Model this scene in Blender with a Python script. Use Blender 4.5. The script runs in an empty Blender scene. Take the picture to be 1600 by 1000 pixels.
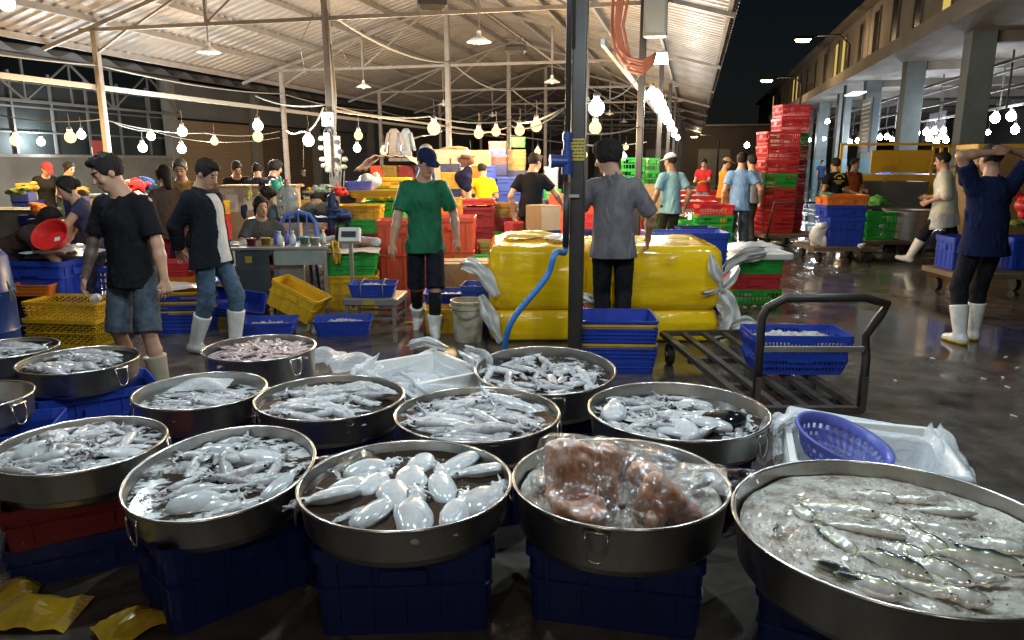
import bpy, math, random
import numpy as np
from mathutils import Matrix, Vector
random.seed(7); RNG = np.random.default_rng(7)
EXPO = 1.0
SC = bpy.context.scene
COL = SC.collection
PI = math.pi
# ------------------------------------------------------------------ camera model
FPX, HZ, CAMH = 1150.0, 252.0, 1.6
TH = math.atan((500 - HZ) / FPX)
CAMFW = Vector((0, math.cos(TH), -math.sin(TH))); CAMUP = Vector((0, math.sin(TH), math.cos(TH)))
def ray(px, py):
    return CAMFW + Vector((1, 0, 0)) * ((px - 800) / FPX) + CAMUP * ((500 - py) / FPX)
def at(px, py, z=0.0):            # photo position -> point at height z
    r = ray(px, py); return Vector((0, 0, CAMH)) + r * ((z - CAMH) / r.z)
def atd(px, py, Y):               # photo position -> point at forward distance Y
    r = ray(px, py); return Vector((0, 0, CAMH)) + r * (Y / r.y)
AZ = math.atan(285 * math.cos(TH) / FPX)      # direction of the hall
def M(u, w, z=0.0):
    return Vector((w * math.sin(AZ) + u * math.cos(AZ), w * math.cos(AZ) - u * math.sin(AZ), z))
def toM(p):
    return (p.x * math.cos(AZ) - p.y * math.sin(AZ), p.x * math.sin(AZ) + p.y * math.cos(AZ), p.z)
# ------------------------------------------------------------------ materials
def nd(nt, t, **kw):
    n = nt.nodes.new(t)
    for k, v in kw.items(): setattr(n, k, v)
    return n
def mat(name, col=(.5, .5, .5), rough=.5, metal=0., objcol=False, noise=None, col2=None, bump=None, spec=.5,
        trans=0., coat=0., sss=0., emis=None, stretch=None, rvar=0., random_tint=0., ior=1.45, thin_alpha=None, sheen=0.):
    m = bpy.data.materials.new(name); m.use_nodes = True
    nt = m.node_tree; L = nt.links
    b = nt.nodes['Principled BSDF']
    b.inputs['Roughness'].default_value = rough; b.inputs['Metallic'].default_value = metal
    b.inputs['Specular IOR Level'].default_value = spec; b.inputs['IOR'].default_value = ior
    b.inputs['Transmission Weight'].default_value = trans; b.inputs['Coat Weight'].default_value = coat
    b.inputs['Sheen Weight'].default_value = sheen
    if coat: b.inputs['Coat Roughness'].default_value = .06
    if sss:
        b.inputs['Subsurface Weight'].default_value = sss
        b.inputs['Subsurface Radius'].default_value = (.02, .012, .008)
    tc = nd(nt, 'ShaderNodeTexCoord'); oi = nd(nt, 'ShaderNodeObjectInfo')
    add = nd(nt, 'ShaderNodeVectorMath', operation='ADD')
    sc = nd(nt, 'ShaderNodeVectorMath', operation='SCALE'); sc.inputs['Scale'].default_value = 23.0
    cmb = nd(nt, 'ShaderNodeCombineXYZ')
    for i in range(3): L.new(oi.outputs['Random'], cmb.inputs[i])
    L.new(cmb.outputs[0], sc.inputs[0]); L.new(tc.outputs['Object'], add.inputs[0]); L.new(sc.outputs[0], add.inputs[1])
    vec = add.outputs[0]
    if stretch:
        mp = nd(nt, 'ShaderNodeMapping'); mp.inputs['Scale'].default_value = stretch
        L.new(vec, mp.inputs['Vector']); vec = mp.outputs[0]
    base = None
    if objcol: base = oi.outputs['Color']
    if noise:
        n = nd(nt, 'ShaderNodeTexNoise'); n.inputs['Scale'].default_value = noise[0]
        n.inputs['Detail'].default_value = 6; n.inputs['Roughness'].default_value = .65
        L.new(vec, n.inputs['Vector'])
        mr = nd(nt, 'ShaderNodeMapRange'); mr.inputs['From Min'].default_value = noise[2] if len(noise) > 2 else .35
        mr.inputs['From Max'].default_value = noise[3] if len(noise) > 3 else .7
        L.new(n.outputs['Fac'], mr.inputs['Value'])
        mx = nd(nt, 'ShaderNodeMix', data_type='RGBA')
        if objcol and col2 is None: mx.blend_type = 'MULTIPLY'
        ml = nd(nt, 'ShaderNodeMath', operation='MULTIPLY'); ml.inputs[1].default_value = noise[1]
        L.new(mr.outputs[0], ml.inputs[0]); L.new(ml.outputs[0], mx.inputs['Factor'])
        if base: L.new(base, mx.inputs['A'])
        else: mx.inputs['A'].default_value = (*col, 1)
        mx.inputs['B'].default_value = (*(col2 if col2 else (.35, .33, .3)), 1)
        base = mx.outputs['Result']
        if rvar:
            mr2 = nd(nt, 'ShaderNodeMapRange'); mr2.inputs['To Min'].default_value = rough; mr2.inputs['To Max'].default_value = rough + rvar
            L.new(mr.outputs[0], mr2.inputs['Value']); L.new(mr2.outputs[0], b.inputs['Roughness'])
    if random_tint:
        hs = nd(nt, 'ShaderNodeHueSaturation')
        m2 = nd(nt, 'ShaderNodeMapRange'); m2.inputs['To Min'].default_value = 1 - random_tint; m2.inputs['To Max'].default_value = 1 + random_tint * .4
        L.new(oi.outputs['Random'], m2.inputs['Value']); L.new(m2.outputs[0], hs.inputs['Value'])
        if base: L.new(base, hs.inputs['Color'])
        else: hs.inputs['Color'].default_value = (*col, 1)
        base = hs.outputs['Color']
    if base: L.new(base, b.inputs['Base Color'])
    else: b.inputs['Base Color'].default_value = (*col, 1)
    if sss and not base: pass
    if bump:
        n = nd(nt, 'ShaderNodeTexNoise'); n.inputs['Scale'].default_value = bump[0]; n.inputs['Detail'].default_value = 5
        L.new(vec, n.inputs['Vector'])
        bp = nd(nt, 'ShaderNodeBump'); bp.inputs['Strength'].default_value = bump[1]; bp.inputs['Distance'].default_value = bump[2] if len(bump) > 2 else .01
        L.new(n.outputs['Fac'], bp.inputs['Height']); L.new(bp.outputs[0], b.inputs['Normal'])
    if emis:
        b.inputs['Emission Color'].default_value = (*emis[:3], 1); b.inputs['Emission Strength'].default_value = emis[3]
    if thin_alpha is not None:
        b.inputs['Alpha'].default_value = thin_alpha
    return m
# thin clear film: mix of transparent and gloss, more milky on folds
def film_mat(name, milky=.25, tint=(.85, .88, .9), edge=.5, bumps=(25, .5), rng=.6, facet=0):
    m = bpy.data.materials.new(name); m.use_nodes = True; nt = m.node_tree; L = nt.links
    nt.nodes.clear()
    out = nd(nt, 'ShaderNodeOutputMaterial'); tr = nd(nt, 'ShaderNodeBsdfTransparent'); pb = nd(nt, 'ShaderNodeBsdfPrincipled')
    pb.inputs['Base Color'].default_value = (*tint, 1); pb.inputs['Roughness'].default_value = .07; pb.inputs['Specular IOR Level'].default_value = .8
    tc = nd(nt, 'ShaderNodeTexCoord'); n = nd(nt, 'ShaderNodeTexNoise'); n.inputs['Scale'].default_value = bumps[0]; n.inputs['Detail'].default_value = 4
    n.inputs['Distortion'].default_value = 1.2
    L.new(tc.outputs['Object'], n.inputs['Vector'])
    bp = nd(nt, 'ShaderNodeBump'); bp.inputs['Strength'].default_value = bumps[1]; bp.inputs['Distance'].default_value = .02
    L.new(n.outputs['Fac'], bp.inputs['Height'])
    if facet:
        vo = nd(nt, 'ShaderNodeTexVoronoi', feature='DISTANCE_TO_EDGE'); vo.inputs['Scale'].default_value = facet; va = nd(nt, 'ShaderNodeVectorMath', operation='ADD'); vs_ = nd(nt, 'ShaderNodeVectorMath', operation='SCALE'); vs_.inputs['Scale'].default_value = .06
        L.new(n.outputs['Color'], vs_.inputs[0]); L.new(tc.outputs['Object'], va.inputs[0]); L.new(vs_.outputs[0], va.inputs[1]); L.new(va.outputs[0], vo.inputs['Vector']); bp.inputs['Distance'].default_value = .06
        ad_ = nd(nt, 'ShaderNodeMath', operation='MULTIPLY_ADD'); ad_.inputs[1].default_value = .8; L.new(vo.outputs['Distance'], ad_.inputs[0]); L.new(n.outputs['Fac'], ad_.inputs[2]); L.new(ad_.outputs[0], bp.inputs['Height'])
    L.new(bp.outputs[0], pb.inputs['Normal'])
    lw = nd(nt, 'ShaderNodeLayerWeight'); lw.inputs['Blend'].default_value = edge; L.new(bp.outputs[0], lw.inputs['Normal'])
    mr = nd(nt, 'ShaderNodeMapRange'); mr.inputs['To Min'].default_value = milky; mr.inputs['To Max'].default_value = min(1, milky + rng)
    L.new(lw.outputs['Facing'], mr.inputs['Value'])
    mx = nd(nt, 'ShaderNodeMixShader'); L.new(mr.outputs[0], mx.inputs[0]); L.new(tr.outputs[0], mx.inputs[1])
    if facet: gl = nd(nt, 'ShaderNodeBsdfGlossy'); gl.inputs['Roughness'].default_value = .13; gl.inputs['Color'].default_value = (*tint, 1); L.new(bp.outputs[0], gl.inputs['Normal']); L.new(gl.outputs[0], mx.inputs[2])
    else: L.new(pb.outputs[0], mx.inputs[2])
    L.new(mx.outputs[0], out.inputs[0])
    return m
def emit_mat(name, col, s):
    m = bpy.data.materials.new(name); m.use_nodes = True; nt = m.node_tree; nt.nodes.clear()
    o = nd(nt, 'ShaderNodeOutputMaterial'); e = nd(nt, 'ShaderNodeEmission'); e.inputs[0].default_value = (*col, 1); e.inputs[1].default_value = s
    nt.links.new(e.outputs[0], o.inputs[0]); return m
X = {}
X['plastic'] = mat('crate_plastic', objcol=True, rough=.34, noise=(9, .55, .45, .8), bump=(60, .12, .004), rvar=.2)
X['cloth'] = mat('cloth', objcol=True, rough=.9, spec=.15, noise=(10, .35), bump=(24, .55, .018))
X['satin'] = mat('thin_shirt_cloth', objcol=True, rough=.6, spec=.25, noise=(5, .55, .42, .62), bump=(16, .8, .03), stretch=(1, 1, .45))
X['denim'] = mat('denim', objcol=True, rough=.9, spec=.15, noise=(9, .8, .35, .65), bump=(30, .5, .014))
X['rubber'] = mat('boot_rubber', objcol=True, rough=.32, noise=(10, .45, .5, .75), coat=.2)
X['painted'] = mat('painted_metal', objcol=True, rough=.45, noise=(6, .5, .5, .75), bump=(30, .1, .003), rvar=.2)
X['steel'] = mat('tub_steel', (.52, .50, .465), rough=.30, metal=1., noise=(7, .7, .45, .75), col2=(.27, .245, .21), bump=(35, .12, .004), stretch=(1, 1, .35), rvar=.2)
X['steel_rim'] = mat('polished_rim', (.72, .70, .67), rough=.24, metal=1., noise=(20, .4), col2=(.4, .37, .33))
X['dull_steel'] = mat('dull_steel', (.40, .39, .37), rough=.38, metal=.85, noise=(5, .6), col2=(.2, .18, .15), rvar=.2)
X['post'] = mat('dark_post_paint', (.026, .023, .021), rough=.42, metal=.2, noise=(6, .5), col2=(.05, .043, .037), bump=(25, .1, .003))
X['galv'] = mat('galvanised_frame', (.22, .20, .18), rough=.55, metal=.35, noise=(5, .6), col2=(.12, .10, .085))
X['roofsheet'] = mat('roof_sheet', (.25, .225, .203), rough=.45, metal=.4, noise=(1.3, .8), col2=(.15, .128, .11), rvar=.15)
X['skin'] = mat('skin', (.47, .27, .175), rough=.48, noise=(22, .35), col2=(.38, .19, .115), sss=.08, bump=(180, .08, .002))
X['skin_dark'] = mat('skin_tan', (.34, .185, .115), rough=.45, noise=(22, .35), col2=(.26, .125, .075), sss=.06, bump=(180, .08, .002))
X['tattoo'] = mat('tattooed_skin', (.15, .095, .075), rough=.5, noise=(24, .8, .42, .62), col2=(.06, .045, .045))
X['lip'] = mat('lips', (.36, .13, .10), rough=.4)
X['eye'] = mat('eyes', (.012, .009, .008), rough=.15)
X['hair'] = mat('black_hair', (.014, .011, .010), rough=.75, spec=.2, noise=(60, .5), col2=(.035, .028, .024), bump=(120, .8, .006), stretch=(1, 1, .3))
X['hair_grey'] = mat('greying_hair', (.07, .065, .06), rough=.5, bump=(120, .8, .006))
X['squid'] = mat('squid_flesh', (.53, .55, .565), rough=.2, noise=(48, .8, .47, .66), col2=(.29, .215, .255), sss=.2, coat=.35, bump=(30, .3, .008), random_tint=.3)
X['cuttle'] = mat('cuttlefish_flesh', (.57, .60, .62), rough=.16, noise=(30, .7, .50, .76), col2=(.36, .33, .34), sss=.2, coat=.4, bump=(18, .3, .010), random_tint=.15)
X['rope'] = mat('pale_cable', (.21, .20, .17), rough=.6)
X['cable_black'] = mat('black_cable', (.02, .02, .02), rough=.5)
X['white'] = mat('white_enamel', (.75, .75, .73), rough=.3, noise=(8, .3), col2=(.55, .52, .46))
X['foam'] = mat('styrofoam', (.78, .78, .76), rough=.75, noise=(12, .4), col2=(.6, .57, .5), bump=(140, .2, .003))
X['milky'] = film_mat('milky_plastic', .72, (.78, .81, .84), .5, (14, .6))
X['sheetplastic'] = film_mat('crumpled_plastic', .34, (.74, .77, .80), .55, (18, .8))
X['clear'] = film_mat('clear_bag_film', .07, (.80, .82, .84), .28, (7, .9), .42, 7)
X['cardboard'] = mat('cardboard', (.40, .26, .14), rough=.8, noise=(6, .5), col2=(.26, .16, .085))
X['glassdark'] = mat('dark_glass', (.05, .06, .06), rough=.12, spec=.6, noise=(3, .5), col2=(.09, .10, .10))
X['paper'] = mat('paper', (.72, .70, .62), rough=.8, noise=(20, .3), col2=(.55, .5, .42))
# ------------------------------------------------------------------ mesh builder
def rrect(w, d, r=.03, n=3):
    pts = []
    for cx, cy, a0 in ((1, 1, 0), (-1, 1, 90), (-1, -1, 180), (1, -1, 270)):
        for i in range(n + 1):
            a = math.radians(a0 + 90 * i / n)
            pts.append((cx * (w / 2 - r) + r * math.cos(a), cy * (d / 2 - r) + r * math.sin(a)))
    return pts
class MB:
    def __init__(s): s.v = []; s.f = []; s.mi = []; s.m = 0
    def add(s, vs, fs):
        o = len(s.v); s.v += [tuple(v) for v in vs]; s.f += [tuple(i + o for i in f) for f in fs]; s.mi += [s.m] * len(fs); return s
    def box(s, c, size, rot=None):
        hx, hy, hz = size[0] / 2, size[1] / 2, size[2] / 2
        vs = [Vector((x, y, z)) for x in (-hx, hx) for y in (-hy, hy) for z in (-hz, hz)]
        if rot is not None:
            R = rot if isinstance(rot, Matrix) else Matrix.Rotation(rot, 3, 'Z')
            vs = [R @ v for v in vs]
        c = Vector(c)
        return s.add([v + c for v in vs], [(0, 1, 3, 2), (4, 6, 7, 5), (0, 4, 5, 1), (2, 3, 7, 6), (0, 2, 6, 4), (1, 5, 7, 3)])
    def beam(s, a, b, w, h=None):       # rectangular bar between two points
        a = Vector(a); b = Vector(b); d = b - a; L = d.length
        if L < 1e-6: return s
        z = d.normalized(); up = Vector((0, 0, 1)) if abs(z.z) < .95 else Vector((1, 0, 0))
        x = up.cross(z).normalized(); y = z.cross(x)
        R = Matrix((x, y, z)).transposed()
        return s.box((a + b) / 2, (w, h or w, L), R)
    def tube(s, path, r, n=8, cap=True, closed=False):
        P = [Vector(p) for p in path]; k = len(P); rs = r if isinstance(r, (list, tuple)) else [r] * k
        vs = []; fs = []
        t0 = (P[1] - P[0]).normalized(); up = Vector((0, 0, 1)) if abs(t0.z) < .9 else Vector((1, 0, 0))
        x = up.cross(t0).normalized()
        for i in range(k):
            if closed: t = (P[(i + 1) % k] - P[i - 1])
            else: t = P[min(i + 1, k - 1)] - P[max(i - 1, 0)]
            t.normalize(); x = (x - t * x.dot(t)).normalized(); y = t.cross(x)
            for j in range(n):
                a = 2 * PI * j / n; vs.append(P[i] + (x * math.cos(a) + y * math.sin(a)) * rs[i])
        for i in range(k if closed else k - 1):
            for j in range(n):
                a, b2 = i * n, ((i + 1) % k) * n
                fs.append((a + j, a + (j + 1) % n, b2 + (j + 1) % n, b2 + j))
        if cap and not closed:
            fs.append(tuple(range(n - 1, -1, -1))); fs.append(tuple((k - 1) * n + j for j in range(n)))
        return s.add(vs, fs)
    def lathe(s, prof, n=32, c=(0, 0, 0), cap0=False, cap1=False):
        vs = []; fs = []
        for (r, z) in prof:
            for j in range(n):
                a = 2 * PI * j / n; vs.append((c[0] + r * math.cos(a), c[1] + r * math.sin(a), c[2] + z))
        for i in range(len(prof) - 1):
            for j in range(n):
                fs.append((i * n + j, i * n + (j + 1) % n, (i + 1) * n + (j + 1) % n, (i + 1) * n + j))
        if cap0: fs.append(tuple(range(n - 1, -1, -1)))
        if cap1: fs.append(tuple((len(prof) - 1) * n + j for j in range(n)))
        return s.add(vs, fs)
    def loft(s, loops, cap0=True, cap1=True, closed=True):
        n = len(loops[0]); vs = [p for l in loops for p in l]; fs = []
        for i in range(len(loops) - 1):
            for j in range(n if closed else n - 1):
                fs.append((i * n + j, i * n + (j + 1) % n, (i + 1) * n + (j + 1) % n, (i + 1) * n + j))
        if cap0: fs.append(tuple(range(n - 1, -1, -1)))
        if cap1: fs.append(tuple((len(loops) - 1) * n + j for j in range(n)))
        return s.add(vs, fs)
    def rloft(s, rings, cap0=True, cap1=True, n=3, c=(0, 0)):      # rings of (w, d, z, r)
        return s.loft([[(x + c[0], y + c[1], z) for x, y in rrect(w, d, r, n)] for w, d, z, r in rings], cap0, cap1)
    def mesh(s, name):
        me = bpy.data.meshes.new(name); me.from_pydata([tuple(v) for v in s.v], [], s.f)
        if any(s.mi): me.polygons.foreach_set('material_index', s.mi)
        me.update(); return me
    def build(s, name, m, parent=None, smooth=False, loc=(0, 0, 0), rz=0, col=None, bevel=0, auto=None):
        return link(name, s.mesh(name), m, parent, smooth, loc, rz, col, bevel, auto)
def link(name, me, m, parent=None, smooth=False, loc=(0, 0, 0), rz=0, col=None, bevel=0, auto=None):
    o = bpy.data.objects.new(name, me); COL.objects.link(o)
    if m is not None and not me.materials:
        for q in (m if isinstance(m, (list, tuple)) else [m]): me.materials.append(X[q] if isinstance(q, str) else q)
    if smooth: me.polygons.foreach_set('use_smooth', [True] * len(me.polygons))
    if auto: me.polygons.foreach_set('use_smooth', [True] * len(me.polygons)); me.set_sharp_from_angle(angle=math.radians(auto))
    if parent is not None: o.parent = parent
    o.location = loc; o.rotation_euler = (0, 0, rz)
    if col: o.color = (*col, 1)
    if bevel:
        md = o.modifiers.new('bevel', 'BEVEL'); md.width = bevel; md.segments = 2; md.limit_method = 'ANGLE'
    return o
def thing(name, label, cat, loc=(0, 0, 0), rz=0, group=None):
    o = bpy.data.objects.new(name, None); COL.objects.link(o); o.location = loc; o.rotation_euler = (0, 0, rz)
    o.empty_display_size = .1
    return tag(o, label, cat, group)
def tag(o, label=None, cat=None, group=None, kind=None):
    if label: o['label'] = label
    if cat: o['category'] = cat
    if group: o['group'] = group
    if kind: o['kind'] = kind
    return o
def dup(root, loc, rz=0, label=None, group=None, col=None, scale=None):
    r = root.copy(); COL.objects.link(r); r.location = loc; r.rotation_euler = (0, 0, rz)
    if label: r['label'] = label
    if group: r['group'] = group
    if col: r.color = (*col, 1)
    if scale: r.scale = (scale,) * 3
    for ch in list(root.children):
        c = ch.copy(); COL.objects.link(c); c.parent = r
        if col: c.color = (*col, 1)
        for g in ch.children:
            d = g.copy(); COL.objects.link(d); d.parent = c
    return r
def catenary(a, b, sag, n=12):
    a = Vector(a); b = Vector(b)
    return [a.lerp(b, i / n) - Vector((0, 0, sag * 4 * (i / n) * (1 - i / n))) for i in range(n + 1)]
# ------------------------------------------------------------------ implicit surfaces
class SDF:
    def __init__(s, lo, hi, res):
        s.lo = np.array(lo, np.float32); s.res = res
        s.n = np.ceil((np.array(hi) - np.array(lo)) / res).astype(int) + 1
        s.F = np.full(s.n, 1., np.float32)
        s.ax = [(s.lo[i] + res * np.arange(s.n[i])).astype(np.float32) for i in range(3)]
    def sub(s, lo, hi):
        i0 = np.clip(np.floor((np.array(lo) - s.lo) / s.res).astype(int), 0, s.n); i1 = np.clip(np.ceil((np.array(hi) - s.lo) / s.res).astype(int) + 1, 0, s.n)
        sl = tuple(slice(a, b) for a, b in zip(i0, i1))
        if any(b <= a for a, b in zip(i0, i1)): return None, None
        g = np.meshgrid(s.ax[0][sl[0]], s.ax[1][sl[1]], s.ax[2][sl[2]], indexing='ij')
        return sl, np.stack(g, -1)
    def _mix(s, sl, d, k):
        a = s.F[sl]
        if k <= 0: s.F[sl] = np.minimum(a, d); return
        h = np.clip(.5 + .5 * (a - d) / k, 0, 1); s.F[sl] = a * (1 - h) + d * h - k * h * (1 - h)
    def cone(s, a, b, r1, r2=None, k=.02, sq=None):     # tapered capsule; sq = (axis vector, factor) flattens the section
        r2 = r1 if r2 is None else r2
        a = np.array(a, np.float32); b = np.array(b, np.float32); m = max(r1, r2) * (1 if sq is None else max(1, 1)) + k + 2.5 * s.res
        sl, P = s.sub(np.minimum(a, b) - m, np.maximum(a, b) + m)
        if sl is None: return
        ba = b - a; pa = P - a; L2 = max(float(ba @ ba), 1e-9)
        t = np.clip((pa @ ba) / L2, 0, 1); q = pa - t[..., None] * ba
        if sq is not None:
            ax = np.array(sq[0], np.float32); ax /= np.linalg.norm(ax)
            c = q @ ax; q = q + (c * (1 / sq[1] - 1))[..., None] * ax
        d = np.linalg.norm(q, axis=-1) - (r1 + t * (r2 - r1))
        if sq is not None: d *= (sq[1] + 1) / 2
        s._mix(sl, d, k)
    def ell(s, c, r, R=None, k=.02, cut=False):
        c = np.array(c, np.float32); r = np.array(r, np.float32); m = float(r.max()) + k + 2.5 * s.res
        sl, P = s.sub(c - m, c + m)
        if sl is None: return
        q = P - c
        if R is not None: q = q @ np.array(R, np.float32)
        k0 = np.linalg.norm(q / r, axis=-1); k1 = np.linalg.norm(q / (r * r), axis=-1)
        d = k0 * (k0 - 1) / np.maximum(k1, 1e-6)
        d = np.where(k0 < 1e-4, -r.min(), d)
        if cut:
            a = s.F[sl]; e = -d; h = np.clip(.5 - .5 * (a - e) / k, 0, 1); s.F[sl] = a * (1 - h) + e * h + k * h * (1 - h)
        else: s._mix(sl, d, k)
    def grid(s): return np.stack(np.meshgrid(*s.ax, indexing='ij'), -1)
    def plane(s, p, nrm):            # keep the side with (x-p).n < 0
        n = np.array(nrm, np.float32); n /= np.linalg.norm(n); c = float(np.array(p) @ n)
        d = s.ax[0][:, None, None] * n[0] + s.ax[1][None, :, None] * n[1] + s.ax[2][None, None, :] * n[2] - c
        s.F = np.maximum(s.F, d.astype(np.float32))
    def surf(s):
        F = s.F.copy(); F[0] = F[-1] = 1; F[:, 0] = F[:, -1] = 1; F[:, :, 0] = F[:, :, -1] = 1
        I = F < 0; n = s.n
        c = np.zeros(n - 1, np.int8)
        for dx in (0, 1):
            for dy in (0, 1):
                for dz in (0, 1): c += I[dx:n[0] - 1 + dx, dy:n[1] - 1 + dy, dz:n[2] - 1 + dz]
        act = np.argwhere((c > 0) & (c < 8))
        idx = np.full(n - 1, -1, np.int64); idx[tuple(act.T)] = np.arange(len(act))
        acc = np.zeros((len(act), 3)); cnt = np.zeros(len(act))
        C = [(0, 0, 0), (1, 0, 0), (0, 1, 0), (1, 1, 0), (0, 0, 1), (1, 0, 1), (0, 1, 1), (1, 1, 1)]
        for i in range(8):
            for j in range(i + 1, 8):
                if sum(abs(p - q) for p, q in zip(C[i], C[j])) != 1: continue
                A = F[tuple((act + C[i]).T)]; B = F[tuple((act + C[j]).T)]
                x = (A < 0) != (B < 0); t = np.where(x, A / np.where(x, A - B, 1), 0)
                acc += np.where(x[:, None], np.array(C[i]) + t[:, None] * (np.array(C[j]) - np.array(C[i])), 0); cnt += x
        V = s.lo + s.res * (act + acc / cnt[:, None])
        Q = []
        for a in range(3):
            b, d = (a + 1) % 3, (a + 2) % 3
            sl0 = [slice(None)] * 3; sl1 = [slice(None)] * 3; sl0[a] = slice(0, -1); sl1[a] = slice(1, None)
            s0 = I[tuple(sl0)]; s1 = I[tuple(sl1)]
            E = np.argwhere(s0 != s1); ins = s0[tuple(E.T)]
            ok = (E[:, b] > 0) & (E[:, d] > 0); E = E[ok]; ins = ins[ok]
            eb = np.zeros(3, int); eb[b] = 1; ed = np.zeros(3, int); ed[d] = 1
            q = np.stack([idx[tuple((E - eb - ed).T)], idx[tuple((E - ed).T)], idx[tuple(E.T)], idx[tuple((E - eb).T)]], 1)
            q[~ins] = q[~ins][:, ::-1]; Q.append(q)
        return V, np.concatenate(Q)
    def mesh(s, name, smooth_iter=1):
        V, Q = s.surf()
        if smooth_iter and len(Q):
            E = np.concatenate([Q[:, [0, 1]], Q[:, [1, 2]], Q[:, [2, 3]], Q[:, [3, 0]]])
            deg = np.bincount(E.ravel(), minlength=len(V))[:, None].clip(1)
            for _ in range(smooth_iter):
                S = np.zeros_like(V)
                for k in range(3): S[:, k] = np.bincount(E[:, 0], V[E[:, 1], k], len(V)) + np.bincount(E[:, 1], V[E[:, 0], k], len(V))
                V = V * .5 + .5 * S / deg
        me = bpy.data.meshes.new(name)
        me.vertices.add(len(V)); me.vertices.foreach_set('co', V.astype(np.float32).ravel())
        me.loops.add(len(Q) * 4); me.loops.foreach_set('vertex_index', Q.astype(np.int32).ravel())
        me.polygons.add(len(Q)); me.polygons.foreach_set('loop_start', np.arange(0, len(Q) * 4, 4, dtype=np.int32))
        me.polygons.foreach_set('use_smooth', np.ones(len(Q), bool))
        me.update(calc_edges=True); me.validate()
        return me
def wob(P, f, seed=0, n=5):         # smooth pseudo-noise made of sines
    r = np.random.default_rng(seed); o = 0
    for i in range(n):
        d = r.normal(size=3); d /= np.linalg.norm(d); o = o + np.sin((P @ d.astype(np.float32)) * f * (1 + .35 * i) + r.uniform(0, 6.28)) / (1 + .3 * i)
    return o / n
Rz = lambda a: Matrix.Rotation(a, 3, 'Z'); Rx = lambda a: Matrix.Rotation(a, 3, 'X'); Ry = lambda a: Matrix.Rotation(a, 3, 'Y')
X['oldroof'] = mat('old_roof', (.13, .125, .12), rough=.7, noise=(.8, .6), col2=(.06, .06, .06))
# ================================================================== SETTING
MR = -AZ                                   # rotation that lines things up with the hall
UA, UB, UC = -10.1, -5.75, -.8             # the three rows of columns
BAYS = [5.3 + 6 * i for i in range(10)]
def zroof(u): return 5.30 - (.30 * (-5.6 - u) if u < -5.6 else .268 * (u + 5.6))
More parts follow.
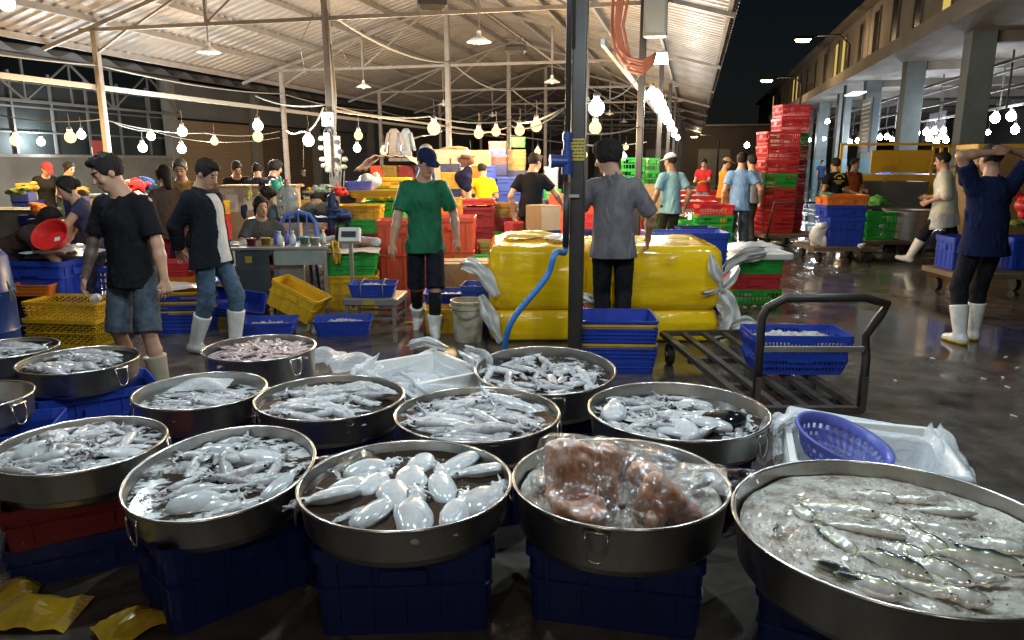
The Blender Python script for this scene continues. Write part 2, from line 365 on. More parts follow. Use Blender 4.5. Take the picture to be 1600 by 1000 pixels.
# ground -----------------------------------------------------------
def ground_mat():
    m = bpy.data.materials.new('wet_concrete'); m.use_nodes = True; nt = m.node_tree; L = nt.links; b = nt.nodes['Principled BSDF']
    tc = nd(nt, 'ShaderNodeTexCoord')
    def noise(s, d=5, dist=0):
        n = nd(nt, 'ShaderNodeTexNoise'); n.inputs['Scale'].default_value = s; n.inputs['Detail'].default_value = d; n.inputs['Distortion'].default_value = dist
        L.new(tc.outputs['Object'], n.inputs['Vector']); return n
    n1 = noise(.55, 6, .6); n2 = noise(5, 6); n3 = noise(60, 3); n4 = noise(2.2, 5, .4)
    cr = nd(nt, 'ShaderNodeValToRGB'); cr.color_ramp.elements[0].position = .3; cr.color_ramp.elements[1].position = .72
    cr.color_ramp.elements[0].color = (.05, .043, .036, 1); cr.color_ramp.elements[1].color = (.13, .115, .10, 1)
    L.new(n2.outputs['Fac'], cr.inputs[0])
    mx = nd(nt, 'ShaderNodeMix', data_type='RGBA'); mx.blend_type = 'MULTIPLY'; mx.inputs['Factor'].default_value = .7
    L.new(cr.outputs[0], mx.inputs['A']); 
    r2 = nd(nt, 'ShaderNodeMapRange'); r2.inputs['From Min'].default_value = .35; r2.inputs['From Max'].default_value = .65; r2.inputs['To Min'].default_value = .45; r2.inputs['To Max'].default_value = 1.2
    L.new(n1.outputs['Fac'], r2.inputs['Value']); L.new(r2.outputs[0], mx.inputs['B'])
    vo = nd(nt, 'ShaderNodeTexVoronoi', feature='DISTANCE_TO_EDGE'); vo.inputs['Scale'].default_value = .42; wv = nd(nt, 'ShaderNodeVectorMath', operation='ADD'); nw = noise(1.7, 4); sv = nd(nt, 'ShaderNodeVectorMath', operation='SCALE'); sv.inputs['Scale'].default_value = .5
    L.new(nw.outputs['Color'], sv.inputs[0]); L.new(tc.outputs['Object'], wv.inputs[0]); L.new(sv.outputs[0], wv.inputs[1]); L.new(wv.outputs[0], vo.inputs['Vector'])
    ck = nd(nt, 'ShaderNodeMapRange'); ck.inputs['From Min'].default_value = .0; ck.inputs['From Max'].default_value = .008; ck.inputs['To Min'].default_value = .25; L.new(vo.outputs['Distance'], ck.inputs['Value'])
    m2 = nd(nt, 'ShaderNodeMix', data_type='RGBA'); m2.blend_type = 'MULTIPLY'; m2.inputs['Factor'].default_value = 1; L.new(mx.outputs['Result'], m2.inputs['A']); L.new(ck.outputs[0], m2.inputs['B']); L.new(m2.outputs['Result'], b.inputs['Base Color'])
    pr = nd(nt, 'ShaderNodeMapRange'); pr.inputs['From Min'].default_value = .50; pr.inputs['From Max'].default_value = .63
    pr.inputs['To Min'].default_value = .045; pr.inputs['To Max'].default_value = .36
    mixn = nd(nt, 'ShaderNodeMath', operation='MULTIPLY_ADD'); mixn.inputs[1].default_value = .45
    L.new(n4.outputs['Fac'], mixn.inputs[0]); ml = nd(nt, 'ShaderNodeMath', operation='MULTIPLY'); ml.inputs[1].default_value = .55
    L.new(n1.outputs['Fac'], ml.inputs[0]); L.new(ml.outputs[0], mixn.inputs[2])
    L.new(mixn.outputs[0], pr.inputs['Value']); L.new(pr.outputs[0], b.inputs['Roughness'])
    bp = nd(nt, 'ShaderNodeBump'); bp.inputs['Distance'].default_value = .006
    bs = nd(nt, 'ShaderNodeMapRange'); bs.inputs['From Min'].default_value = .045; bs.inputs['From Max'].default_value = .36; bs.inputs['To Min'].default_value = .07; bs.inputs['To Max'].default_value = .8
    L.new(pr.outputs[0], bs.inputs['Value']); L.new(bs.outputs[0], bp.inputs['Strength'])
    ad = nd(nt, 'ShaderNodeMath', operation='ADD'); L.new(n3.outputs['Fac'], ad.inputs[0]); L.new(n2.outputs['Fac'], ad.inputs[1]); L.new(ad.outputs[0], bp.inputs['Height'])
    L.new(bp.outputs[0], b.inputs['Normal']); b.inputs['Specular IOR Level'].default_value = .6
    return m
g = MB(); g.add([(-160, -40, 0), (160, -40, 0), (160, 260, 0), (-160, 260, 0)], [(0, 1, 2, 3)])
tag(g.build('ground', ground_mat()), 'dark wet concrete market ground with puddles', 'ground', kind='structure')
# joint line and litter on the wet lane
# canopy roof ------------------------------------------------------
canopy = thing('market_canopy', 'open gabled market roof of pale corrugated metal on steel trusses and columns', 'roof', (0, 0, 0), MR)
W0, W1 = -3.5, 62.
def sheet(ua, ub, name):
    m = MB(); p = .25; vs = []; k = int((W1 - W0) / p)
    prof = []
    for i in range(k):
        w = W0 + i * p; prof += [(w, 0), (w + .10, 0), (w + .135, .028), (w + .215, .028)]
    for (u, dz) in ((ua, 0), ((ua + ub) / 2, 0), (ub, 0)):
        for w, h in prof: vs.append((u, w, zroof(u) + h + .07))
    n = len(prof); fs = []
    for i in range(2):
        for j in range(n - 1): fs.append((i * n + j, i * n + j + 1, (i + 1) * n + j + 1, (i + 1) * n + j))
    m.add(vs, fs); o = m.build(name, 'roofsheet', canopy)
    md = o.modifiers.new('thick', 'SOLIDIFY'); md.thickness = .003
    return o
sheet(-11.25, -5.6, 'roof_sheet'); sheet(-5.6, .5, 'roof_sheet')
for u in list(np.linspace(-11.1, -5.9, 6)) + list(np.linspace(-5.3, .38, 6)):
    MB().box((u, (W0 + W1) / 2, zroof(u)), (.05, W1 - W0, .10)).build('purlin', 'galv', canopy)
for w in BAYS:
    t = MB()
    for a, b in ((-11.2, -5.6), (-5.6, .45)): t.beam((a, w, zroof(a) - .1), (b, w, zroof(b) - .1), .05, .065)
    t.beam((UA - .3, w, 3.80), (UC + .25, w, 3.80), .045, .06)
    t.beam((UA, w, 3.42), (UA + .7, w, 3.80), .04)
    for u in (-7.9, -3.25): t.beam((u, w, 3.82), (u, w, zroof(u) - .1), .05)
    for a, b in ((-9.3, -7.9), (-7.9, -6.3), (-1.9, -3.25), (-3.25, -4.9)):
        t.beam((a, w, 3.82), (b, w, zroof(b) - .12), .035)
    t.build('truss', 'galv', canopy)
    for u in (UA, UB, UC):
        if u == UB and w < 6: continue
        top = zroof(u) - .16 if u != UB else 5.15
        s = .10 if u != UB else .115
        c = MB()
        # square hollow post with a welded base plate
        c.rloft([(.24, .24, 0, .01), (.24, .24, .012, .01)], c=(u, w)); c.rloft([(s, s, .0125, .012), (s, s, top, .012)], c=(u, w))
        o = c.build('column', 'post' if u == UC else 'galv', canopy)
        if u == UC and w < 6:
            o['label'] = 'dark near post with a yellow notice sticker'
            sx = MB(); sx.box((u, w - .0545, 1.68), (.102, .006, .15)); st = sx.build('sticker', mat('yellow_sticker', (.42, .30, .03), rough=.45, noise=(30, .5), col2=(.2, .13, .02)), o)
            tx = MB()
            for i in range(6):
                x_ = u - .042
                for q in range(4): wd_ = (.016, .024, .012, .020)[(i * 3 + q) % 4]; tx.box((x_ + wd_ / 2, w - .059, 1.738 - .0225 * i), (wd_, .002, .009)); x_ += wd_ + .006
            tx.build('sticker_writing', mat('sticker_ink', (.03, .02, .015)), o)
# long white bars and cable trays of row A
b = MB(); b.beam((UA - .07, -2, 2.86), (UA - .07, 40, 2.86), .05, .085)
b.build('long_bar', mat('dull_bar', (.26, .24, .21), rough=.6), canopy)
b = MB(); b.beam((UB - .09, 11.3, 2.42), (UB - .09, 46, 2.42), .035, .04); b.build('long_bar', 'galv', canopy)
b = MB(); b.beam((UC - .3, 9, 2.95), (UC - .3, 50, 2.95), .05, .07); b.build('conduit', 'rope', canopy)
# thin hanging wires
def wires(pts, r, m, sag, name, label):
    w = MB()
    for a, b2 in zip(pts[:-1], pts[1:]): w.tube(catenary(a, b2, sag), r, 5)
    return tag(w.build(name, m, smooth=True), label, 'cable')
P_ = lambda l: [atd(*q) for q in l]
wires([M(UA, w, 3.22 + .03 * (i % 2)) for i, w in enumerate([-1, 5.3, 11.3, 17.3, 23.3, 29.3])], .014, 'rope', .10, 'cable_bundle', 'pale bundle of wires slung along the left row of posts')
wires(P_([(505, 14, 12.3), (705, 97, 18.1), (800, 140, 24), (880, 178, 34)]), .022, 'rope', .22, 'sheathed_cord', 'thick cream cord drooping down the ridge from post to post')
wires(P_([(400, 150, 15.5), (512, 163, 12.3), (670, 182, 15), (800, 187, 20), (880, 170, 7)]), .014, 'rope', .10, 'wire', 'pale wire running from post to post above the stalls')
wires(P_([(880, 172, 5.3), (800, 197, 9), (700, 205, 13)]), .008, 'rope', .07, 'wire', 'thin lamp wire tied to the dark near post')
wires(P_([(0, 180, 15), (160, 186, 13.5), (320, 208, 15), (437, 205, 18)]), .010, 'rope', .08, 'wire', 'thin lamp wire along the stalls at far left')
wires(P_([(905, 158, 5.3), (1000, 116, 10.5)]), .007, 'rope', .12, 'wire', 'thin wire rising from the dark near post to the post with the orange hose')
wires(P_([(905, 208, 9), (1000, 198, 11)]), .01, 'rope', .05, 'wire', 'pale wire between the dark near post and the post with the orange hose')
wires(P_([(905, 226, 15), (1010, 222, 20)]), .016, 'rope', .05, 'wire', 'pale line low behind the man in the grey shirt')
wires(P_([(490, 22, 12.2), (468, 70, 12.4), (478, 118, 14.5), (490, 122, 17)]), .006, 'cable_black', .0, 'wire', 'thin black looping wire left of the ridge post')
wires(P_([(515, 22, 12.2), (524, 60, 12.6), (556, 118, 17.4)]), .006, 'cable_black', .03, 'wire', 'thin black wire from the ridge post to an enamel lamp shade')
wires(P_([(180, 193, 14), (240, 205, 16), (330, 222, 17), (437, 215, 18)]), .007, 'rope', .04, 'wire', 'slack thin wire with a warm bulb before the shutter')
# enamel lamp shades under the king posts
def shade_proto():
    t = thing('lamp_shade_pendant', '-', 'lamp shade', group='unlit enamel shades under the roof')
    m = MB(); m.lathe([(.03, .16), (.035, .10), (.05, .085), (.19, .0), (.185, -.004), (.05, .075), (.02, .08)], 24, cap1=True)
    m.build('shade', 'white', t, smooth=True)
    r = MB(); r.tube([(0, 0, .16), (0, 0, .42)], .012, 6); r.build('rod', 'galv', t)
    q = MB(); q.lathe([(.0, -.045), (.03, -.03), (.038, 0), (.03, .04), (.02, .07)], 12); q.build('bulb', 'white', t, smooth=True)
    return t
sp = shade_proto(); first = True
spots = [(u, w) for w in BAYS[1:6] for u in (-7.9, -3.25)]
for i, (u, w) in enumerate(spots):
    where = ('left' if u < -5 else 'right') + ' of the ridge posts'
    lab = 'white enamel shade under the %s roof beam, %s' % (('nearest', 'second nearest', 'third', 'fourth', 'fifth')[BAYS.index(w) - 1], where)
    if i == 0: sp.location = M(u, w, 3.36); sp['label'] = lab
    else: dup(sp, M(u, w, 3.36), 0, lab)
def flood(p, rz, label):
    t = thing('floodlight', label, 'floodlight', p, rz, 'dark floodlights under the roof')
    m = MB(); m.rloft([(.34, .10, 0, .01), (.42, .26, .05, .02), (.42, .26, .12, .02), (.30, .2, .17, .02)]); m.build('housing', 'post', t)
    q = MB(); q.box((0, 0, -.004), (.30, .08, .006)); q.build('glass', 'glassdark', t)
    q = MB(); q.tube([(-.2, 0, .1), (-.2, 0, .3), (.2, 0, .3), (.2, 0, .1)], .012, 6); q.build('bracket', 'post', t)
    return t
flood(atd(675, 15, 11.5), .2, 'dark floodlight box under the roof above the man in green')
f2 = flood(atd(806, 84, 16), -.3, 'dark floodlight with a warm glint beside a far post')
# orange hose coil, grey box and white lamp on the second post of row C
pc = M(UC, 11.3)
hz_ = MB()
for k, (ox, rr) in enumerate(((0, .020), (.09, .018), (-.10, .021), (.19, .018), (.04, .017))):
    path = []
    for i in range(25):
        a = PI * (i / 24)
        path.append(atd(975 - 8 * math.cos(a) * 1.4 + ox * 60 + (0 if i > 12 else 0), 0, 9.8))
    pts = [(968 + ox * 90, -20, 9.9), (962 + ox * 60, 40, 9.9), (967 + ox * 70, 75, 9.85), (980 + ox * 40, 90 + k * 5, 9.8), (1003, 96 + k * 5, 9.75), (1020, 88 + k * 3, 9.8), (1024, 84, 9.9)]
    P = P_(pts); fine = []
    for i in range(len(P) - 1):
        for j in range(6): fine.append(P[i].lerp(P[i + 1], j / 6))
    hz_.tube(fine + [P[-1]], [rr * (1 + .10 * (i % 2)) for i in range(len(fine) + 1)], 10)
tag(hz_.build('coiled_hose', mat('orange_hose', (.40, .11, .05), rough=.5, noise=(12, .5), col2=(.24, .075, .045), bump=(80, .4, .006)), smooth=True), 'orange ribbed hose hung in loops from a post under the roof', 'hose')
c = atd(1024, 40, 10.9)
t = thing('junction_box', 'tall grey metal box high on the post behind the orange hose', 'electrical box', (c.x, c.y, 3.3), MR)
MB().box((0, 0, .75), (.32, .2, 1.5)).build('housing', mat('grey_box_paint', (.17, .18, .16), rough=.5, noise=(4, .3), col2=(.11, .11, .10)), t, bevel=.008)
MB().box((0, -.103, .75), (.27, .006, 1.4)).build('door', mat('grey_door_paint', (.19, .20, .18), rough=.5), t, bevel=.003)
WHITE = (.80, .93, 1.0); WARM = (1.0, .66, .30)
X['em_whitefar'] = emit_mat('far_white_lamp_glow', (.85, .93, 1.), 85.); X['em_street'] = emit_mat('street_lamp_glow', (1., .60, .22), 22.)
t = thing('box_lamp', 'small lit white box lamp under the grey electrical box', 'lamp', atd(1032, 92, 10.3), MR)
MB().rloft([(.2, .13, -.06, .02), (.17, .11, .07, .02)]).build('glowing_box', emit_mat('box_lamp_glow', (1, .97, .9), 14.), t)
MB().box((0, .03, .085), (.08, .05, .03)).build('mount', 'post', t)
# ------------------------------------------------------------------ bulbs
def globe_mat(name, col, s_):
    m = bpy.data.materials.new(name); m.use_nodes = True; nt = m.node_tree; nt.nodes.clear(); o = nd(nt, 'ShaderNodeOutputMaterial'); e = nd(nt, 'ShaderNodeEmission'); e.inputs[0].default_value = (*col, 1); e.inputs[1].default_value = s_
    tr = nd(nt, 'ShaderNodeBsdfTransparent'); ad = nd(nt, 'ShaderNodeAddShader'); nt.links.new(e.outputs[0], ad.inputs[0]); nt.links.new(tr.outputs[0], ad.inputs[1]); nt.links.new(ad.outputs[0], o.inputs[0]); return m
LAMPS = {'em_white': ((.80, .93, 1.0), 95, (.93, .98, 1.0), 3.), 'em_warm': ((1., .66, .30), 105, (1., .66, .22), .8), 'em_row': ((1., .93, .82), 22, (1., .97, .9), 4.), 'em_over': ((.78, .93, 1.0), 38, (.93, .98, 1.), 3.), 'em_back': ((1., .86, .68), 34, (1., .85, .6), 3.), 'em_dim': ((.85, .95, 1.), 26, (.95, .98, 1.), 4.)}
LD = {}
for k_, (c_, e_, g_, s_) in LAMPS.items():
    X[k_] = globe_mat(k_[3:] + '_globe', g_, s_); ld = bpy.data.lights.new(k_[3:] + '_lamp', 'POINT'); ld.energy = e_; ld.color = c_; ld.shadow_soft_size = .04; LD[k_] = ld
def bulb_proto(em, rad):
    t = thing('light_bulb', '-', 'light bulb')
    m = MB(); m.lathe([(.001, -rad), (rad * .5, -rad * .87), (rad * .87, -rad * .5), (rad, 0), (rad * .92, rad * .45), (rad * .7, rad * .8), (rad * .40, rad * 1.1)], 16)
    m.build('bulb_globe', em, t, smooth=True)
    m = MB(); m.lathe([(rad * .42, rad * 1.1), (rad * .42, rad * 1.8), (rad * .2, rad * 2.0)], 10, cap0=True, cap1=True); m.build('socket', 'galv', t, smooth=True)
    m = MB(); m.tube([(0, 0, rad * 1.9), (.01, 0, rad * 2 + .08), (0, 0, rad * 2 + .2)], .0035, 5); m.build('cord', 'galv', t)
    key = next((k for k in LAMPS if X[k] is em), None)
    if key: l = bpy.data.objects.new('lamp_light', LD[key]); COL.objects.link(l); l.parent = t
    return t
PR = {}
def bulb(px, py, Y, kind, label, group, rad=.06, p=None):
    p = p if p is not None else atd(px, py, Y); key = (kind, rad)
    if key not in PR:
        PR[key] = bulb_proto(X[kind], rad); o = PR[key]; o.location = p; o['label'] = label; o['group'] = group
        return o
    return dup(PR[key], p, 0, label, group)
GW, GY = 'warm bulbs hung over the stalls', 'white bulbs hung over the stalls'
for px, py, Y, lab in ((25, 220, 12, 'warm bulb at far left edge over the fish table'), (110, 215, 12, 'large warm bulb over the man in the black shirt, left of him'),
        (335, 221, 17, 'warm bulb in front of the roller shutter'), (403, 214, 13, 'warm bulb just under a white one'), (560, 212, 15, 'warm bulb right of the post with sockets'),
        (678, 201, 10, 'warm bulb above the navy cap'), (748, 209, 13.5, 'warm bulb above the person in yellow, first of a row'), (775, 206, 14.5, 'warm bulb second of the row right of the navy cap'),
        (812, 204, 13, 'warm bulb over the man in the black shirt by the blue crates'), (838, 197, 11.5, 'warm bulb nearest left of the dark near post'), (930, 200, 10.5, 'warm bulb right of the dark near post under a white one'),
        (840, 237, 24, 'small warm bulb low beside the blue valve'), (913, 242, 24, 'small warm bulb beside the curly hair'), (978, 230, 28, 'small far warm bulb between the two dark posts'),
        (600, 236, 20, 'small warm bulb over the striped cloth'), (735, 247, 18, 'small warm bulb over a cardboard box')):
    bulb(px, py, Y, 'em_warm', lab, GW, .085 if Y < 18 else .10)
for px, py, Y, lab in ((285, 206, 14, 'white bulb over the shutter edge, upper of two'), (284, 233, 15, 'white bulb over the shutter edge, lower of two'), (223, 231, 15, 'white bulb before the teal glass wall'),
        (236, 213, 19, 'smaller white bulb before the teal glass wall'), (403, 197, 13, 'white bulb just above a warm one'), (482, 220, 11.6, 'big tilted white bulb left of the post with sockets'),
        (558, 232, 17, 'white bulb low right of the post with sockets'), (632, 232, 15, 'white bulb before hanging clothes'), (932, 169, 8.2, 'white bulb highest between the two dark posts'),
        (64, 222, 20, 'small white bulb between two warm ones at left'), (127, 211, 16, 'small white bulb touching a large warm one'), (974, 245, 22, 'small white bulb at head height right of the curly hair')):
    bulb(px, py, Y, 'em_dim' if px == 482 else 'em_white', lab, GY, .085 if Y < 18 else .10)
for i, w in enumerate((11.9, 12.5, 13.2, 13.8, 14.5, 15.3, 16.1, 17.1, 18.2, 19.5, 21, 22.8, 25, 27.5)):
    bulb(0, 0, 0, 'em_row', 'bright white bulb in the close row along the right edge of the roof', 'row of white bulbs along the right edge of the roof', .085, M(UC + .12 + .06 * (i % 2), w, 2.60 - .012 * (w - 12)))
# lamps over the fish tubs (above the picture)
for i, (x, y, z) in enumerate(((-2.0, 3.5, 2.62), (-.55, 2.9, 2.62), (.65, 3.3, 2.66), (1.75, 2.9, 2.75), (-3.6, 5.6, 2.7), (2.4, 5.2, 2.9), (-1.6, -2.2, 2.7), (1.4, -2.6, 2.8))):
    bulb(0, 0, 0, 'em_over' if y > 0 else 'em_back', 'white bulb hanging over the fish tubs' if y > 0 else 'warm bulb over the lane behind the fish tubs', 'white bulbs over the fish tubs' if y > 0 else 'warm bulbs behind the tubs', .055, Vector((x, y, z)))
wires([Vector((-4.2, 6, 3.15)), Vector((-2.0, 3.5, 3.1)), Vector((-.55, 2.9, 3.1)), Vector((.65, 3.3, 3.14)), Vector((1.75, 2.9, 3.22)), Vector((2.4, 5.2, 3.36))], .007, 'rope', .03, 'wire', 'lamp wire strung above the fish tubs')
# ------------------------------------------------------------------ buildings left
t = thing('shed_building', 'dim long shed with grey wall, dark glazing and roller shutters beyond the left eave', 'building', (0, 0, 0), MR)
UW = -17.
MB().box((UW - .15, 6.9, .85), (.3, 30, 1.7)).build('wall', mat('grey_plaster', (.15, .14, .12), rough=.85, noise=(1.2, .7), col2=(.07, .07, .06)), t)
MB().box((UW - .1, 6.9, 1.74), (.45, 30, .08)).build('sill', 'galv', t)
MB().box((UW - .3, 6.9, 2.7), (.06, 30, 1.83)).build('glazing', mat('teal_glass', (.016, .022, .022), rough=.7, noise=(1.4, .9, .4, .6), col2=(.007, .009, .009)), t)
fr = MB()
for i in range(24): fr.box((UW - .22, -7.6 + 1.25 * i, 2.85), (.06, .06, 2.1))
for z in (2.35, 3.0, 3.62): fr.beam((UW - .20, -8, z), (UW - .20, 21.9, z), .04)
fr.build('glazing_bars', 'oldroof', t)
la = MB()
for i in range(10):
    a = -8 + 3.0 * i
    la.beam((UW + .4, a, 3.1), (UW + .4, a + 1.5, 4.2), .045); la.beam((UW + .4, a + 1.5, 4.2), (UW + .4, a + 3.0, 3.1), .045); la.beam((UW + .4, a, 3.1), (UW + .4, a, 4.2), .05); la.beam((UW + .4, a + 1.5, 3.1), (UW + .4, a + 1.5, 4.2), .04)
la.beam((UW + .4, -8, 3.1), (UW + .4, 22, 3.1), .07); la.beam((UW + .4, -8, 4.2), (UW + .4, 22, 4.2), .07)
la.build('lattice_girder', 'oldroof', t)
def corr(u0, z0, u1, z1, w0, w1, name, par, m, p=.9, h=.14):
    k = int((w1 - w0) / p * 8); vs = []; fs = []
    for (u, z) in ((u0, z0), (u1, z1)):
        for i in range(k + 1): vs.append((u, w0 + (w1 - w0) * i / k, z + h * math.sin(2 * PI * (w0 + (w1 - w0) * i / k) / p)))
    for i in range(k): fs.append((i, i + 1, k + 2 + i, k + 1 + i))
    o = MB().add(vs, fs).build(name, m, par, smooth=True); md = o.modifiers.new('t', 'SOLIDIFY'); md.thickness = .02; return o
corr(UW + 1.3, 4.25, UW - 8, 5.6, -8, 40, 'roof', t, 'oldroof', 1.1, .09)
sh = mat('shutter_paint', (.30, .21, .13), rough=.5, metal=.2, noise=(2, .4), col2=(.2, .13, .08))
for w0, w1, tone in ((21.9, 26.6, sh), (27.2, 31.5, mat('brown_shutter', (.13, .09, .06), rough=.6, noise=(2, .5), col2=(.07, .05, .04))), (32, 37.5, 'oldroof')):
    s_ = MB(); k = 30
    vs = []; 
    for i in range(k * 2 + 1):
        z = .02 + 2.95 * i / (k * 2); vs += [(UW - .05 - (.03 if i % 2 else 0), w0, z), (UW - .05 - (.03 if i % 2 else 0), w1, z)]
    s_.add(vs, [(2 * i, 2 * i + 1, 2 * i + 3, 2 * i + 2) for i in range(k * 2)]); s_.build('roller_shutter', tone, t)
pm_ = mat('pier_plaster', (.20, .18, .15), rough=.85, noise=(2, .5), col2=(.1, .09, .08))
for w in (21.9, 26.9, 31.75, 37.8): MB().box((UW + .02, w, 2.1), (.3, .34, 4.2)).build('pier', pm_, t)
MB().box((UW - .2, 30, 3.65), (.3, 16.3, 1.2)).build('lintel', 'oldroof', t)
MB().box((UW - .4, 48, 1.9), (.3, 20, 3.8)).build('end_wall', mat('brown_wall', (.10, .075, .055), rough=.9, noise=(.7, .5), col2=(.05, .04, .03)), t)
q = MB(); q.box((UW + .03, 18.6, 1.55), (.02, .42, .9)); q.m = 1; q.box((UW + .03, 18.6, 1.98), (.03, .4, .42)); 
q.build('wall_notice', ['paper', mat('red_print', (.32, .05, .04), rough=.7)], t)
# far end of the hall
e = thing('end_building', 'dark low building closing the far end of the hall', 'building', (0, 0, 0), MR)
MB().box((-7, 66, 2.2), (26, .4, 4.4)).build('wall', mat('far_wall', (.055, .045, .04), rough=.9, noise=(.5, .6), col2=(.025, .02, .02)), e)
MB().box((-7, 65.5, 4.5), (27, 1.6, .15)).build('eave', 'oldroof', e)
for i in range(5): MB().box((-16 + 4.4 * i, 65.77, 1.3), (2.6, .06, 2.6)).build('door', 'oldroof', e)
# ------------------------------------------------------------------ long two-storey building right
t = thing('market_building', 'long dark two-storey market building with columns, ledge and lit upper windows', 'building', (0, 0, 0), MR)
UR = 7.0
X['conc'] = mat('stained_concrete', (.20, .178, .155), rough=.85, noise=(.9, .7), col2=(.10, .09, .078), bump=(12, .2, .02))
X['colpaint'] = mat('pale_blue_paint', (.15, .185, .195), rough=.7, noise=(1.1, .8), col2=(.08, .092, .094))
X['winlit'] = emit_mat('lit_window', (1., .72, .18), .34)
X['windark'] = mat('dark_window', (.02, .02, .02), rough=.25)
MB().box((UR - .1, 45, 5.05), (2.2, 96, .42)).build('ledge', 'conc', t)
MB().box((UR + .2, 45, 6.62), (.4, 96, 2.7)).build('upper_wall', mat('upper_wall', (.25, .225, .195), rough=.9, noise=(.6, .8), col2=(.12, .105, .09)), t)
MB().box((UR + .1, 45, 8.05), (1.1, 96, .16)).build('cornice', 'conc', t)
MB().box((UR + 8, 45, 8.3), (16, 96, .3)).build('roof', 'oldroof', t)
MB().box((UR + 7, 45, 5.0), (11.9, 96, .25)).build('floor_slab', 'conc', t)
LIT = {22.9: 1, 25.4: 1, 41.5: 1, 43.5: 1, 59: 1, 61: 1, 76: 1}
w = 10.
ws = sorted(list(LIT) + [13, 16, 19, 28.5, 31.5, 34.5, 37.5, 47, 50.5, 54, 57, 65, 69, 73])
for w in ws:
    f = MB()
    for dz, sz in ((1.09, (.06, .98, .1)), (-1.09, (.08, 1.0, .08))): f.box((UR - .03, w, 6.55 + dz), sz)
    for dy in (-.47, .47): f.box((UR - .03, w + dy, 6.55), (.06, .06, 2.1))
    fo = f.build('window', 'conc', t)
    MB().box((UR - .012, w, 6.55), (.02, .86, 2.06)).build('pane', 'winlit' if w in LIT else 'windark', fo)
for i in range(14):
    w = 10.3 + 6 * i
    c = MB(); c.rloft([(.60, .60, 0, .02), (.60, .60, 4.84, .02)], c=(UR, w)); o = c.build('column', 'colpaint', t)
    c = MB(); c.rloft([(.63, .63, 0.002, .02), (.63, .63, 1.7, .02)], c=(UR, w)); c.build('column_dado', mat('blue_dado', (.11, .22, .28), rough=.6, noise=(2, .6), col2=(.07, .12, .15)) if i == 0 else bpy.data.materials['blue_dado'], o)
    bm_ = MB(); bm_.box((UR + 6, w, 4.72), (11.3, .35, .3)); bm_.build('beam', 'conc', t)
pp = MB()
for z, u in ((4.1, UR + .7), (3.6, UR + 1.4), (3.3, UR + 2.6), (4.3, UR + 2.2)): pp.beam((u, 4, z), (u, 90, z), .07)
for i in range(28): pp.beam((UR + 1.4, 6 + 3 * i, 4.6), (UR + 1.4, 6 + 3 * i, 3.0), .04); pp.beam((UR + 2.6, 7 + 3 * i, 3.3), (UR + 2.6, 7 + 3 * i, 4.6), .04)
pp.build('pipework', 'oldroof', t)
MB().box((UR + 13, 45, 2.5), (.3, 96, 5)).build('back_wall', mat('inner_wall', (.20, .21, .21), rough=.8, noise=(.8, .6), col2=(.08, .085, .09)), t)
for i in range(9):
    MB().box((UR + 4 + 1.5 * (i % 3), 20 + 6.5 * i, 3.25), (.06, 2.4, 1.2)).build('hanging_panel', mat('grey_panel', (.13, .12, .12), rough=.6, noise=(2, .5), col2=(.07, .06, .06)) if i == 0 else bpy.data.materials['grey_panel'], t)
# notice board with pale writing between the columns
c = M(UR - .35, 33.2, 3.0)
t2 = thing('notice_board', 'tall dark blue notice board with pale lines of writing between two columns', 'sign', c, MR + .0)
MB().box((0, 0, 0), (.06, 1.9, 2.1)).build('board', mat('board_blue', (.03, .045, .075), rough=.4, noise=(2, .4), col2=(.05, .07, .1)), t2)
tx = MB()
for i in range(11):
    for j in range(3 if i < 4 else 1):
        tx.box((-.034, -.45 + .5 * j if i < 4 else -.1, .85 - .165 * i), (.006, (.36 if i < 4 else 1.3 - .2 * (i % 3)), .05 if i else .09))
tx.build('writing', mat('board_white', (.6, .62, .65), rough=.6), t2)
MB().box((-.5, .0, 1.25), (.5, 1.7, .05)).build('board_lamp', emit_mat('board_lamp_glow', (.75, 1., .95), 1.2), t2)
# bulbs in the right building
GR = 'white bulbs inside the building at right'
for i, (px, py, w, r) in enumerate([(1293, 190, 40, .09), (1265, 219, 44, .07), (1288, 217, 42, .07), (1318, 229, 44, .07), (1328, 222, 38, .08), (1340, 220, 37, .08),
        (1362, 217, 36, .09), (1375, 215, 36, .09), (1386, 214, 35, .09), (1394, 218, 36, .07), (1404, 213, 35, .09), (1358, 224, 40, .06),
        (1420, 220, 31, .10), (1426, 213, 31, .10), (1432, 208, 32, .10), (1447, 207, 32, .10), (1452, 216, 31, .10), (1460, 205, 32, .10), (1463, 221, 30, .09), (1472, 213, 31, .10), (1474, 204, 32, .09), (1478, 219, 30, .09), (1430, 226, 33, .07), (1418, 222, 30, .09),
        (1533, 189, 24, .11), (1555, 185, 24, .11), (1580, 182, 24, .11), (1586, 203, 25, .10), (1518, 208, 28, .06), (1544, 207, 28, .06)]):
    bulb(px, py, w, 'em_whitefar', 'white bulb glaring in the ground floor of the columned building', GR, r * 1.25)
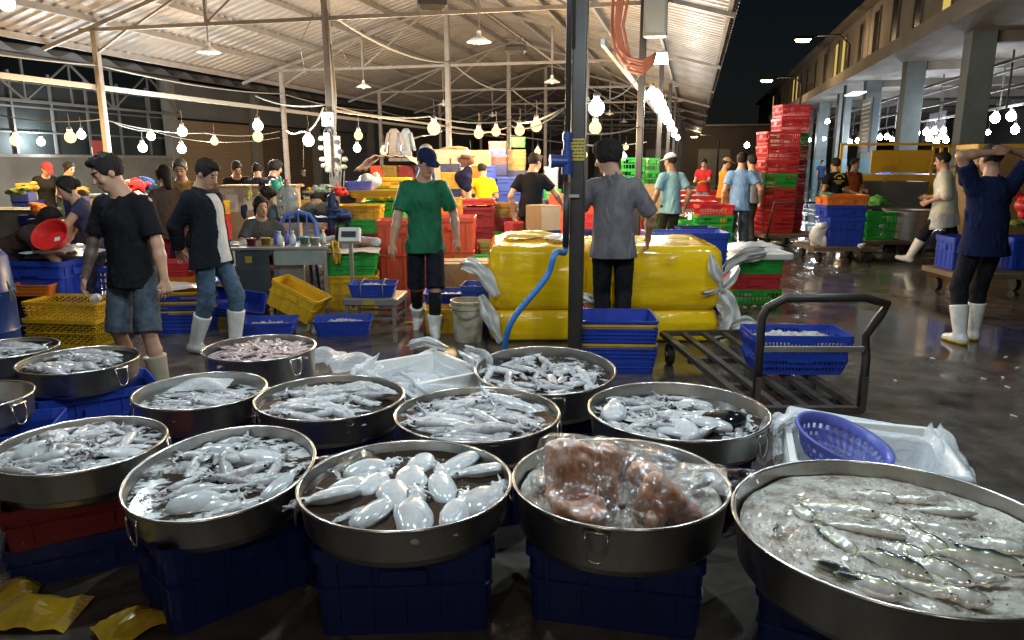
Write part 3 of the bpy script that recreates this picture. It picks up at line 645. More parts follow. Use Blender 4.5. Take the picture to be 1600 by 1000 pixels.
# street lamps
STL = bpy.data.lights.new('street_lamp_light', 'POINT'); STL.energy = 190; STL.color = (1., .70, .38); STL.shadow_soft_size = .1
def street(px, py, Y, lab, r=.25):
    p = atd(px, py, Y); t = thing('street_lamp', lab, 'street lamp', (p.x, p.y, 0), MR, 'sodium lamps along the lane')
    MB().tube([(1.9, 0, 0.01), (1.9, 0, p.z - .3), (1.5, 0, p.z + .12), (.1, 0, p.z + .1)], [.08, .06, .04, .03], 8).build('pole', 'post', t, smooth=True)
    m = MB(); m.rloft([(.75 * r / .25, .34 * r / .25, p.z - .02, .08), (.6 * r / .25, .26 * r / .25, p.z + .12, .08)]); m.build('lamp_head', 'post', t)
    m = MB(); m.rloft([(.50 * r / .25, .24 * r / .25, p.z - .12 * r / .25, .08), (.66 * r / .25, .3 * r / .25, p.z - .021, .08)]); m.build('lamp_glass', 'em_street', t); l = bpy.data.objects.new('lamp_light', STL); COL.objects.link(l); l.parent = t; l.location = (0, 0, p.z - .22)
street(1255, 61, 34, 'orange street lamp higher above the lane at right')
street(1198, 125, 44, 'second orange street lamp, lower and nearer the hall')
street(1085, 213, 60, 'small far orange lamp at the end of the hall', .2)
bulb(1167, 227, 50, 'em_whitefar', 'lone far white lamp left of the red crate tower', 'far lone lamp', .16)
# ================================================================== CRATES AND OTHER STOCK SHAPES
BLUE = (.018, .05, .36); NAVY = (.012, .022, .13); RED = (.55, .036, .04); GREEN = (.02, .36, .05); YEL = (.62, .36, .015)
ORANGE = (.62, .16, .02); DRED = (.20, .016, .022); OLIVE = (.26, .17, .03); VIOLET = (.11, .13, .46); BBLUE = (.02, .10, .55); TOMATO = (.66, .09, .04)
CR = {}
def crate_solid(w=.62, d=.42, h=.31, ribs=5, taper=.93):
    m = MB(); t = .008
    m.rloft([(w * taper, d * taper, 0, .03), (w - .03, d - .03, h - .045, .03), (w, d, h - .044, .035), (w, d, h, .035),
             (w - .022, d - .022, h, .03), (w - .05, d - .05, h - .05, .03), (w * taper - 2 * t, d * taper - 2 * t, .012, .025)], True, True)
    for k in range(ribs):
        f = (k + .5) / ribs - .5
        for sgn in (-1, 1):
            zt, zb = h - .05, .02
            yb, yt = d * taper / 2, (d - .03) / 2
            m.beam((f * w * .9, sgn * (yb + .001), zb), (f * w * .93, sgn * (yt + .001), zt), .012, .014)
            if k < ribs - 1:
                g = (k + .5) / (ribs - 1) - .5
                xb, xt = w * taper / 2, (w - .03) / 2
                m.beam((sgn * (xb + .001), g * d * .88, zb), (sgn * (xt + .001), g * d * .9, zt), .014, .012)
    zm = h * .55; ww = w * taper + (w - .03 - w * taper) * .55 / .85; dd = d * taper + (d - .03 - d * taper) * .55 / .85
    m.rloft([(ww + .004, dd + .004, zm - .006, .03), (ww + .022, dd + .022, zm - .004, .03), (ww + .022, dd + .022, zm + .004, .03), (ww + .004, dd + .004, zm + .006, .03)], False, False)
    for sgn in (-1, 1): m.box((0, sgn * (d / 2 - .001), h - .10), (.16, .016, .05)); m.box((sgn * (w / 2 - .001), 0, h - .10), (.016, .12, .05))
    return m.mesh('crate_solid')
def crate_slot(w=.60, d=.42, h=.30, n=14, rows=2, taper=.95):
    m = MB()
    def ring(z0, z1, grow=0.):
        f = taper + (1 - taper) * (z0 / h); W, D = w * f + grow, d * f + grow
        m.rloft([(W, D, z0, .03), (W, D, z1, .03), (W - .02, D - .02, z1, .025), (W - .02, D - .02, z0, .025), (W, D, z0, .03)], False, False)
    ring(0, .03); ring(h - .045, h, .012)
    for r in range(1, rows): z = .03 + (h - .075) * r / rows; ring(z - .012, z + .012, .004)
    for k in range(n):
        f = (k + .5) / n - .5
        for s in (-1, 1): m.beam((f * w * taper * .97, s * (d * taper / 2 - .006), .02), (f * w * .97, s * (d / 2 - .006), h - .03), .018, .008)
    nd_ = max(4, int(n * d / w))
    for k in range(nd_):
        f = (k + .5) / nd_ - .5
        for s in (-1, 1): m.beam((s * (w * taper / 2 - .006), f * d * taper * .95, .02), (s * (w / 2 - .006), f * d * .95, h - .03), .008, .018)
    m.rloft([(w * taper - .025, d * taper - .025, .008, .02), (w * taper - .025, d * taper - .025, .016, .02)])
    for s in (-1, 1): m.box((0, s * (d / 2 - .004), h * .72), (w * .26, .012, h * .2)); m.box((s * (w / 2 - .004), 0, h * .72), (.012, d * .28, h * .2))
    return m.mesh('crate_slotted')
def tray(w=.56, d=.38, h=.15, taper=.84):
    m = MB()
    m.rloft([(w * taper, d * taper, 0, .03), (w * .97, d * .97, h - .012, .035), (w, d, h - .014, .04), (w, d, h, .04), (w - .03, d - .03, h, .035), (w * taper - .02, d * taper - .02, .012, .025)])
    for z in (.35, .65):
        f = taper + (.97 - taper) * z
        m.rloft([(w * f + .002, d * f + .002, h * z - .004, .03), (w * f + .012, d * f + .012, h * z, .03), (w * f + .002, d * f + .002, h * z + .004, .03)], False, False)
    return m.mesh('tray')
def weave(w=.60, d=.42, h=.26):
    m = MB(); t = .93
    def ring(z0, z1, g=0.):
        f = t + (1 - t) * z0 / h; W, D = w * f + g, d * f + g
        m.rloft([(W, D, z0, .03), (W, D, z1, .03), (W - .018, D - .018, z1, .025), (W - .018, D - .018, z0, .025), (W, D, z0, .03)], False, False)
    ring(0, .025); ring(h - .035, h, .02); ring(h * .5, h * .5 + .014, .006)
    for r in range(10):
        z = .03 + (h - .07) * r / 9; f = t + (1 - t) * z / h
        for k in range(11):
            x = ((k + .5 * (r % 2)) / 11 - .475) * w * f
            for s in (-1, 1):
                m.box((x, s * (d * f / 2 - .006), z), (.038, .006, .009)); m.box((x + .02, s * (d * f / 2 - .006), z + .011), (.008, .006, .018))
        for k in range(8):
            y = ((k + .5 * (r % 2)) / 8 - .47) * d * f
            for s in (-1, 1): m.box((s * (w * f / 2 - .006), y, z), (.006, .036, .009)); m.box((s * (w * f / 2 - .006), y + .02, z + .011), (.006, .008, .018))
    m.rloft([(w * t - .02, d * t - .02, .006, .02), (w * t - .02, d * t - .02, .014, .02)])
    return m.mesh('woven_crate')
def crate(kind, col, loc, rz, label, group=None, cat='crate', name=None, scale=None):
    if kind not in CR:
        CR[kind] = {'solid': crate_solid, 'slot': crate_slot, 'tray': tray, 'weave': weave,
                    'low': lambda: crate_solid(.58, .40, .165, 4, .94), 'lowslot': lambda: crate_slot(.58, .40, .18, 12, 1, .95),
                    'deepslot': lambda: crate_slot(.62, .44, .34, 16, 3, .94), 'basket': lambda: crate_slot(.62, .40, .15, 26, 2, .9),
                    'nest': lambda: tray(.60, .46, .13, .90), 'bin': lambda: crate_solid(.85, .62, .78, 3, .88), 'far': lambda: crate_slot(.60, .42, .30, 7, 2, .95)}[kind]()
        CR[kind].materials.append(X['plastic'])
    o = link(name or {'tray': 'plastic_tray', 'nest': 'plastic_tray', 'bin': 'plastic_bin', 'basket': 'plastic_basket'}.get(kind, 'plastic_crate'), CR[kind], None, None, False, loc, rz, col)
    if scale: o.scale = scale if isinstance(scale, tuple) else (scale,) * 3
    return tag(o, label, cat if cat != 'crate' else {'tray': 'tray', 'nest': 'tray', 'bin': 'bin', 'basket': 'basket'}.get(kind, 'crate'), group)
HK = {'solid': .31, 'slot': .30, 'tray': .15, 'weave': .26, 'low': .165, 'lowslot': .18, 'deepslot': .34, 'basket': .15, 'nest': .13, 'bin': .78, 'far': .30}
ORD = ('bottom', 'second', 'third', 'fourth', 'fifth', 'sixth', 'seventh', 'eighth', 'ninth', 'tenth', 'eleventh', 'twelfth')
def cname(c): return {BLUE: 'blue', NAVY: 'dark blue', RED: 'red', GREEN: 'green', YEL: 'yellow', ORANGE: 'orange', DRED: 'dark red', OLIVE: 'ochre', VIOLET: 'violet blue', BBLUE: 'bright blue', TOMATO: 'orange red'}[c]
def stack(kind, cols, loc, rz, where, group, pitch=None, jit=.006, scale=None, z0=0.):
    r = random.Random(hash(where) % 9999 if False else sum(map(ord, where))); z = z0
    for i, c in enumerate(cols):
        k = kind[i] if isinstance(kind, list) else kind
        n = len(cols); posn = 'only' if n == 1 else ('bottom' if i == 0 else ('topmost' if i == n - 1 else ORD[i]))
        lab = ('%s %s %s' % (cname(c), CRN[k], where)) if n == 1 else '%s %s, %s, %s' % (cname(c), CRN[k], posn if posn in ('bottom', 'topmost') else posn + ' up', where)
        s = scale or 1
        crate(k, c, (loc[0] + r.uniform(-jit, jit), loc[1] + r.uniform(-jit, jit), z), rz + r.uniform(-.018, .018), lab, group, scale=scale)
        z += (pitch or HK[k] * .97) * (s if not isinstance(s, tuple) else s[2])
    return z
CRN = {'solid': 'crate', 'slot': 'slotted crate', 'tray': 'tray', 'weave': 'woven crate', 'low': 'shallow crate', 'lowslot': 'shallow slotted crate', 'deepslot': 'deep slotted crate', 'basket': 'slotted basket', 'nest': 'nested tray', 'bin': 'big bin', 'far': 'crate'}
def crumple(w, d, h, n=14, seed=0, f=9., name='sheet', edge=.3):     # crumpled sheet lying in a heap
    r = random.Random(seed); vs = []; m = MB()
    P = np.array([[(i / n - .5) * w, (j / n - .5) * d, 0] for i in range(n + 1) for j in range(n + 1)], np.float32)
    a = wob(P, f, seed, 5); b = wob(P, f * 2.6, seed + 3, 4); c2 = wob(P, f, seed + 7, 4)
    for k, p in enumerate(P):
        e = 1 - max(abs(p[0]) / (w / 2), abs(p[1]) / (d / 2)) ** 2
        vs.append((p[0] + .04 * w * c2[k], p[1] + .04 * d * b[k], h * (.25 + .75 * e) * (.6 + .5 * a[k]) + h * .22 * b[k] * (1 - edge * 0)))
    fs = [(i * (n + 1) + j, (i + 1) * (n + 1) + j, (i + 1) * (n + 1) + j + 1, i * (n + 1) + j + 1) for i in range(n) for j in range(n)]
    mn = min(v[2] for v in vs)
    return m.add([(x, y, z - mn) for x, y, z in vs], fs)
def blob(name, prims, m, loc, rz=0, res=.008, parent=None, noise=0., nf=20., seed=0, smooth=1, col=None, cutz=None):
    lo = np.min([np.minimum(p[1], p[2] if p[0] == 'c' else p[1]) - (max(p[3:5]) if p[0] == 'c' else np.max(p[2])) for p in prims], 0) - .03
    hi = np.max([np.maximum(p[1], p[2] if p[0] == 'c' else p[1]) + (max(p[3:5]) if p[0] == 'c' else np.max(p[2])) for p in prims], 0) + .03
    S = SDF(lo, hi, res)
    for p in prims:
        if p[0] == 'c': S.cone(p[1], p[2], p[3], p[4], p[5] if len(p) > 5 else .02)
        else: S.ell(p[1], p[2], None, p[3] if len(p) > 3 else .02)
    if noise: S.F += (noise * wob(S.grid(), nf, seed)).astype(np.float32)
    if cutz is not None: S.plane((0, 0, cutz), (0, 0, -1))
    return link(name, S.mesh(name, smooth), m, parent, True, loc, rz, col)
def drape(path, wd, s, label, m='bag_white', dirv=None):
    P = P_(path); r = random.Random(s); fine = []
    for i in range(len(P) - 1):
        a, b_, c_, d_ = P[max(i - 1, 0)], P[i], P[i + 1], P[min(i + 2, len(P) - 1)]
        for j in range(8): u = j / 8; fine.append(.5 * ((2 * b_) + (c_ - a) * u + (2 * a - 5 * b_ + 4 * c_ - d_) * u * u + (3 * b_ - a - 3 * c_ + d_) * u ** 3))
    fine.append(P[-1]); n = len(fine); K = 16; vs = []; ph = [r.uniform(0, 6) for _ in range(4)]
    for i, p in enumerate(fine):
        f = i / (n - 1); t = (fine[min(i + 1, n - 1)] - fine[max(i - 1, 0)]).normalized(); sd = t.cross(Vector((.1, -1, .25))).normalized(); dp = t.cross(sd); w = wd * (.55 + .45 * math.sin(PI * min(1, f * 1.15))) * (1 + .15 * math.sin(f * 9 + ph[3]))
        for j in range(K + 1):
            x = j / K * 2 - 1; z = wd * (.20 * math.sin(x * 5.5 + ph[0] + f * 1.5) + .13 * math.sin(x * 11 + ph[1] - f * 3) + .07 * math.sin(f * 17 + x * 4 + ph[2])) - wd * .25 * (1 - x * x)
            vs.append(p + sd * (x * w * .5 * (1 + .1 * math.sin(f * 13 + j))) + dp * z + t * .03 * wd * math.sin(x * 9 + ph[1]))
    o = MB().add(vs, [(i * (K + 1) + j, (i + 1) * (K + 1) + j, (i + 1) * (K + 1) + j + 1, i * (K + 1) + j + 1) for i in range(n - 1) for j in range(K)]).build('plastic_wrap', m, None, True)
    return tag(o, label, 'plastic wrap')
def cloth_heap(px, py, Y, r3, col, label, s, name='cloth_bundle', m='cloth', nz=.02):
    r = random.Random(s * 7 + 1); pr = [('e', (0, 0, 0), (r3[0] * .75, r3[1] * .8, r3[2] * .75), .03)]
    for i in range(8): pr.append(('e', (r3[0] * r.uniform(-.75, .75), r3[1] * r.uniform(-.6, .6), r3[2] * r.uniform(-.7, .8)), (r3[0] * r.uniform(.25, .5), r3[1] * r.uniform(.3, .6), r3[2] * r.uniform(.22, .5)), .015))
    res = max(.008, min(r3) * .12); lo = [-v * 1.5 - .04 for v in r3]; hi = [v * 1.5 + .04 for v in r3]; S = SDF(lo, hi, res)
    for p in pr: S.ell(p[1], p[2], Rz(r.uniform(0, 1)), p[3])
    g = S.grid(); f = .16 / max(r3); S.F += (nz * .9 * (1 - 2.2 * np.abs(wob(g, 26 * f + 8, s))) * .6 + nz * .5 * wob(g, 60 * f + 10, s + 2)).astype(np.float32)
    o = link(name, S.mesh(name, 1), m, None, True, atd(px, py, Y), .2 * s, col); return tag(o, label, 'bundle')
# ================================================================== FISH TUBS
X['water'] = mat('murky_water', (.014, .010, .008), rough=.045, noise=(13, .85, .56, .66), col2=(.60, .62, .62), bump=(22, .12, .006), spec=.3)
X['water_milky'] = mat('foamy_water', (.018, .013, .011), rough=.06, noise=(15, .95, .47, .56), col2=(.66, .68, .68), bump=(26, .25, .006), stretch=(1, 1.9, 1), spec=.3)
X['water_clear'] = mat('dark_water', (.018, .013, .010), rough=.04, noise=(17, .8, .64, .70), col2=(.6, .62, .62), bump=(18, .10, .005), spec=.25)
def tub(x, y, R, h, label, handles=(0,), tilt=(0, 0), H=.15, water=None, level=.035, zrim=None):
    t = thing('steel_tub', label, 'tub', (x, y, h - H), 0, 'steel fish tubs on crates'); t.rotation_euler = (tilt[0], tilt[1], 0)
    m = MB(); m.lathe([(.0005, .0), (.88 * R, .0), (.915 * R, .010), (.935 * R, .030), (.955 * R, .036), (.99 * R, H - .012), (R, H), (.985 * R, H), (.94 * R, .05), (.87 * R, .022), (.0005, .022)], 72)
    m.build('basin', 'steel', t, auto=28)
    r = MB(); r.tube([((R + .001) * math.cos(a), (R + .001) * math.sin(a), H) for a in np.linspace(0, 2 * PI, 73)[:-1]], .0068, 8, closed=True); r.build('rim', 'steel_rim', t, smooth=True)
    for a in handles:
        for aa in (a, a + PI):
            hm = MB(); w = .07; Ro = R * .985; da = w / Ro
            pts = []
            def pp(s, z, off): return ((Ro + off) * math.cos(aa + s * da), (Ro + off) * math.sin(aa + s * da), z)
            path = [pp(-.5, H - .022, .010), pp(-.5, H - .05, .016), pp(-.46, H - .085, .018), pp(-.3, H - .112, .018), pp(0, H - .12, .018), pp(.3, H - .112, .018), pp(.46, H - .085, .018), pp(.5, H - .05, .016), pp(.5, H - .022, .010)]
            hm.tube(path, .0042, 6)
            hm.tube([pp(-.62, H - .02, .010), pp(.62, H - .02, .010)], .006, 6)
            hm.build('handle', 'steel_rim', t, smooth=True)
    if water:
        wl = H - level; Rw = R * (.945 + .04 * wl / H) - .004
        wm = MB(); n = 64; vs = [(0, 0, wl)]; fs = []
        for k in range(1, 9):
            for j in range(n): vs.append((Rw * k / 8 * math.cos(2 * PI * j / n), Rw * k / 8 * math.sin(2 * PI * j / n), wl))
        for j in range(n): fs.append((0, 1 + j, 1 + (j + 1) % n))
        for k in range(7):
            for j in range(n): fs.append((1 + k * n + j, 1 + (k + 1) * n + j, 1 + (k + 1) * n + (j + 1) % n, 1 + k * n + (j + 1) % n))
        wm.add(vs, fs).build('water', water, t)
    return t
# --- animals ------------------------------------------------------
def squid_mesh(seed, cuttle=False):
    r = random.Random(seed)
    if not cuttle:
        S = SDF((-.16, -.10, -.05), (.24, .10, .05), .0034); L = .13; R = .030 * r.uniform(.9, 1.1); b = r.uniform(-.015, .015)
        ln = [(-L, .004), (-.10, .014), (-.06, .024), (0, R), (.05, R * .98), (.075, R * .86)]
        pt = lambda x: (x, b * (1 - (x / .13) ** 2), 0)
        for (x0, r0), (x1, r1) in zip(ln[:-1], ln[1:]): S.cone(pt(x0), pt(x1), r0, r1, .006, ((0, 0, 1), .8))
        for s in (-1, 1): S.ell((-.085, b * .6 + s * .026, .003), (.042, .024, .0035), Matrix.Rotation(s * .35, 3, 'Z'), .008)
        S.ell((.092, 0, 0), (.020, .019, .016), None, .008); hx = .105
        for s in (-1, 1): S.ell((.096, s * .017, .004), (.0085, .0075, .008), None, .003)
        eyes = [(.097, s * .0225, .006) for s in (-1, 1)]
    else:
        S = SDF((-.15, -.10, -.06), (.22, .10, .06), .0036); w = .056 * r.uniform(.92, 1.1)
        S.ell((-.02, 0, 0), (.105, w, .034), None, .01); S.ell((-.085, 0, 0), (.035, w * .55, .018), None, .03)
        S.ell((-.022, 0, -.004), (.112, w + .014, .0045), None, .006)
        S.ell((.095, 0, 0), (.030, .028, .022), None, .014); hx = .118
        for s in (-1, 1): S.ell((.098, s * .026, .006), (.011, .009, .010), None, .003)
        eyes = [(.099, s * .0335, .008) for s in (-1, 1)]
    for k in range(10):
        a = r.uniform(-.9, .9); p = Vector((hx, .013 * math.sin(k * 2.4), .007 * math.cos(k * 2.4))); d = Vector((math.cos(a), math.sin(a), r.uniform(-.3, .25))); q = r.uniform(-.7, .7)
        rad = .0086
        for j in range(5):
            n = p + d * (.015 if not cuttle else .013); n.z = max(-.03, min(.03, n.z))
            S.cone(p, n, rad, rad * .84, .005); rad *= .84; p = n; d = (Matrix.Rotation(q + r.uniform(-.3, .3), 3, 'Z') @ d + Vector((0, 0, r.uniform(-.2, .12)))).normalized(); q *= 1.05
    g = S.grid(); S.F += (.0018 * wob(g, 70, seed) + .0028 * (1 - 2 * np.abs(wob(g, 34, seed + 2)))).astype(np.float32)
    me = S.mesh('cuttlefish' if cuttle else 'squid', 1)
    me.materials.append(X['cuttle' if cuttle else 'squid']); me.materials.append(X['eye'])
    for p in me.polygons:
        if any((p.center - Vector(e)).length < .0068 for e in eyes): p.material_index = 1
    return me
SQ = [squid_mesh(i) for i in range(6)]; CU = [squid_mesh(20 + i, True) for i in range(4)]
def heap(tubobj, R, level_z, kinds, N, scale, ang, label, group, spread=.88, seed=0, name='squid', cat='squid', rise=.5, spec=None):
    r = random.Random(seed); G = 40; Hm = np.zeros((G, G)); g = lambda v: int(min(G - 1, max(0, (v / R * .5 + .5) * G)))
    x0, y0 = tubobj.location.x, tubobj.location.y; tl = tubobj.rotation_euler; out = []
    for i in range(N):
        best = None
        if spec and i < len(spec):
            px, py, a = spec[i]; best = (0, px, py, a)
        else:
            for _ in range(7):
                rr = R * spread * math.sqrt(r.random()) * .92; th = r.uniform(0, 2 * PI); px, py = rr * math.cos(th), rr * math.sin(th)
                a = r.gauss(*ang) + (PI if r.random() < .25 else 0)
                e = math.hypot(px + .13 * scale * math.cos(a), py + .13 * scale * math.sin(a)); e2 = math.hypot(px - .12 * scale * math.cos(a), py - .12 * scale * math.sin(a))
                c = Hm[g(px), g(py)] + max(0, e - R * .90) * 3 + max(0, e2 - R * .90) * 3
                if best is None or c < best[0]: best = (c, px, py, a)
        _, px, py, a = best; s = scale * r.uniform(.82, 1.12)
        pts = [(px + t * s * math.cos(a), py + t * s * math.sin(a)) for t in (-.11, -.05, 0, .05, .1)]
        hs = [Hm[g(u), g(v)] for u, v in pts]; hz = sum(hs) / 5 * .8 + max(hs) * .2
        pitch = max(-.25, min(.25, -math.atan2((hs[4] - hs[0]) * .7, .2 * s)))
        th_ = .030 * s
        o = bpy.data.objects.new(name, r.choice(kinds)); COL.objects.link(o)
        z = level_z + hz * rise + r.uniform(-.006, .006) * s
        o.matrix_world = Matrix.Translation((x0, y0, level_z)) @ Matrix.Rotation(tl.x, 4, 'X') @ Matrix.Rotation(tl.y, 4, 'Y') @ Matrix.Translation((px, py, z - level_z)) @ Matrix.Rotation(a, 4, 'Z') @ Matrix.Rotation(pitch, 4, 'Y') @ Matrix.Rotation(r.uniform(-.5, .5), 4, 'X') @ Matrix.Diagonal((s, s * r.uniform(.92, 1.1), s, 1))
        tag(o, label, cat, group); out.append(o)
        for u, v in pts:
            for du in (-1, 0, 1):
                for dv in (-1, 0, 1):
                    q = (min(G - 1, max(0, g(u) + du)), min(G - 1, max(0, g(v) + dv))); Hm[q] = max(Hm[q], hz + th_)
    return out
# --- the tubs -----------------------------------------------------
ZR = .48
TB = {}
def T(k, x, y, R, label, **kw): TB[k] = (tub(x, y, R, kw.pop('h', ZR), label, **kw), R, kw)
T(1, -.38, 2.46, .376, 'wide steel tub of large cuttlefish in dark water, front centre', handles=(.25,), water='water_clear', level=.032)
T(2, -1.075, 2.58, .338, 'tilted steel tub of milky squid with a ring handle at its left, front row', handles=(-2.25,), tilt=(math.radians(7), math.radians(-3)), water='water_milky', level=.04)
T(3, -1.75, 2.81, .318, 'steel tub heaped with small fat squid over a red crate, left edge', handles=(.35,), water='water_milky', level=.03)
T(4, .389, 2.478, .383, 'deep steel tub holding clear bags of salmon pieces, front row', handles=(-1.9,), water=None, H=.19)
T(5, 1.218, 2.135, .50, 'largest steel tub full of slush ice and silver fish, bottom right', handles=(-.95,), water=None, H=.19)
T(6, -.157, 3.195, .372, 'steel tub with long squid lying side by side, behind the cuttlefish tub', handles=(2.9,), water='water', level=.028)
T(7, -.885, 3.43, .353, 'steel tub of big squid with heads to the left, second row', handles=(3.3,), water='water', level=.028)
T(8, -1.558, 3.53, .312, 'steel tub of small squid with a clear plastic flap, second row left', handles=(.25,), water='water_milky', level=.06)
T(9, .766, 3.24, .408, 'wide steel tub of small white squid with a black glossy bag, right of centre', handles=(-.75,), water='water', level=.055)
T(10, .183, 3.93, .384, 'steel tub of small pale squid just before the dark near post', handles=(-1.45,), water='water', level=.05, H=.19, tilt=(math.radians(4), 0))
T(11, -1.55, 4.39, .331, 'deep steel tub of pinkish squid pieces before the blue trays', handles=(-.62,), water=None, H=.25)
T(12, -2.496, 4.1, .311, 'steel tub of flat squid with a bright lamp reflection, left', handles=(-.35,), water='water_clear', level=.018)
T(13, -3.09, 4.37, .272, 'steel tub of squid cut by the left edge, before the yellow crates', handles=(1.,), water='water_clear', level=.018)
T(14, -2.63, 3.42, .26, 'empty steel tub at the left edge with a ring handle', handles=(-.2,), water='water_clear', level=.11)
zl = lambda k: ZR - TB[k][2].get('level', .04) if False else ZR
D = math.radians
spec1 = [(-.12, .06, D(75)), (-.21, .02, D(60)), (.02, .20, D(-100)), (.16, .19, D(-120)), (.13, .02, D(100)), (.29, -.08, D(65)), (.01, .02, D(-80)), (-.08, -.16, D(70)), (.06, -.22, D(95)), (-.02, -.09, D(-70)), (-.26, -.08, D(-150)), (.25, .14, D(200)), (.20, -.18, D(80)), (-.16, .17, D(40))]
heap(TB[1][0], .376, ZR - .034, CU, 14, 1.02, (1.2, .5), 'large white cuttlefish floating in the front centre tub', 'cuttlefish in the front centre tub', seed=3, name='cuttlefish', cat='cuttlefish', spec=spec1)
heap(TB[1][0], .376, ZR - .040, SQ, 3, .62, (2.5, .5), 'small squid at the left side of the front centre tub', 'small squid in the front centre tub', seed=33, spec=[(-.25, -.05, 2.3), (-.17, -.2, .9), (-.28, .12, 2.0)])
heap(TB[2][0], .338, ZR - .048, SQ + CU[:2], 26, .84, (.6, .7), 'milky squid in the tilted front row tub', 'squid in the tilted front row tub', seed=4)
heap(TB[3][0], .318, ZR - .036, SQ + CU[:1], 40, .8, (2.9, .7), 'fat pale squid heaped in the tub over the red crate', 'squid in the tub over the red crate', seed=5, rise=.65)
heap(TB[6][0], .372, ZR - .032, SQ, 22, 1.2, (3.05, .3), 'long white squid lying in the tub behind the cuttlefish', 'squid in the tub behind the cuttlefish', seed=6, rise=.5)
heap(TB[7][0], .353, ZR - .032, SQ, 24, 1.05, (2.85, .4), 'big white squid in the tub with heads turned left', 'squid in the second row tub', seed=7, rise=.5)
heap(TB[8][0], .312, ZR - .064, SQ, 22, .82, (3.0, .35), 'small squid in the tub with the clear plastic flap', 'squid in the tub with the plastic flap', seed=8)
heap(TB[9][0], .408, ZR - .058, SQ + CU[:1], 40, .88, (2.3, .7), 'small white squid in the tub with the black glossy bag', 'squid in the tub with the black bag', seed=9, rise=.55)
heap(TB[10][0], .384, ZR - .05, SQ, 40, .72, (1.6, 1.2), 'small pale squid in the tub before the dark near post', 'squid in the tub before the near post', seed=10, rise=.55)
heap(TB[12][0], .311, ZR - .022, SQ, 22, .95, (3.0, .4), 'flat squid in the tub with the bright lamp reflection', 'squid in the tub with the lamp reflection', seed=12, rise=.3)
heap(TB[13][0], .272, ZR - .022, SQ, 14, .95, (3.0, .4), 'squid in the tub cut by the left edge', 'squid in the tub at the left edge', seed=13, rise=.3)
# minced squid mass of tub 11
def mash():
    m = MB(); r = random.Random(5); me = [q for q in SQ]
    V = []; F = []; o = 0
    for i in range(120):
        q = r.choice(me); a = r.uniform(0, 6.28); s = r.uniform(.30, .5); rr = .28 * math.sqrt(r.random()); th = r.uniform(0, 6.28)
        Mx = Matrix.Translation((rr * math.cos(th), rr * math.sin(th), .02 * (1 - (rr / .3) ** 2) + r.uniform(-.006, .012))) @ Matrix.Rotation(a, 4, 'Z') @ Matrix.Rotation(r.uniform(-.4, .4), 4, 'Y') @ Matrix.Scale(s, 4)
        co_ = np.empty(len(q.vertices) * 3, np.float32); q.vertices.foreach_get('co', co_); co_ = co_.reshape(-1, 3) @ np.array(Mx.to_3x3()).T + np.array(Mx.translation)
        f = np.empty(len(q.polygons) * 4, np.int32); q.polygons.foreach_get('vertices', f); V.append(co_); F.append(f + o); o += len(co_)
    V = np.concatenate(V); F = np.concatenate(F); n = len(F) // 4
    me2 = bpy.data.meshes.new('small_squid'); me2.vertices.add(len(V)); me2.vertices.foreach_set('co', V.ravel()); me2.loops.add(len(F)); me2.loops.foreach_set('vertex_index', F)
    me2.polygons.add(n); me2.polygons.foreach_set('loop_start', np.arange(0, n * 4, 4, dtype=np.int32)); me2.polygons.foreach_set('use_smooth', np.ones(n, bool)); me2.update(calc_edges=True); return me2
o = link('small_squid_mass', mash(), mat('pink_squid', (.62, .50, .50), rough=.14, noise=(25, .6), col2=(.42, .27, .28), coat=.5, sss=.2), None, True, (-1.55, 4.39, ZR - .04))
tag(o, 'pinkish mass of tiny squid filling the deep tub', 'squid', kind='stuff')
MB().lathe([(.0005, 0), (.31, 0)], 40).build('squid_water', 'water_milky', TB[11][0], loc=(0, 0, .205))
# --- slush ice and fish ------------------------------------------
def slush(R, zc, seed, parent, name, amp=.011):
    n, k = 150, 44; vs = [(0, 0, 0)]; fs = []
    P = np.array([(0, 0, 0)] + [(R * i / k * math.cos(2 * PI * j / n), R * i / k * math.sin(2 * PI * j / n), 0) for i in range(1, k + 1) for j in range(n)], np.float32)
    rr = np.linalg.norm(P[:, :2], axis=1) / R
    z = amp * (wob(P, 14, seed) * 1.0 + .7 * wob(P, 45, seed + 1, 6) + .6 * np.abs(wob(P, 110, seed + 2, 6))) + .022 * (1 - rr ** 2)
    z += np.random.default_rng(seed).normal(0, amp * .10, len(z)); z[rr > .985] -= .004
    P[:, 2] = z; jit = np.random.default_rng(seed + 9).normal(0, .0016, (len(P), 2)); jit[rr > .98] = 0; P[:, :2] += jit
    for j in range(n): fs.append((0, 1 + j, 1 + (j + 1) % n))
    for i in range(k - 1):
        for j in range(n): fs.append((1 + i * n + j, 1 + (i + 1) * n + j, 1 + (i + 1) * n + (j + 1) % n, 1 + i * n + (j + 1) % n))
    m = MB().add([tuple(p) for p in P], fs)
    return m.build(name, X['ice'], parent, loc=(0, 0, zc))
X['ice'] = mat('slush_ice', (.58, .56, .51), rough=.08, noise=(12, .95, .42, .64), col2=(.20, .165, .125), bump=(55, .45, .012), sss=.25, coat=.4)
slush(.474, .145, 2, TB[5][0], 'slush_ice')
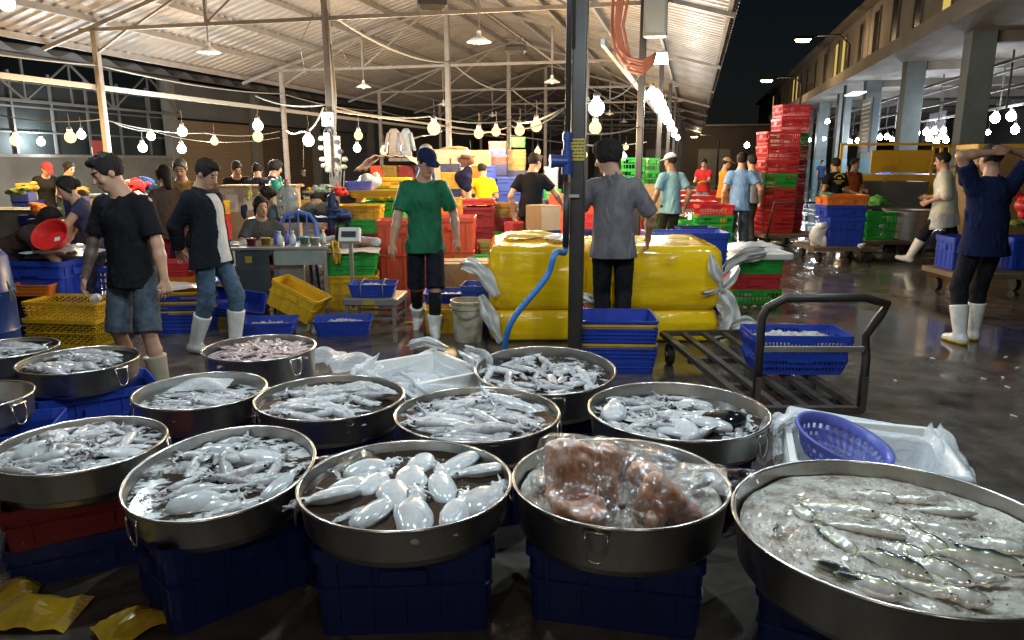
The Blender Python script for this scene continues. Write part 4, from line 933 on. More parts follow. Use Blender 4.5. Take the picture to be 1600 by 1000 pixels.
def shards(R, zc, n, seed, par, name='ice_shards'):
    m = MB(); r = random.Random(seed)
    for i in range(n):
        rr = R * math.sqrt(r.random()) * .97; a = r.uniform(0, 6.28); s = r.uniform(.002, .007); c = Vector((rr * math.cos(a), rr * math.sin(a), zc + .024 * (1 - (rr / R) ** 2) + r.uniform(-.008, .006))); R3 = Rz(r.uniform(0, 6)) @ Rx(r.uniform(0, 6))
        m.add([c + R3 @ Vector(v) * s for v in ((1.2, 0, 0), (-1.1, .2, 0), (0, .9, .2), (0, -1, 0), (.1, 0, .6), (0, .1, -.6))], [(0, 2, 4), (2, 1, 4), (1, 3, 4), (3, 0, 4), (2, 0, 5), (1, 2, 5), (3, 1, 5), (0, 3, 5)])
    o = m.build(name, 'iceshard', par); o['kind'] = 'stuff'; return o
X['iceshard'] = mat('ice_shard', (.66, .67, .66), rough=.08, trans=.35, noise=(20, .5), col2=(.4, .38, .35), coat=.5)
shards(.47, .150, 260, 3, TB[5][0]); shards(.35, .138, 250, 4, TB[4][0])
slush(.36, .135, 5, TB[4][0], 'crushed_ice', .008)
def fish_mat():
    m = mat('silver_fish', (.5, .5, .5), rough=.2, metal=.25, coat=.7, bump=(90, .12, .003))
    nt = m.node_tree; L = nt.links; b = nt.nodes['Principled BSDF']; tc = nd(nt, 'ShaderNodeTexCoord'); sp = nd(nt, 'ShaderNodeSeparateXYZ'); L.new(tc.outputs['Object'], sp.inputs[0])
    n = nd(nt, 'ShaderNodeTexNoise'); n.inputs['Scale'].default_value = 60; ad = nd(nt, 'ShaderNodeMath', operation='MULTIPLY_ADD'); ad.inputs[1].default_value = .008; L.new(tc.outputs['Object'], n.inputs['Vector']); L.new(n.outputs['Fac'], ad.inputs[0]); L.new(sp.outputs['Y'], ad.inputs[2])
    mr = nd(nt, 'ShaderNodeMapRange'); mr.inputs['From Min'].default_value = -.032; mr.inputs['From Max'].default_value = .04; L.new(ad.outputs[0], mr.inputs['Value'])
    cr = nd(nt, 'ShaderNodeValToRGB'); e = cr.color_ramp.elements; e[0].position = 0; e[0].color = (.78, .78, .73, 1); e[1].position = 1; e[1].color = (.03, .04, .042, 1)
    for p, c in ((.55, (.70, .71, .68, 1)), (.70, (.56, .50, .26, 1)), (.78, (.40, .42, .34, 1)), (.90, (.08, .10, .10, 1))):
        q = e.new(p); q.color = c
    L.new(mr.outputs[0], cr.inputs[0]); L.new(cr.outputs[0], b.inputs['Base Color']); return m
X['fish'] = fish_mat(); X['fin'] = mat('yellow_fin', (.42, .34, .07), rough=.35, noise=(40, .5), col2=(.25, .2, .08))
def fish_mesh(seed, slim=1.):
    r = random.Random(seed); S = SDF((-.17, -.075, -.04), (.17, .075, .04), .0032); b = r.uniform(-.012, .012); pt = lambda x: (x, b * (1 - (x / .14) ** 2), 0)
    ln = [(-.115, .007), (-.08, .016), (-.03, .028 * slim), (.03, .033 * slim), (.075, .028 * slim), (.105, .018), (.122, .010)]
    for (x0, r0), (x1, r1) in zip(ln[:-1], ln[1:]): S.cone(pt(x0), pt(x1), r0, r1, .008, ((0, 0, 1), .58))
    for s in (-1, 1): S.cone(pt(-.115), (-.155, b * .2 + s * .035, 0), .006, .003, .003, ((0, 0, 1), .5))
    S.ell((-.05, b + .026 * slim, 0), (.035, .012, .002), None, .004); S.ell((.03, b - .03 * slim, 0), (.022, .014, .002), None, .004); S.ell((.05, b - .005, .018), (.024, .008, .003), Matrix.Rotation(.4, 3, 'Z'), .003)
    S.ell((.108, b + .004, .012), (.0052, .0052, .004), None, .001)
    me = S.mesh('fish', 1); me.materials.append(X['fish']); me.materials.append(X['eye']); me.materials.append(X['fin'])
    for p in me.polygons:
        c = p.center
        if (c - Vector((.108, b + .004, .014))).length < .0055: p.material_index = 1
        elif c.x < -.125: p.material_index = 2
    return me
FI = [fish_mesh(1, 1.5), fish_mesh(2, 1.15), fish_mesh(3, 1.4), fish_mesh(4, .9)]
FP = [(1312, 795, -28, 1.25, .6, 3), (1350, 830, -33, 1.25, -.8, 3), (1398, 815, -58, .8, -2.6, 0), (1446, 845, -60, .85, -2.4, 2), (1318, 855, 110, .62, -.8, 0), (1290, 835, 100, .6, .2, 2), (1308, 888, 150, .7, -2.5, 0),
      (1362, 872, 120, .55, -2.4, 2), (1395, 885, -38, 1.05, -2.4, 1), (1362, 915, -46, .95, -2.3, 2), (1470, 890, -50, .95, -2.3, 0), (1216, 832, 62, .55, -2.4, 1), (1445, 920, -40, .8, -2.3, 3), (1532, 880, -24, 1.3, -2.5, 1), (1525, 905, -5, .9, .5, 3), (1470, 800, -20, 1.1, 2.5, 1), (1480, 830, -22, 1.15, -2.6, 3), (1370, 775, -30, .7, -2.4, 2), (1255, 800, -70, .6, -2.3, 0), (1335, 905, 140, .6, -2.5, 2), (1415, 860, -50, .7, -2.4, 0), (1500, 930, -35, .8, -2.5, 2), (1560, 850, -30, .8, .4, 0), (1420, 780, -20, .7, .5, 3)]
r = random.Random(4)
for i, (px, py, a, s, roll, k) in enumerate(FP):
    s *= .74
    p = at(px, py, ZR - .022); o = bpy.data.objects.new('fish', FI[k]); COL.objects.link(o)
    o.matrix_world = Matrix.Translation(p + Vector((0, 0, .004 * r.random()))) @ Matrix.Rotation(D(a), 4, 'Z') @ Matrix.Rotation(r.uniform(-.12, .12), 4, 'Y') @ Matrix.Rotation(roll if abs(roll) < 1 else roll + PI, 4, 'X') @ Matrix.Scale(s, 4)
    tag(o, 'silver fish lying in the slush ice of the largest tub', 'fish', 'fish in the slush ice')
# --- bags of salmon ----------------------------------------------
X['salmon'] = mat('salmon_meat', (.60, .27, .15), rough=.3, noise=(16, .95, .42, .6), col2=(.62, .46, .39), bump=(40, .35, .008), sss=.12, coat=.5)
X['pinkmeat'] = mat('pink_meat', (.55, .25, .22), rough=.25, noise=(9, .7, .4, .7), col2=(.6, .42, .38), sss=.15, coat=.5)
X['greyskin'] = mat('dark_fish_skin', (.07, .065, .06), rough=.2, noise=(14, .8, .4, .6), col2=(.42, .38, .36), coat=.7, bump=(30, .4, .01))
def A4(px, py, z): return at(px, py, z)
Rz_ = lambda a: np.array(Matrix.Rotation(a, 3, 'Z'))
def salmon(label, pieces, m, seed, infl=.011, peaks=()):
    rr = np.random.default_rng(seed); ps = [(np.array(at(px, py, z)), np.array(h), e) for px, py, z, h, e in pieces]; c = ps[0][0]
    lo = np.min([p - c - h.max() * 1.5 for p, h, e in ps], 0) - .06; hi = np.max([p - c + h.max() * 1.5 for p, h, e in ps], 0) + .06
    S = SDF(lo, hi, .0055); g = S.grid(); S2 = SDF(lo, hi, .0055)
    for i, (p, h, e) in enumerate(ps):
        R = np.array(Rz(e[2]) @ Ry(e[1]) @ Rx(e[0])); q = (g - (p - c)) @ R; q = q + (.75 * h.min()) * np.stack([wob(q, 17, seed + j + i * 5, 4) for j in range(3)], -1) + .16 * h.min() * np.stack([wob(q, 55, seed + j + i * 5, 4) for j in range(3)], -1)
        tp = 1 - .35 * np.clip(q[..., 2:3] / h[2], -1, 1) * np.array([1, .6, 0]); d = np.abs(q * tp) - h + .045; d = np.linalg.norm(np.maximum(d, 0), axis=-1) + np.minimum(d.max(-1), 0) - .045
        S.F = np.minimum(S.F, d); k = .07; hh = np.clip(.5 + .5 * (S2.F - d) / k, 0, 1); S2.F = (S2.F * (1 - hh) + d * hh - k * hh * (1 - hh)).astype(np.float32)
    S.F = S.F.astype(np.float32) + (.011 * (1 - 2 * np.abs(wob(g * np.array([1, .8, .5]), 42, seed))) + .003 * wob(g, 130, seed + 1)).astype(np.float32)
    t = thing('salmon_bag', label, 'bag of fish', tuple(c)); link('salmon_piece', S.mesh('salmon_piece', 1), m, t, True)
    for px, py, z, r0 in peaks:
        p = np.array(at(px, py, z)) - c; S2.cone(ps[0][0] - c + (0, 0, ps[0][1][2] * .5), p, r0, .008, .05)
    F2 = SDF(lo, hi, .0055); F2.F = (S2.F - infl + .017 * (np.abs(wob(g * np.array([1, 1, .45]), 32, seed + 4)) - .3) + .010 * (np.abs(wob(g * np.array([1, .7, .6]), 85, seed + 6)) - .3)).astype(np.float32)
    link('clear_film', F2.mesh('clear_film', 1), 'clear', t, True)
    return t
salmon('salmon chunk in a clear bag, leftmost and standing tallest in its tub', [(893, 748, .545, (.085, .055, .12), (-.3, .3, .3)), (882, 792, .475, (.065, .06, .05), (.2, .2, .5)), (920, 800, .475, (.06, .06, .05), (.3, -.2, .1))], 'salmon', 1, peaks=((905, 676, .58, .03), (925, 690, .57, .02)))
salmon('upright salmon piece in a clear bag between the tallest chunk and the knot', [(950, 745, .545, (.055, .045, .115), (-.4, -.18, -.1)), (962, 725, .49, (.07, .05, .06), (.1, .2, .3))], 'salmon', 2, peaks=((935, 695, .57, .02),))
salmon('salmon piece in a clear bag just right of the knot', [(1030, 782, .51, (.075, .045, .085), (-.5, .5, -.2)), (1010, 745, .51, (.07, .05, .045), (.2, .25, .2)), (1022, 812, .475, (.04, .03, .045), (-.2, .1, .1))], 'salmon', 3)
salmon('pink fillet in a clear bag at the right side of the tub', [(1058, 792, .462, (.07, .08, .05), (.15, .15, .4)), (1052, 782, .49, (.05, .05, .03), (.3, 0, .2))], 'pinkmeat', 4)
salmon('dark skinned fish piece in clear film at the back right of the tub', [(1070, 748, .475, (.11, .05, .035), (.2, -.05, -.25)), (1030, 715, .46, (.07, .05, .035), (.1, .1, .1))], 'greyskin', 6)
salmon('dark skinned fish side in clear film at the left rim of the tub', [(856, 748, .46, (.035, .10, .05), (.1, .25, -.35))], 'greyskin', 8)
o = crumple(.30, .22, .09, 20, 8, 16).build('loose_film', 'clear', None, True, at(1120, 755, .50), -.3); tag(o, 'loose clear film spilling over the right rim of the salmon tub', 'plastic film')
k = MB(); c = at(972, 790, .545); vs = []; n = 60
for i in range(5):
    for j in range(n):
        a = 2 * PI * j / n; rr = .008 + .017 * i; z = (.02 * math.sin(a * 9) + .012 * math.sin(a * 23 + i)) * i / 4
        vs.append((rr * math.cos(a), rr * .55 * math.sin(a) - .2 * rr, rr * .9 * math.sin(a) * .8 + z))
k.add(vs, [(i * n + j, (i + 1) * n + j, (i + 1) * n + (j + 1) % n, i * n + (j + 1) % n) for i in range(4) for j in range(n)])
t = thing('bag_knot', 'gathered knot of clear bag film in the middle of the salmon tub', 'bag knot', c)
k.build('film_frill', 'clear', t, smooth=True)
MB().lathe([(.004, -.012), (.011, -.006), (.012, .006), (.004, .012)], 12, cap0=True, cap1=True).build('tie', 'rope', t, smooth=True)
k = crumple(.26, .2, .10, 18, 3, 16); k.build('loose_film', 'clear', TB[4][0], smooth=True, loc=(.17, .23, .14), rz=.4)
# black bag and flap in tubs
o = blob('black_bag', [('e', (0, 0, 0), (.10, .065, .035), .02), ('e', (.05, .02, .005), (.06, .05, .03), .02)], mat('black_gloss', (.008, .009, .01), rough=.06, bump=(20, .2, .01)), at(1128, 655, ZR - .03), -.3, .006, noise=.004, nf=30)
tag(o, 'glossy black plastic bag floating among white squid', 'bag')
def flap(px, py, z, w, d, h, seed, rz, label, m='sheetplastic'):
    o = crumple(w, d, h, 16, seed, 12).build('plastic_sheet', m, None, True, at(px, py, z), rz); return tag(o, label, 'plastic sheet')
flap(262, 722, ZR - .05, .26, .22, .05, 11, .5, 'clear wrinkled film lying in the left of the tilted tub', 'clear')
flap(315, 605, ZR - .045, .30, .16, .06, 12, .1, 'clear plastic flap over the back of the small squid tub')
flap(548, 720, ZR - .03, .22, .2, .05, 13, .5, 'clear film at the left of the front centre tub', 'clear')
# ================================================================== STOCK ON THE FLOOR
def gp(px, Y): p = atd(px, 400, Y); return (p.x, p.y)
# --- crates under the tubs
def under(k, rz, cols, kinds, where, dx=0, dy=0, tub_h=.15):
    t = TB[k][0]; z = t.location.z; x, y = t.location.x + dx, t.location.y + dy
    hs = [HK[q] for q in kinds]; z0 = z - sum(hs)
    for i, (c, q) in enumerate(zip(cols, kinds)):
        sc = None; h = HK[q]
        if i == 0: sc = (1, 1, (h + z0) / h)
        crate(q, c, (x, y, 0 if i == 0 else z0 + sum(hs[:i])), rz + (.06 if i else 0), '%s crate under %s%s' % (cname(c), where, '' if len(cols) == 1 else (', lower' if i == 0 else ', upper')), 'crates carrying the fish tubs', scale=sc)
under(1, .06, [NAVY], ['solid'], 'the tub of large cuttlefish, front centre')
under(2, .74, [NAVY], ['solid'], 'the tilted tub of milky squid, front row')
under(3, .5, [NAVY, DRED], ['low', 'low'], 'the tub of small fat squid at the left edge')
under(4, -.22, [NAVY], ['solid'], 'the tub of salmon bags')
under(5, -.5, [NAVY], ['solid'], 'the largest tub of slush ice', -.08, .0)
under(6, .3, [NAVY], ['solid'], 'the tub of long squid lying side by side')
under(7, -.2, [NAVY], ['solid'], 'the tub of big squid with heads to the left')
under(8, .5, [NAVY], ['solid'], 'the tub of small squid with a plastic flap')
under(9, .2, [NAVY], ['solid'], 'the tub with the black glossy bag')
under(10, .1, [NAVY], ['solid'], 'the tub before the dark near post')
under(11, -.3, [NAVY], ['low'], 'the deep tub of pinkish squid pieces')
under(12, .62, [BLUE], ['solid'], 'the tub of flat squid with a lamp reflection', .06, .02)
under(13, .3, [NAVY], ['solid'], 'the tub of squid cut by the left edge')
under(14, .3, [BLUE], ['solid'], 'the empty tub at the left edge', .05, 0)
# --- torn yellow tape on the floor
X['tape'] = mat('yellow_tape', (.55, .36, .015), rough=.25, noise=(7, .6), col2=(.22, .13, .03), coat=.6)
for i, (px, py, w, d, h, s) in enumerate(((60, 962, .30, .2, .10, 1), (25, 930, .16, .12, .09, 2), (215, 980, .26, .16, .11, 3))):
    o = crumple(w, d, h, 9, s, 15).build('torn_tape', 'tape', None, False, at(px, py, .003), .4 * i); tag(o, ('large torn piece of yellow tape on the floor at bottom left', 'small torn yellow tape piece farthest left on the floor', 'torn yellow tape piece against the crate under the tilted tub')[i], 'torn tape')
# --- box with liner and colander (right), lined box (centre)
def lined_box(loc, rz, w, d, h, label, seed, flare=.05, fill=None, m='milky', depth=.22):
    t = thing('lined_box', label, 'foam box', loc, rz)
    MB().rloft([(w * .93, d * .93, 0.004, .03), (w, d, h, .03), (w - .06, d - .06, h, .025), (w * .9 - .06, d * .9 - .06, .04, .025)]).build('foam_box', 'foam', t, bevel=.004)
    n = 120; R = [(1.10, .5), (1.10, .40), (1.09, .30), (1.075, .2), (1.07, .12), (1.05, .04), (1.03, -.012), (.99, -.022), (.93, -.015), (.89, .03), (.88, .12), (.87, .22), (.86, .32), (.84, depth / h * .85), (.78, depth / h), (.6, depth / h + .01), (.3, depth / h + .02)]
    L = []; rr = random.Random(seed)
    for i, (s, dz) in enumerate(R):
        out = rrect(w * s, d * s, .04, n // 4 - 1); A = np.array([(x, y, h - dz * h) for x, y in out], np.float32)
        k = (np.abs(wob(A * np.array([1, 1, .3], np.float32), 14, seed, 4)) - .3) * .10 + (np.abs(wob(A * np.array([1, 1, .5], np.float32), 38, seed + 1, 4)) - .3) * .06
        amp = flare / .05 * (1.6 if i < 2 else 1.) * (.5 if i > 8 else 1)
        L.append([(x * (1 + k[j] * amp), y * (1 + k[j] * amp), z + k[j] * 1.5 * amp * (1 if 4 < i < 10 else .5)) for j, (x, y, z) in enumerate(A)])
    MB().loft(L, False, True).build('plastic_liner', m, t, smooth=True)
    return t
c = at(1352, 700, 0); bx = (1.52, 2.96)
lined_box((bx[0], bx[1], 0), -.30, .66, .62, .42, 'white foam box with a clear liner and a violet colander inside, right', 4, .06)
def colander(loc, rot, R=.185, Hh=.12):
    m = MB(); n = 64; prof = [(.05, .0), (R * .45, .0), (R * .6, .004), (R * .72, .012), (R * .80, .03), (R * .84, .045), (R * .88, .06), (R * .92, .08), (R * .96, .10), (R, Hh), (R * 1.06, Hh + .003), (R * 1.06, Hh - .006)]
    vs = [(r * math.cos(2 * PI * j / n), r * math.sin(2 * PI * j / n), z) for r, z in prof for j in range(n)]; fs = []
    for i in range(len(prof) - 1):
        for j in range(n):
            if i in (1, 2, 4, 6) and (j + (i // 2)) % 2 == 0 and j % 16 not in (0,): continue
            fs.append((i * n + j, i * n + (j + 1) % n, (i + 1) * n + (j + 1) % n, (i + 1) * n + j))
    fs.append(tuple(range(n - 1, -1, -1))); m.add(vs, fs)
    o = m.build('colander', 'plastic', None, True, loc, 0, VIOLET); o.rotation_euler = rot; md = o.modifiers.new('t', 'SOLIDIFY'); md.thickness = .003; return o
p = at(1315, 700, .36)
tag(colander((p.x - .03, p.y + .0, .30), (math.radians(10), math.radians(14), 0), .20), 'violet perforated plastic colander tilted inside the lined foam box', 'colander')
b = atd(655, 580, 4.05)
lined_box((-.53, 4.08, 0), .62, .58, .56, .44, 'square carton with a big clear bag liner and iced fish, centre', 9, .11, depth=.16)
for q_, wd_, sd_, lb_ in (([(585, 566, 4.0), (566, 588, 3.86), (562, 606, 3.80)], .15, 61, 'left fold of the clear liner hanging over the carton'), ([(640, 540, 4.5), (665, 534, 4.45), (700, 545, 4.4)], .07, 62, 'back fold of the clear liner standing up behind the carton'), ([(728, 552, 4.2), (748, 566, 4.1), (748, 592, 4.05)], .14, 63, 'right fold of the clear liner hanging over the carton'), ([(615, 598, 3.8), (640, 612, 3.72), (665, 626, 3.68)], .16, 64, 'front fold of the clear liner hanging over the carton'), ([(1225, 655, 3.22), (1208, 682, 3.1), (1210, 722, 2.98)], .15, 65, 'left fold of clear liner over the foam box with the colander'), ([(1455, 678, 3.08), (1488, 722, 2.9), (1510, 770, 2.76)], .12, 66, 'right fold of clear liner over the foam box with the colander')): drape(q_, wd_, sd_, lb_, 'sheetplastic')
for i, (dx, dy) in enumerate(((-.10, -.02), (.05, .03), (.14, .08), (-.02, .12))):
    o = blob('ice_pack', [('e', (0, 0, 0), (.095, .07, .045), .02), ('e', (.05, .02, .01), (.06, .05, .04), .02)], 'sheetplastic' if i % 2 else 'squid', (-.53 + dx, 4.08 + dy, .33), i * 1.1, .007, noise=.006, nf=35, seed=i)
    tag(o, 'frosty bag of fish inside the clear lined carton', 'bag', 'frosty bags in the lined carton')
p = at(527, 568, .2)
crate('low', NAVY, (-1.02, 4.42, 0), .2, 'dark blue crate under crumpled clear film between two tubs')
for i, (px, py, w, d, s) in enumerate(((508, 562, .26, .30, 3), (552, 574, .34, .30, 4))):
    o = crumple(w, d, .13, 18, s, 13).build('plastic_film', 'sheetplastic', None, True, at(px, py, .20), .5 * i); tag(o, ('crumpled clear film right beside the pinkish squid tub', 'crumpled clear film left of the lined carton')[i], 'plastic film')
# --- crate pile, valve pipe and hose at the near post
loc = (gp(966, 5.68)[0], 5.68)
stack('nest', [BLUE, BLUE, BLUE, YEL, BLUE, BLUE, BLUE, BLUE, YEL, BLUE], loc, -.05, 'right beside the dark near post', 'nested trays beside the dark near post', pitch=.026, z0=0, jit=.004, scale=(1, 1.1, 1.15))
PB = mat('blue_valve', (.018, .04, .17), rough=.35, noise=(20, .4), col2=(.01, .02, .07))
q = M(UC, 5.3); t = thing('standpipe', 'blue valve and dark pipe strapped to the dark near post', 'water pipe', (q.x - .085, q.y - .06, 0))
m = MB(); m.tube([(0, 0, 1.80), (0, 0, 4.2)], .020, 10); m.tube([(.03, 0, 2.35), (.02, 0, 4.2)], .010, 6); m.build('pipe', 'post', t, smooth=True)
m = MB(); m.tube([(0, 0, 1.52), (0, 0, 1.80)], .026, 12); m.tube([(0, 0, 1.74), (0, 0, 1.79)], .034, 12); m.tube([(.0, 0, 1.60), (-.10, -.02, 1.60)], .042, 16); m.tube([(-.09, -.02, 1.60), (-.12, -.024, 1.60)], .047, 16); m.tube([(0, 0, 1.51), (0, 0, 1.68)], .038, 14); m.build('valve', PB, t, smooth=False, auto=40)
m = MB(); m.tube([(0, 0, 1.0), (0, 0, 1.46)], .024, 10); m.build('lower_pipe', 'post', t, smooth=True)
m = MB(); m.beam((-.03, 0, 1.36), (.09, 0, 1.36), .03, .02); m.build('clamp', 'dull_steel', t)
hp = [(q.x - .085, q.y - .06, 1.06), (q.x - .09, q.y - .07, .96)] + [tuple(atd(*a)) for a in ((868, 395, 4.92), (858, 425, 4.9), (845, 445, 4.88), (824, 470, 4.86), (806, 492, 4.85), (794, 515, 4.85), (788, 545, 4.9))]
P = [Vector(a) for a in hp]; fine = []
for i in range(len(P) - 1):
    a, b_, c_, d_ = P[max(i - 1, 0)], P[i], P[i + 1], P[min(i + 2, len(P) - 1)]
    for j in range(6):
        u = j / 6; fine.append(.5 * ((2 * b_) + (c_ - a) * u + (2 * a - 5 * b_ + 4 * c_ - d_) * u * u + (3 * b_ - a - 3 * c_ + d_) * u ** 3))
fine += [P[-1], Vector((P[-1].x - .02, P[-1].y, .02)), Vector((P[-1].x - .3, P[-1].y + .1, .02))]
m = MB(); m.tube(fine, .021, 10); tag(m.build('blue_hose', mat('hose_blue', (.03, .17, .50), rough=.4, noise=(12, .4), col2=(.02, .10, .3)), None, True), 'bright blue hose hanging from the valve of the dark near post to the floor', 'hose')
# --- big yellow wrapped boxes
X['wrap'] = mat('yellow_wrap', (.88, .55, .006), rough=.15, noise=(3.2, .55, .55, .75), col2=(.55, .27, .012), bump=(3.5, .6, .03), stretch=(.9, .9, 2.0), coat=.8)
def wrapbox(w, d, h, seed, label, loc, rz, bulge=.075):
    n = 96; L = []; P0 = np.array([(x, y, 0) for x, y in rrect(w, d, .10, n // 4 - 1)], np.float32)
    # spread points evenly along the outline
    seg = np.linalg.norm(np.roll(P0, -1, 0) - P0, axis=1); cum = np.concatenate([[0], np.cumsum(seg)]); tt = np.linspace(0, cum[-1], n + 1)[:-1]; Q = np.concatenate([P0, P0[:1]])
    O = np.stack([np.interp(tt, cum, Q[:, k]) for k in range(3)], 1).astype(np.float32)
    for i in range(27):
        z = h * i / 26; A = O.copy(); A[:, 2] = z
        k = .012 * wob(A * np.array([1, 1, 3], np.float32), 7, seed) + .004 * wob(A * np.array([.6, .6, 6], np.float32), 9, seed + 1) + bulge * .4 * math.sin(PI * i / 26)
        s = 1 - (.05 if i in (0, 26) else .018 if i in (1, 25) else 0); L.append([(x * s * (1 + k[j] / (w / 2)), y * s * (1 + k[j] / (d / 2)), z) for j, (x, y, _) in enumerate(A)])
    for s in (.9, .75, .5, .25, .05):
        A = O * s; A[:, 2] = h; k = .02 * wob(A, 8, seed + 2) + .01 * wob(A, 20, seed + 3); L.append([(x, y, h + .012 + k[j]) for j, (x, y, _) in enumerate(A)])
    o = MB().loft(L, True, True).build('wrapped_box', 'wrap', None, True, loc, rz); return tag(o, label, 'wrapped box', 'boxes wrapped in yellow tape')
x0 = gp(772, 6.45)[0]
wrapbox(.80, 1.0, .29, 1, 'yellow wrapped box on the floor behind the blue hose, lower left of four', (.20, 6.98, .004), .03)
wrapbox(.84, 1.1, .56, 2, 'yellow wrapped box behind the blue hose and near post, upper left of four', (.22, 7.0, .30), .02)
wrapbox(1.16, .9, .29, 3, 'yellow wrapped box on the floor behind the nested trays, lower right of four', (1.27, 6.92, .004), -.03)
wrapbox(1.18, 1.0, .56, 4, 'yellow wrapped box right of the man in grey, upper right of four', (1.27, 6.95, .30), -.02)
X['bag_white'] = mat('white_poly_sheet', (.68, .67, .64), rough=.28, noise=(9, .4), col2=(.5, .46, .4), coat=.5, bump=(22, .6, .012))
o = crumple(.5, .5, .08, 14, 5, 9).build('yellow_flap', 'tape', None, True, (.17, 7.15, .885), .2); tag(o, 'dull yellow wrap sheet lying on the upper left wrapped box', 'plastic wrap')
o = crumple(.34, .3, .12, 12, 6, 12).build('white_wrap', 'bag_white', None, True, (.50, 6.9, .885), .5); tag(o, 'bright white wrap on the yellow box beside the near post', 'plastic wrap')
drape([(724, 413, 6.45), (742, 416, 6.4), (760, 434, 6.38), (776, 462, 6.36)], .15, 2, 'white plastic flap draped left of the yellow boxes')
drape([(750, 462, 6.36), (762, 485, 6.34), (772, 510, 6.33), (782, 534, 6.33)], .13, 3, 'torn white plastic hanging low left of the yellow boxes')
drape([(902, 462, 6.36), (918, 466, 6.32), (936, 474, 6.36)], .10, 7, 'small white bag between the near post and grey man')
drape([(1110, 398, 6.42), (1116, 420, 6.38), (1124, 440, 6.4), (1126, 452, 6.42)], .09, 8, 'twisted white film on the right end of the yellow box')
drape([(1150, 418, 6.9), (1142, 436, 6.6), (1122, 452, 6.45), (1098, 459, 6.38)], .085, 9, 'long white plastic strip hanging toward the green and red crates')
drape([(1122, 462, 6.5), (1136, 478, 6.45), (1138, 500, 6.42), (1126, 518, 6.42)], .20, 10, 'bundle of pinkish film at the lower right of the yellow boxes')
drape([(1120, 524, 6.5), (1142, 516, 6.4), (1165, 507, 6.35), (1182, 512, 6.3)], .16, 12, 'white film trailing on the floor by the trolley')
t_ = crate('solid', BLUE, (gp(1068, 8.1)[0], 8.1, .40), 0, 'blue crate edge standing behind the yellow boxes', scale=(1.45, 1.0, 1.45)); 
crate('low', NAVY, (gp(1068, 8.1)[0], 8.1, 0), 0, 'dark blue crate under the wide blue one behind the yellow boxes', scale=(1.4, 1.0, 2.4))
# --- green, red, green stack with foam lid
zt = stack('lowslot', [GREEN], (gp(1178, 8.5)[0], 8.5), .02, 'at the bottom of the stack under the white foam lid', 'crates under the white foam lid', scale=(.98, 1, .9))
crate('low', RED, (gp(1178, 8.5)[0] - .02, 8.5, .162), .0, 'red crate between two green ones under the foam lid', 'crates under the white foam lid', scale=(1.03, 1, 1.1)); crate('low', GREEN, (gp(1178, 8.5)[0], 8.5, .345), .0, 'green crate directly under the white foam lid', 'crates under the white foam lid')
lid = thing('foam_lid', 'white foam lid lying on the green and red crates', 'lid', (gp(1182, 8.5)[0], 8.5, .512))
MB().rloft([(.66, .52, 0, .02), (.68, .54, .02, .03), (.68, .54, .065, .03), (.65, .51, .075, .03)]).build('lid', 'foam', lid, bevel=.004)
o = crumple(.62, .42, .17, 18, 21, 10).build('plastic_wrap', 'sheetplastic', None, True, (gp(1172, 8.5)[0], 8.5, .592), .1); tag(o, 'heap of crumpled clear wrap on the white foam lid', 'plastic wrap')
drape([(1195, 394, 8.2), (1165, 400, 8.1), (1140, 412, 8.0), (1122, 432, 7.9)], .17, 23, 'pale plastic hanging off the left of the foam lid')
# --- hand trolley with baskets
A_, B_, C_, D_ = [at(*a, .20) for a in ((1035, 521), (1160, 519), (1345, 640), (1180, 640))]
t = thing('hand_trolley', 'rusty slatted hand trolley with a bent tube handle', 'trolley', (0, 0, 0))
m = MB()
for a, b_ in ((A_, B_), (B_, C_), (C_, D_), (D_, A_)): m.beam(a, b_, .05, .04)
m.build('frame', mat('worn_trolley_paint', (.10, .085, .07), rough=.45, metal=.4, noise=(8, .7), col2=(.04, .03, .025)), t)
for i in range(1, 4):
    f = i / 4; m = MB(); m.beam(A_.lerp(B_, f), D_.lerp(C_, f), .045, .028); m.build('slat', bpy.data.materials['worn_trolley_paint'], t)
for f in (.36, .7): m = MB(); m.beam(A_.lerp(D_, f) - Vector((0, 0, .045)), B_.lerp(C_, f) - Vector((0, 0, .045)), .04); m.build('cross_bar', bpy.data.materials['worn_trolley_paint'], t)
u = (D_ - A_).normalized(); l0 = D_ + Vector((0, 0, .02)); r0 = C_ + Vector((0, 0, .02))
top = [atd(1200, 480, 4.02), atd(1228, 466, 3.98), atd(1350, 465, 3.98), atd(1392, 478, 4.02)]
m = MB(); m.tube([l0, Vector((l0.x, l0.y, .55)), top[0] + Vector((-.03, 0, -.06)), top[0], top[1], top[2], top[3] + Vector((-.02, 0, .01)), top[3] + Vector((-.05, .0, -.05)), atd(1352, 525, 4.1), Vector((r0.x, r0.y, .5)), r0], .024, 12); m.build('handle', 'post', t, smooth=True)
m = MB(); m.beam(Vector((l0.x, l0.y, .56)), Vector((r0.x - .02, r0.y, .56)), .022, .03); m.build('handle_bar', 'dull_steel', t)
for q0 in (l0, r0): m = MB(); m.beam(q0 - Vector((0, 0, .02)), Vector((q0.x, q0.y, .40)), .06, .03); m.build('handle_socket', bpy.data.materials['worn_trolley_paint'], t)
for p in (A_.lerp(D_, .12), B_.lerp(C_, .12), A_.lerp(D_, .85), B_.lerp(C_, .85)):
    w = MB(); w.tube([(p.x - .025, p.y, .085), (p.x + .025, p.y, .085)], .082, 18); wo = w.build('wheel', 'cable_black', t)
    h_ = MB(); h_.tube([(p.x - .03, p.y, .085), (p.x + .03, p.y, .085)], .03, 12); h_.build('hub', 'dull_steel', wo)
bp_ = at(1248, 585, .22)
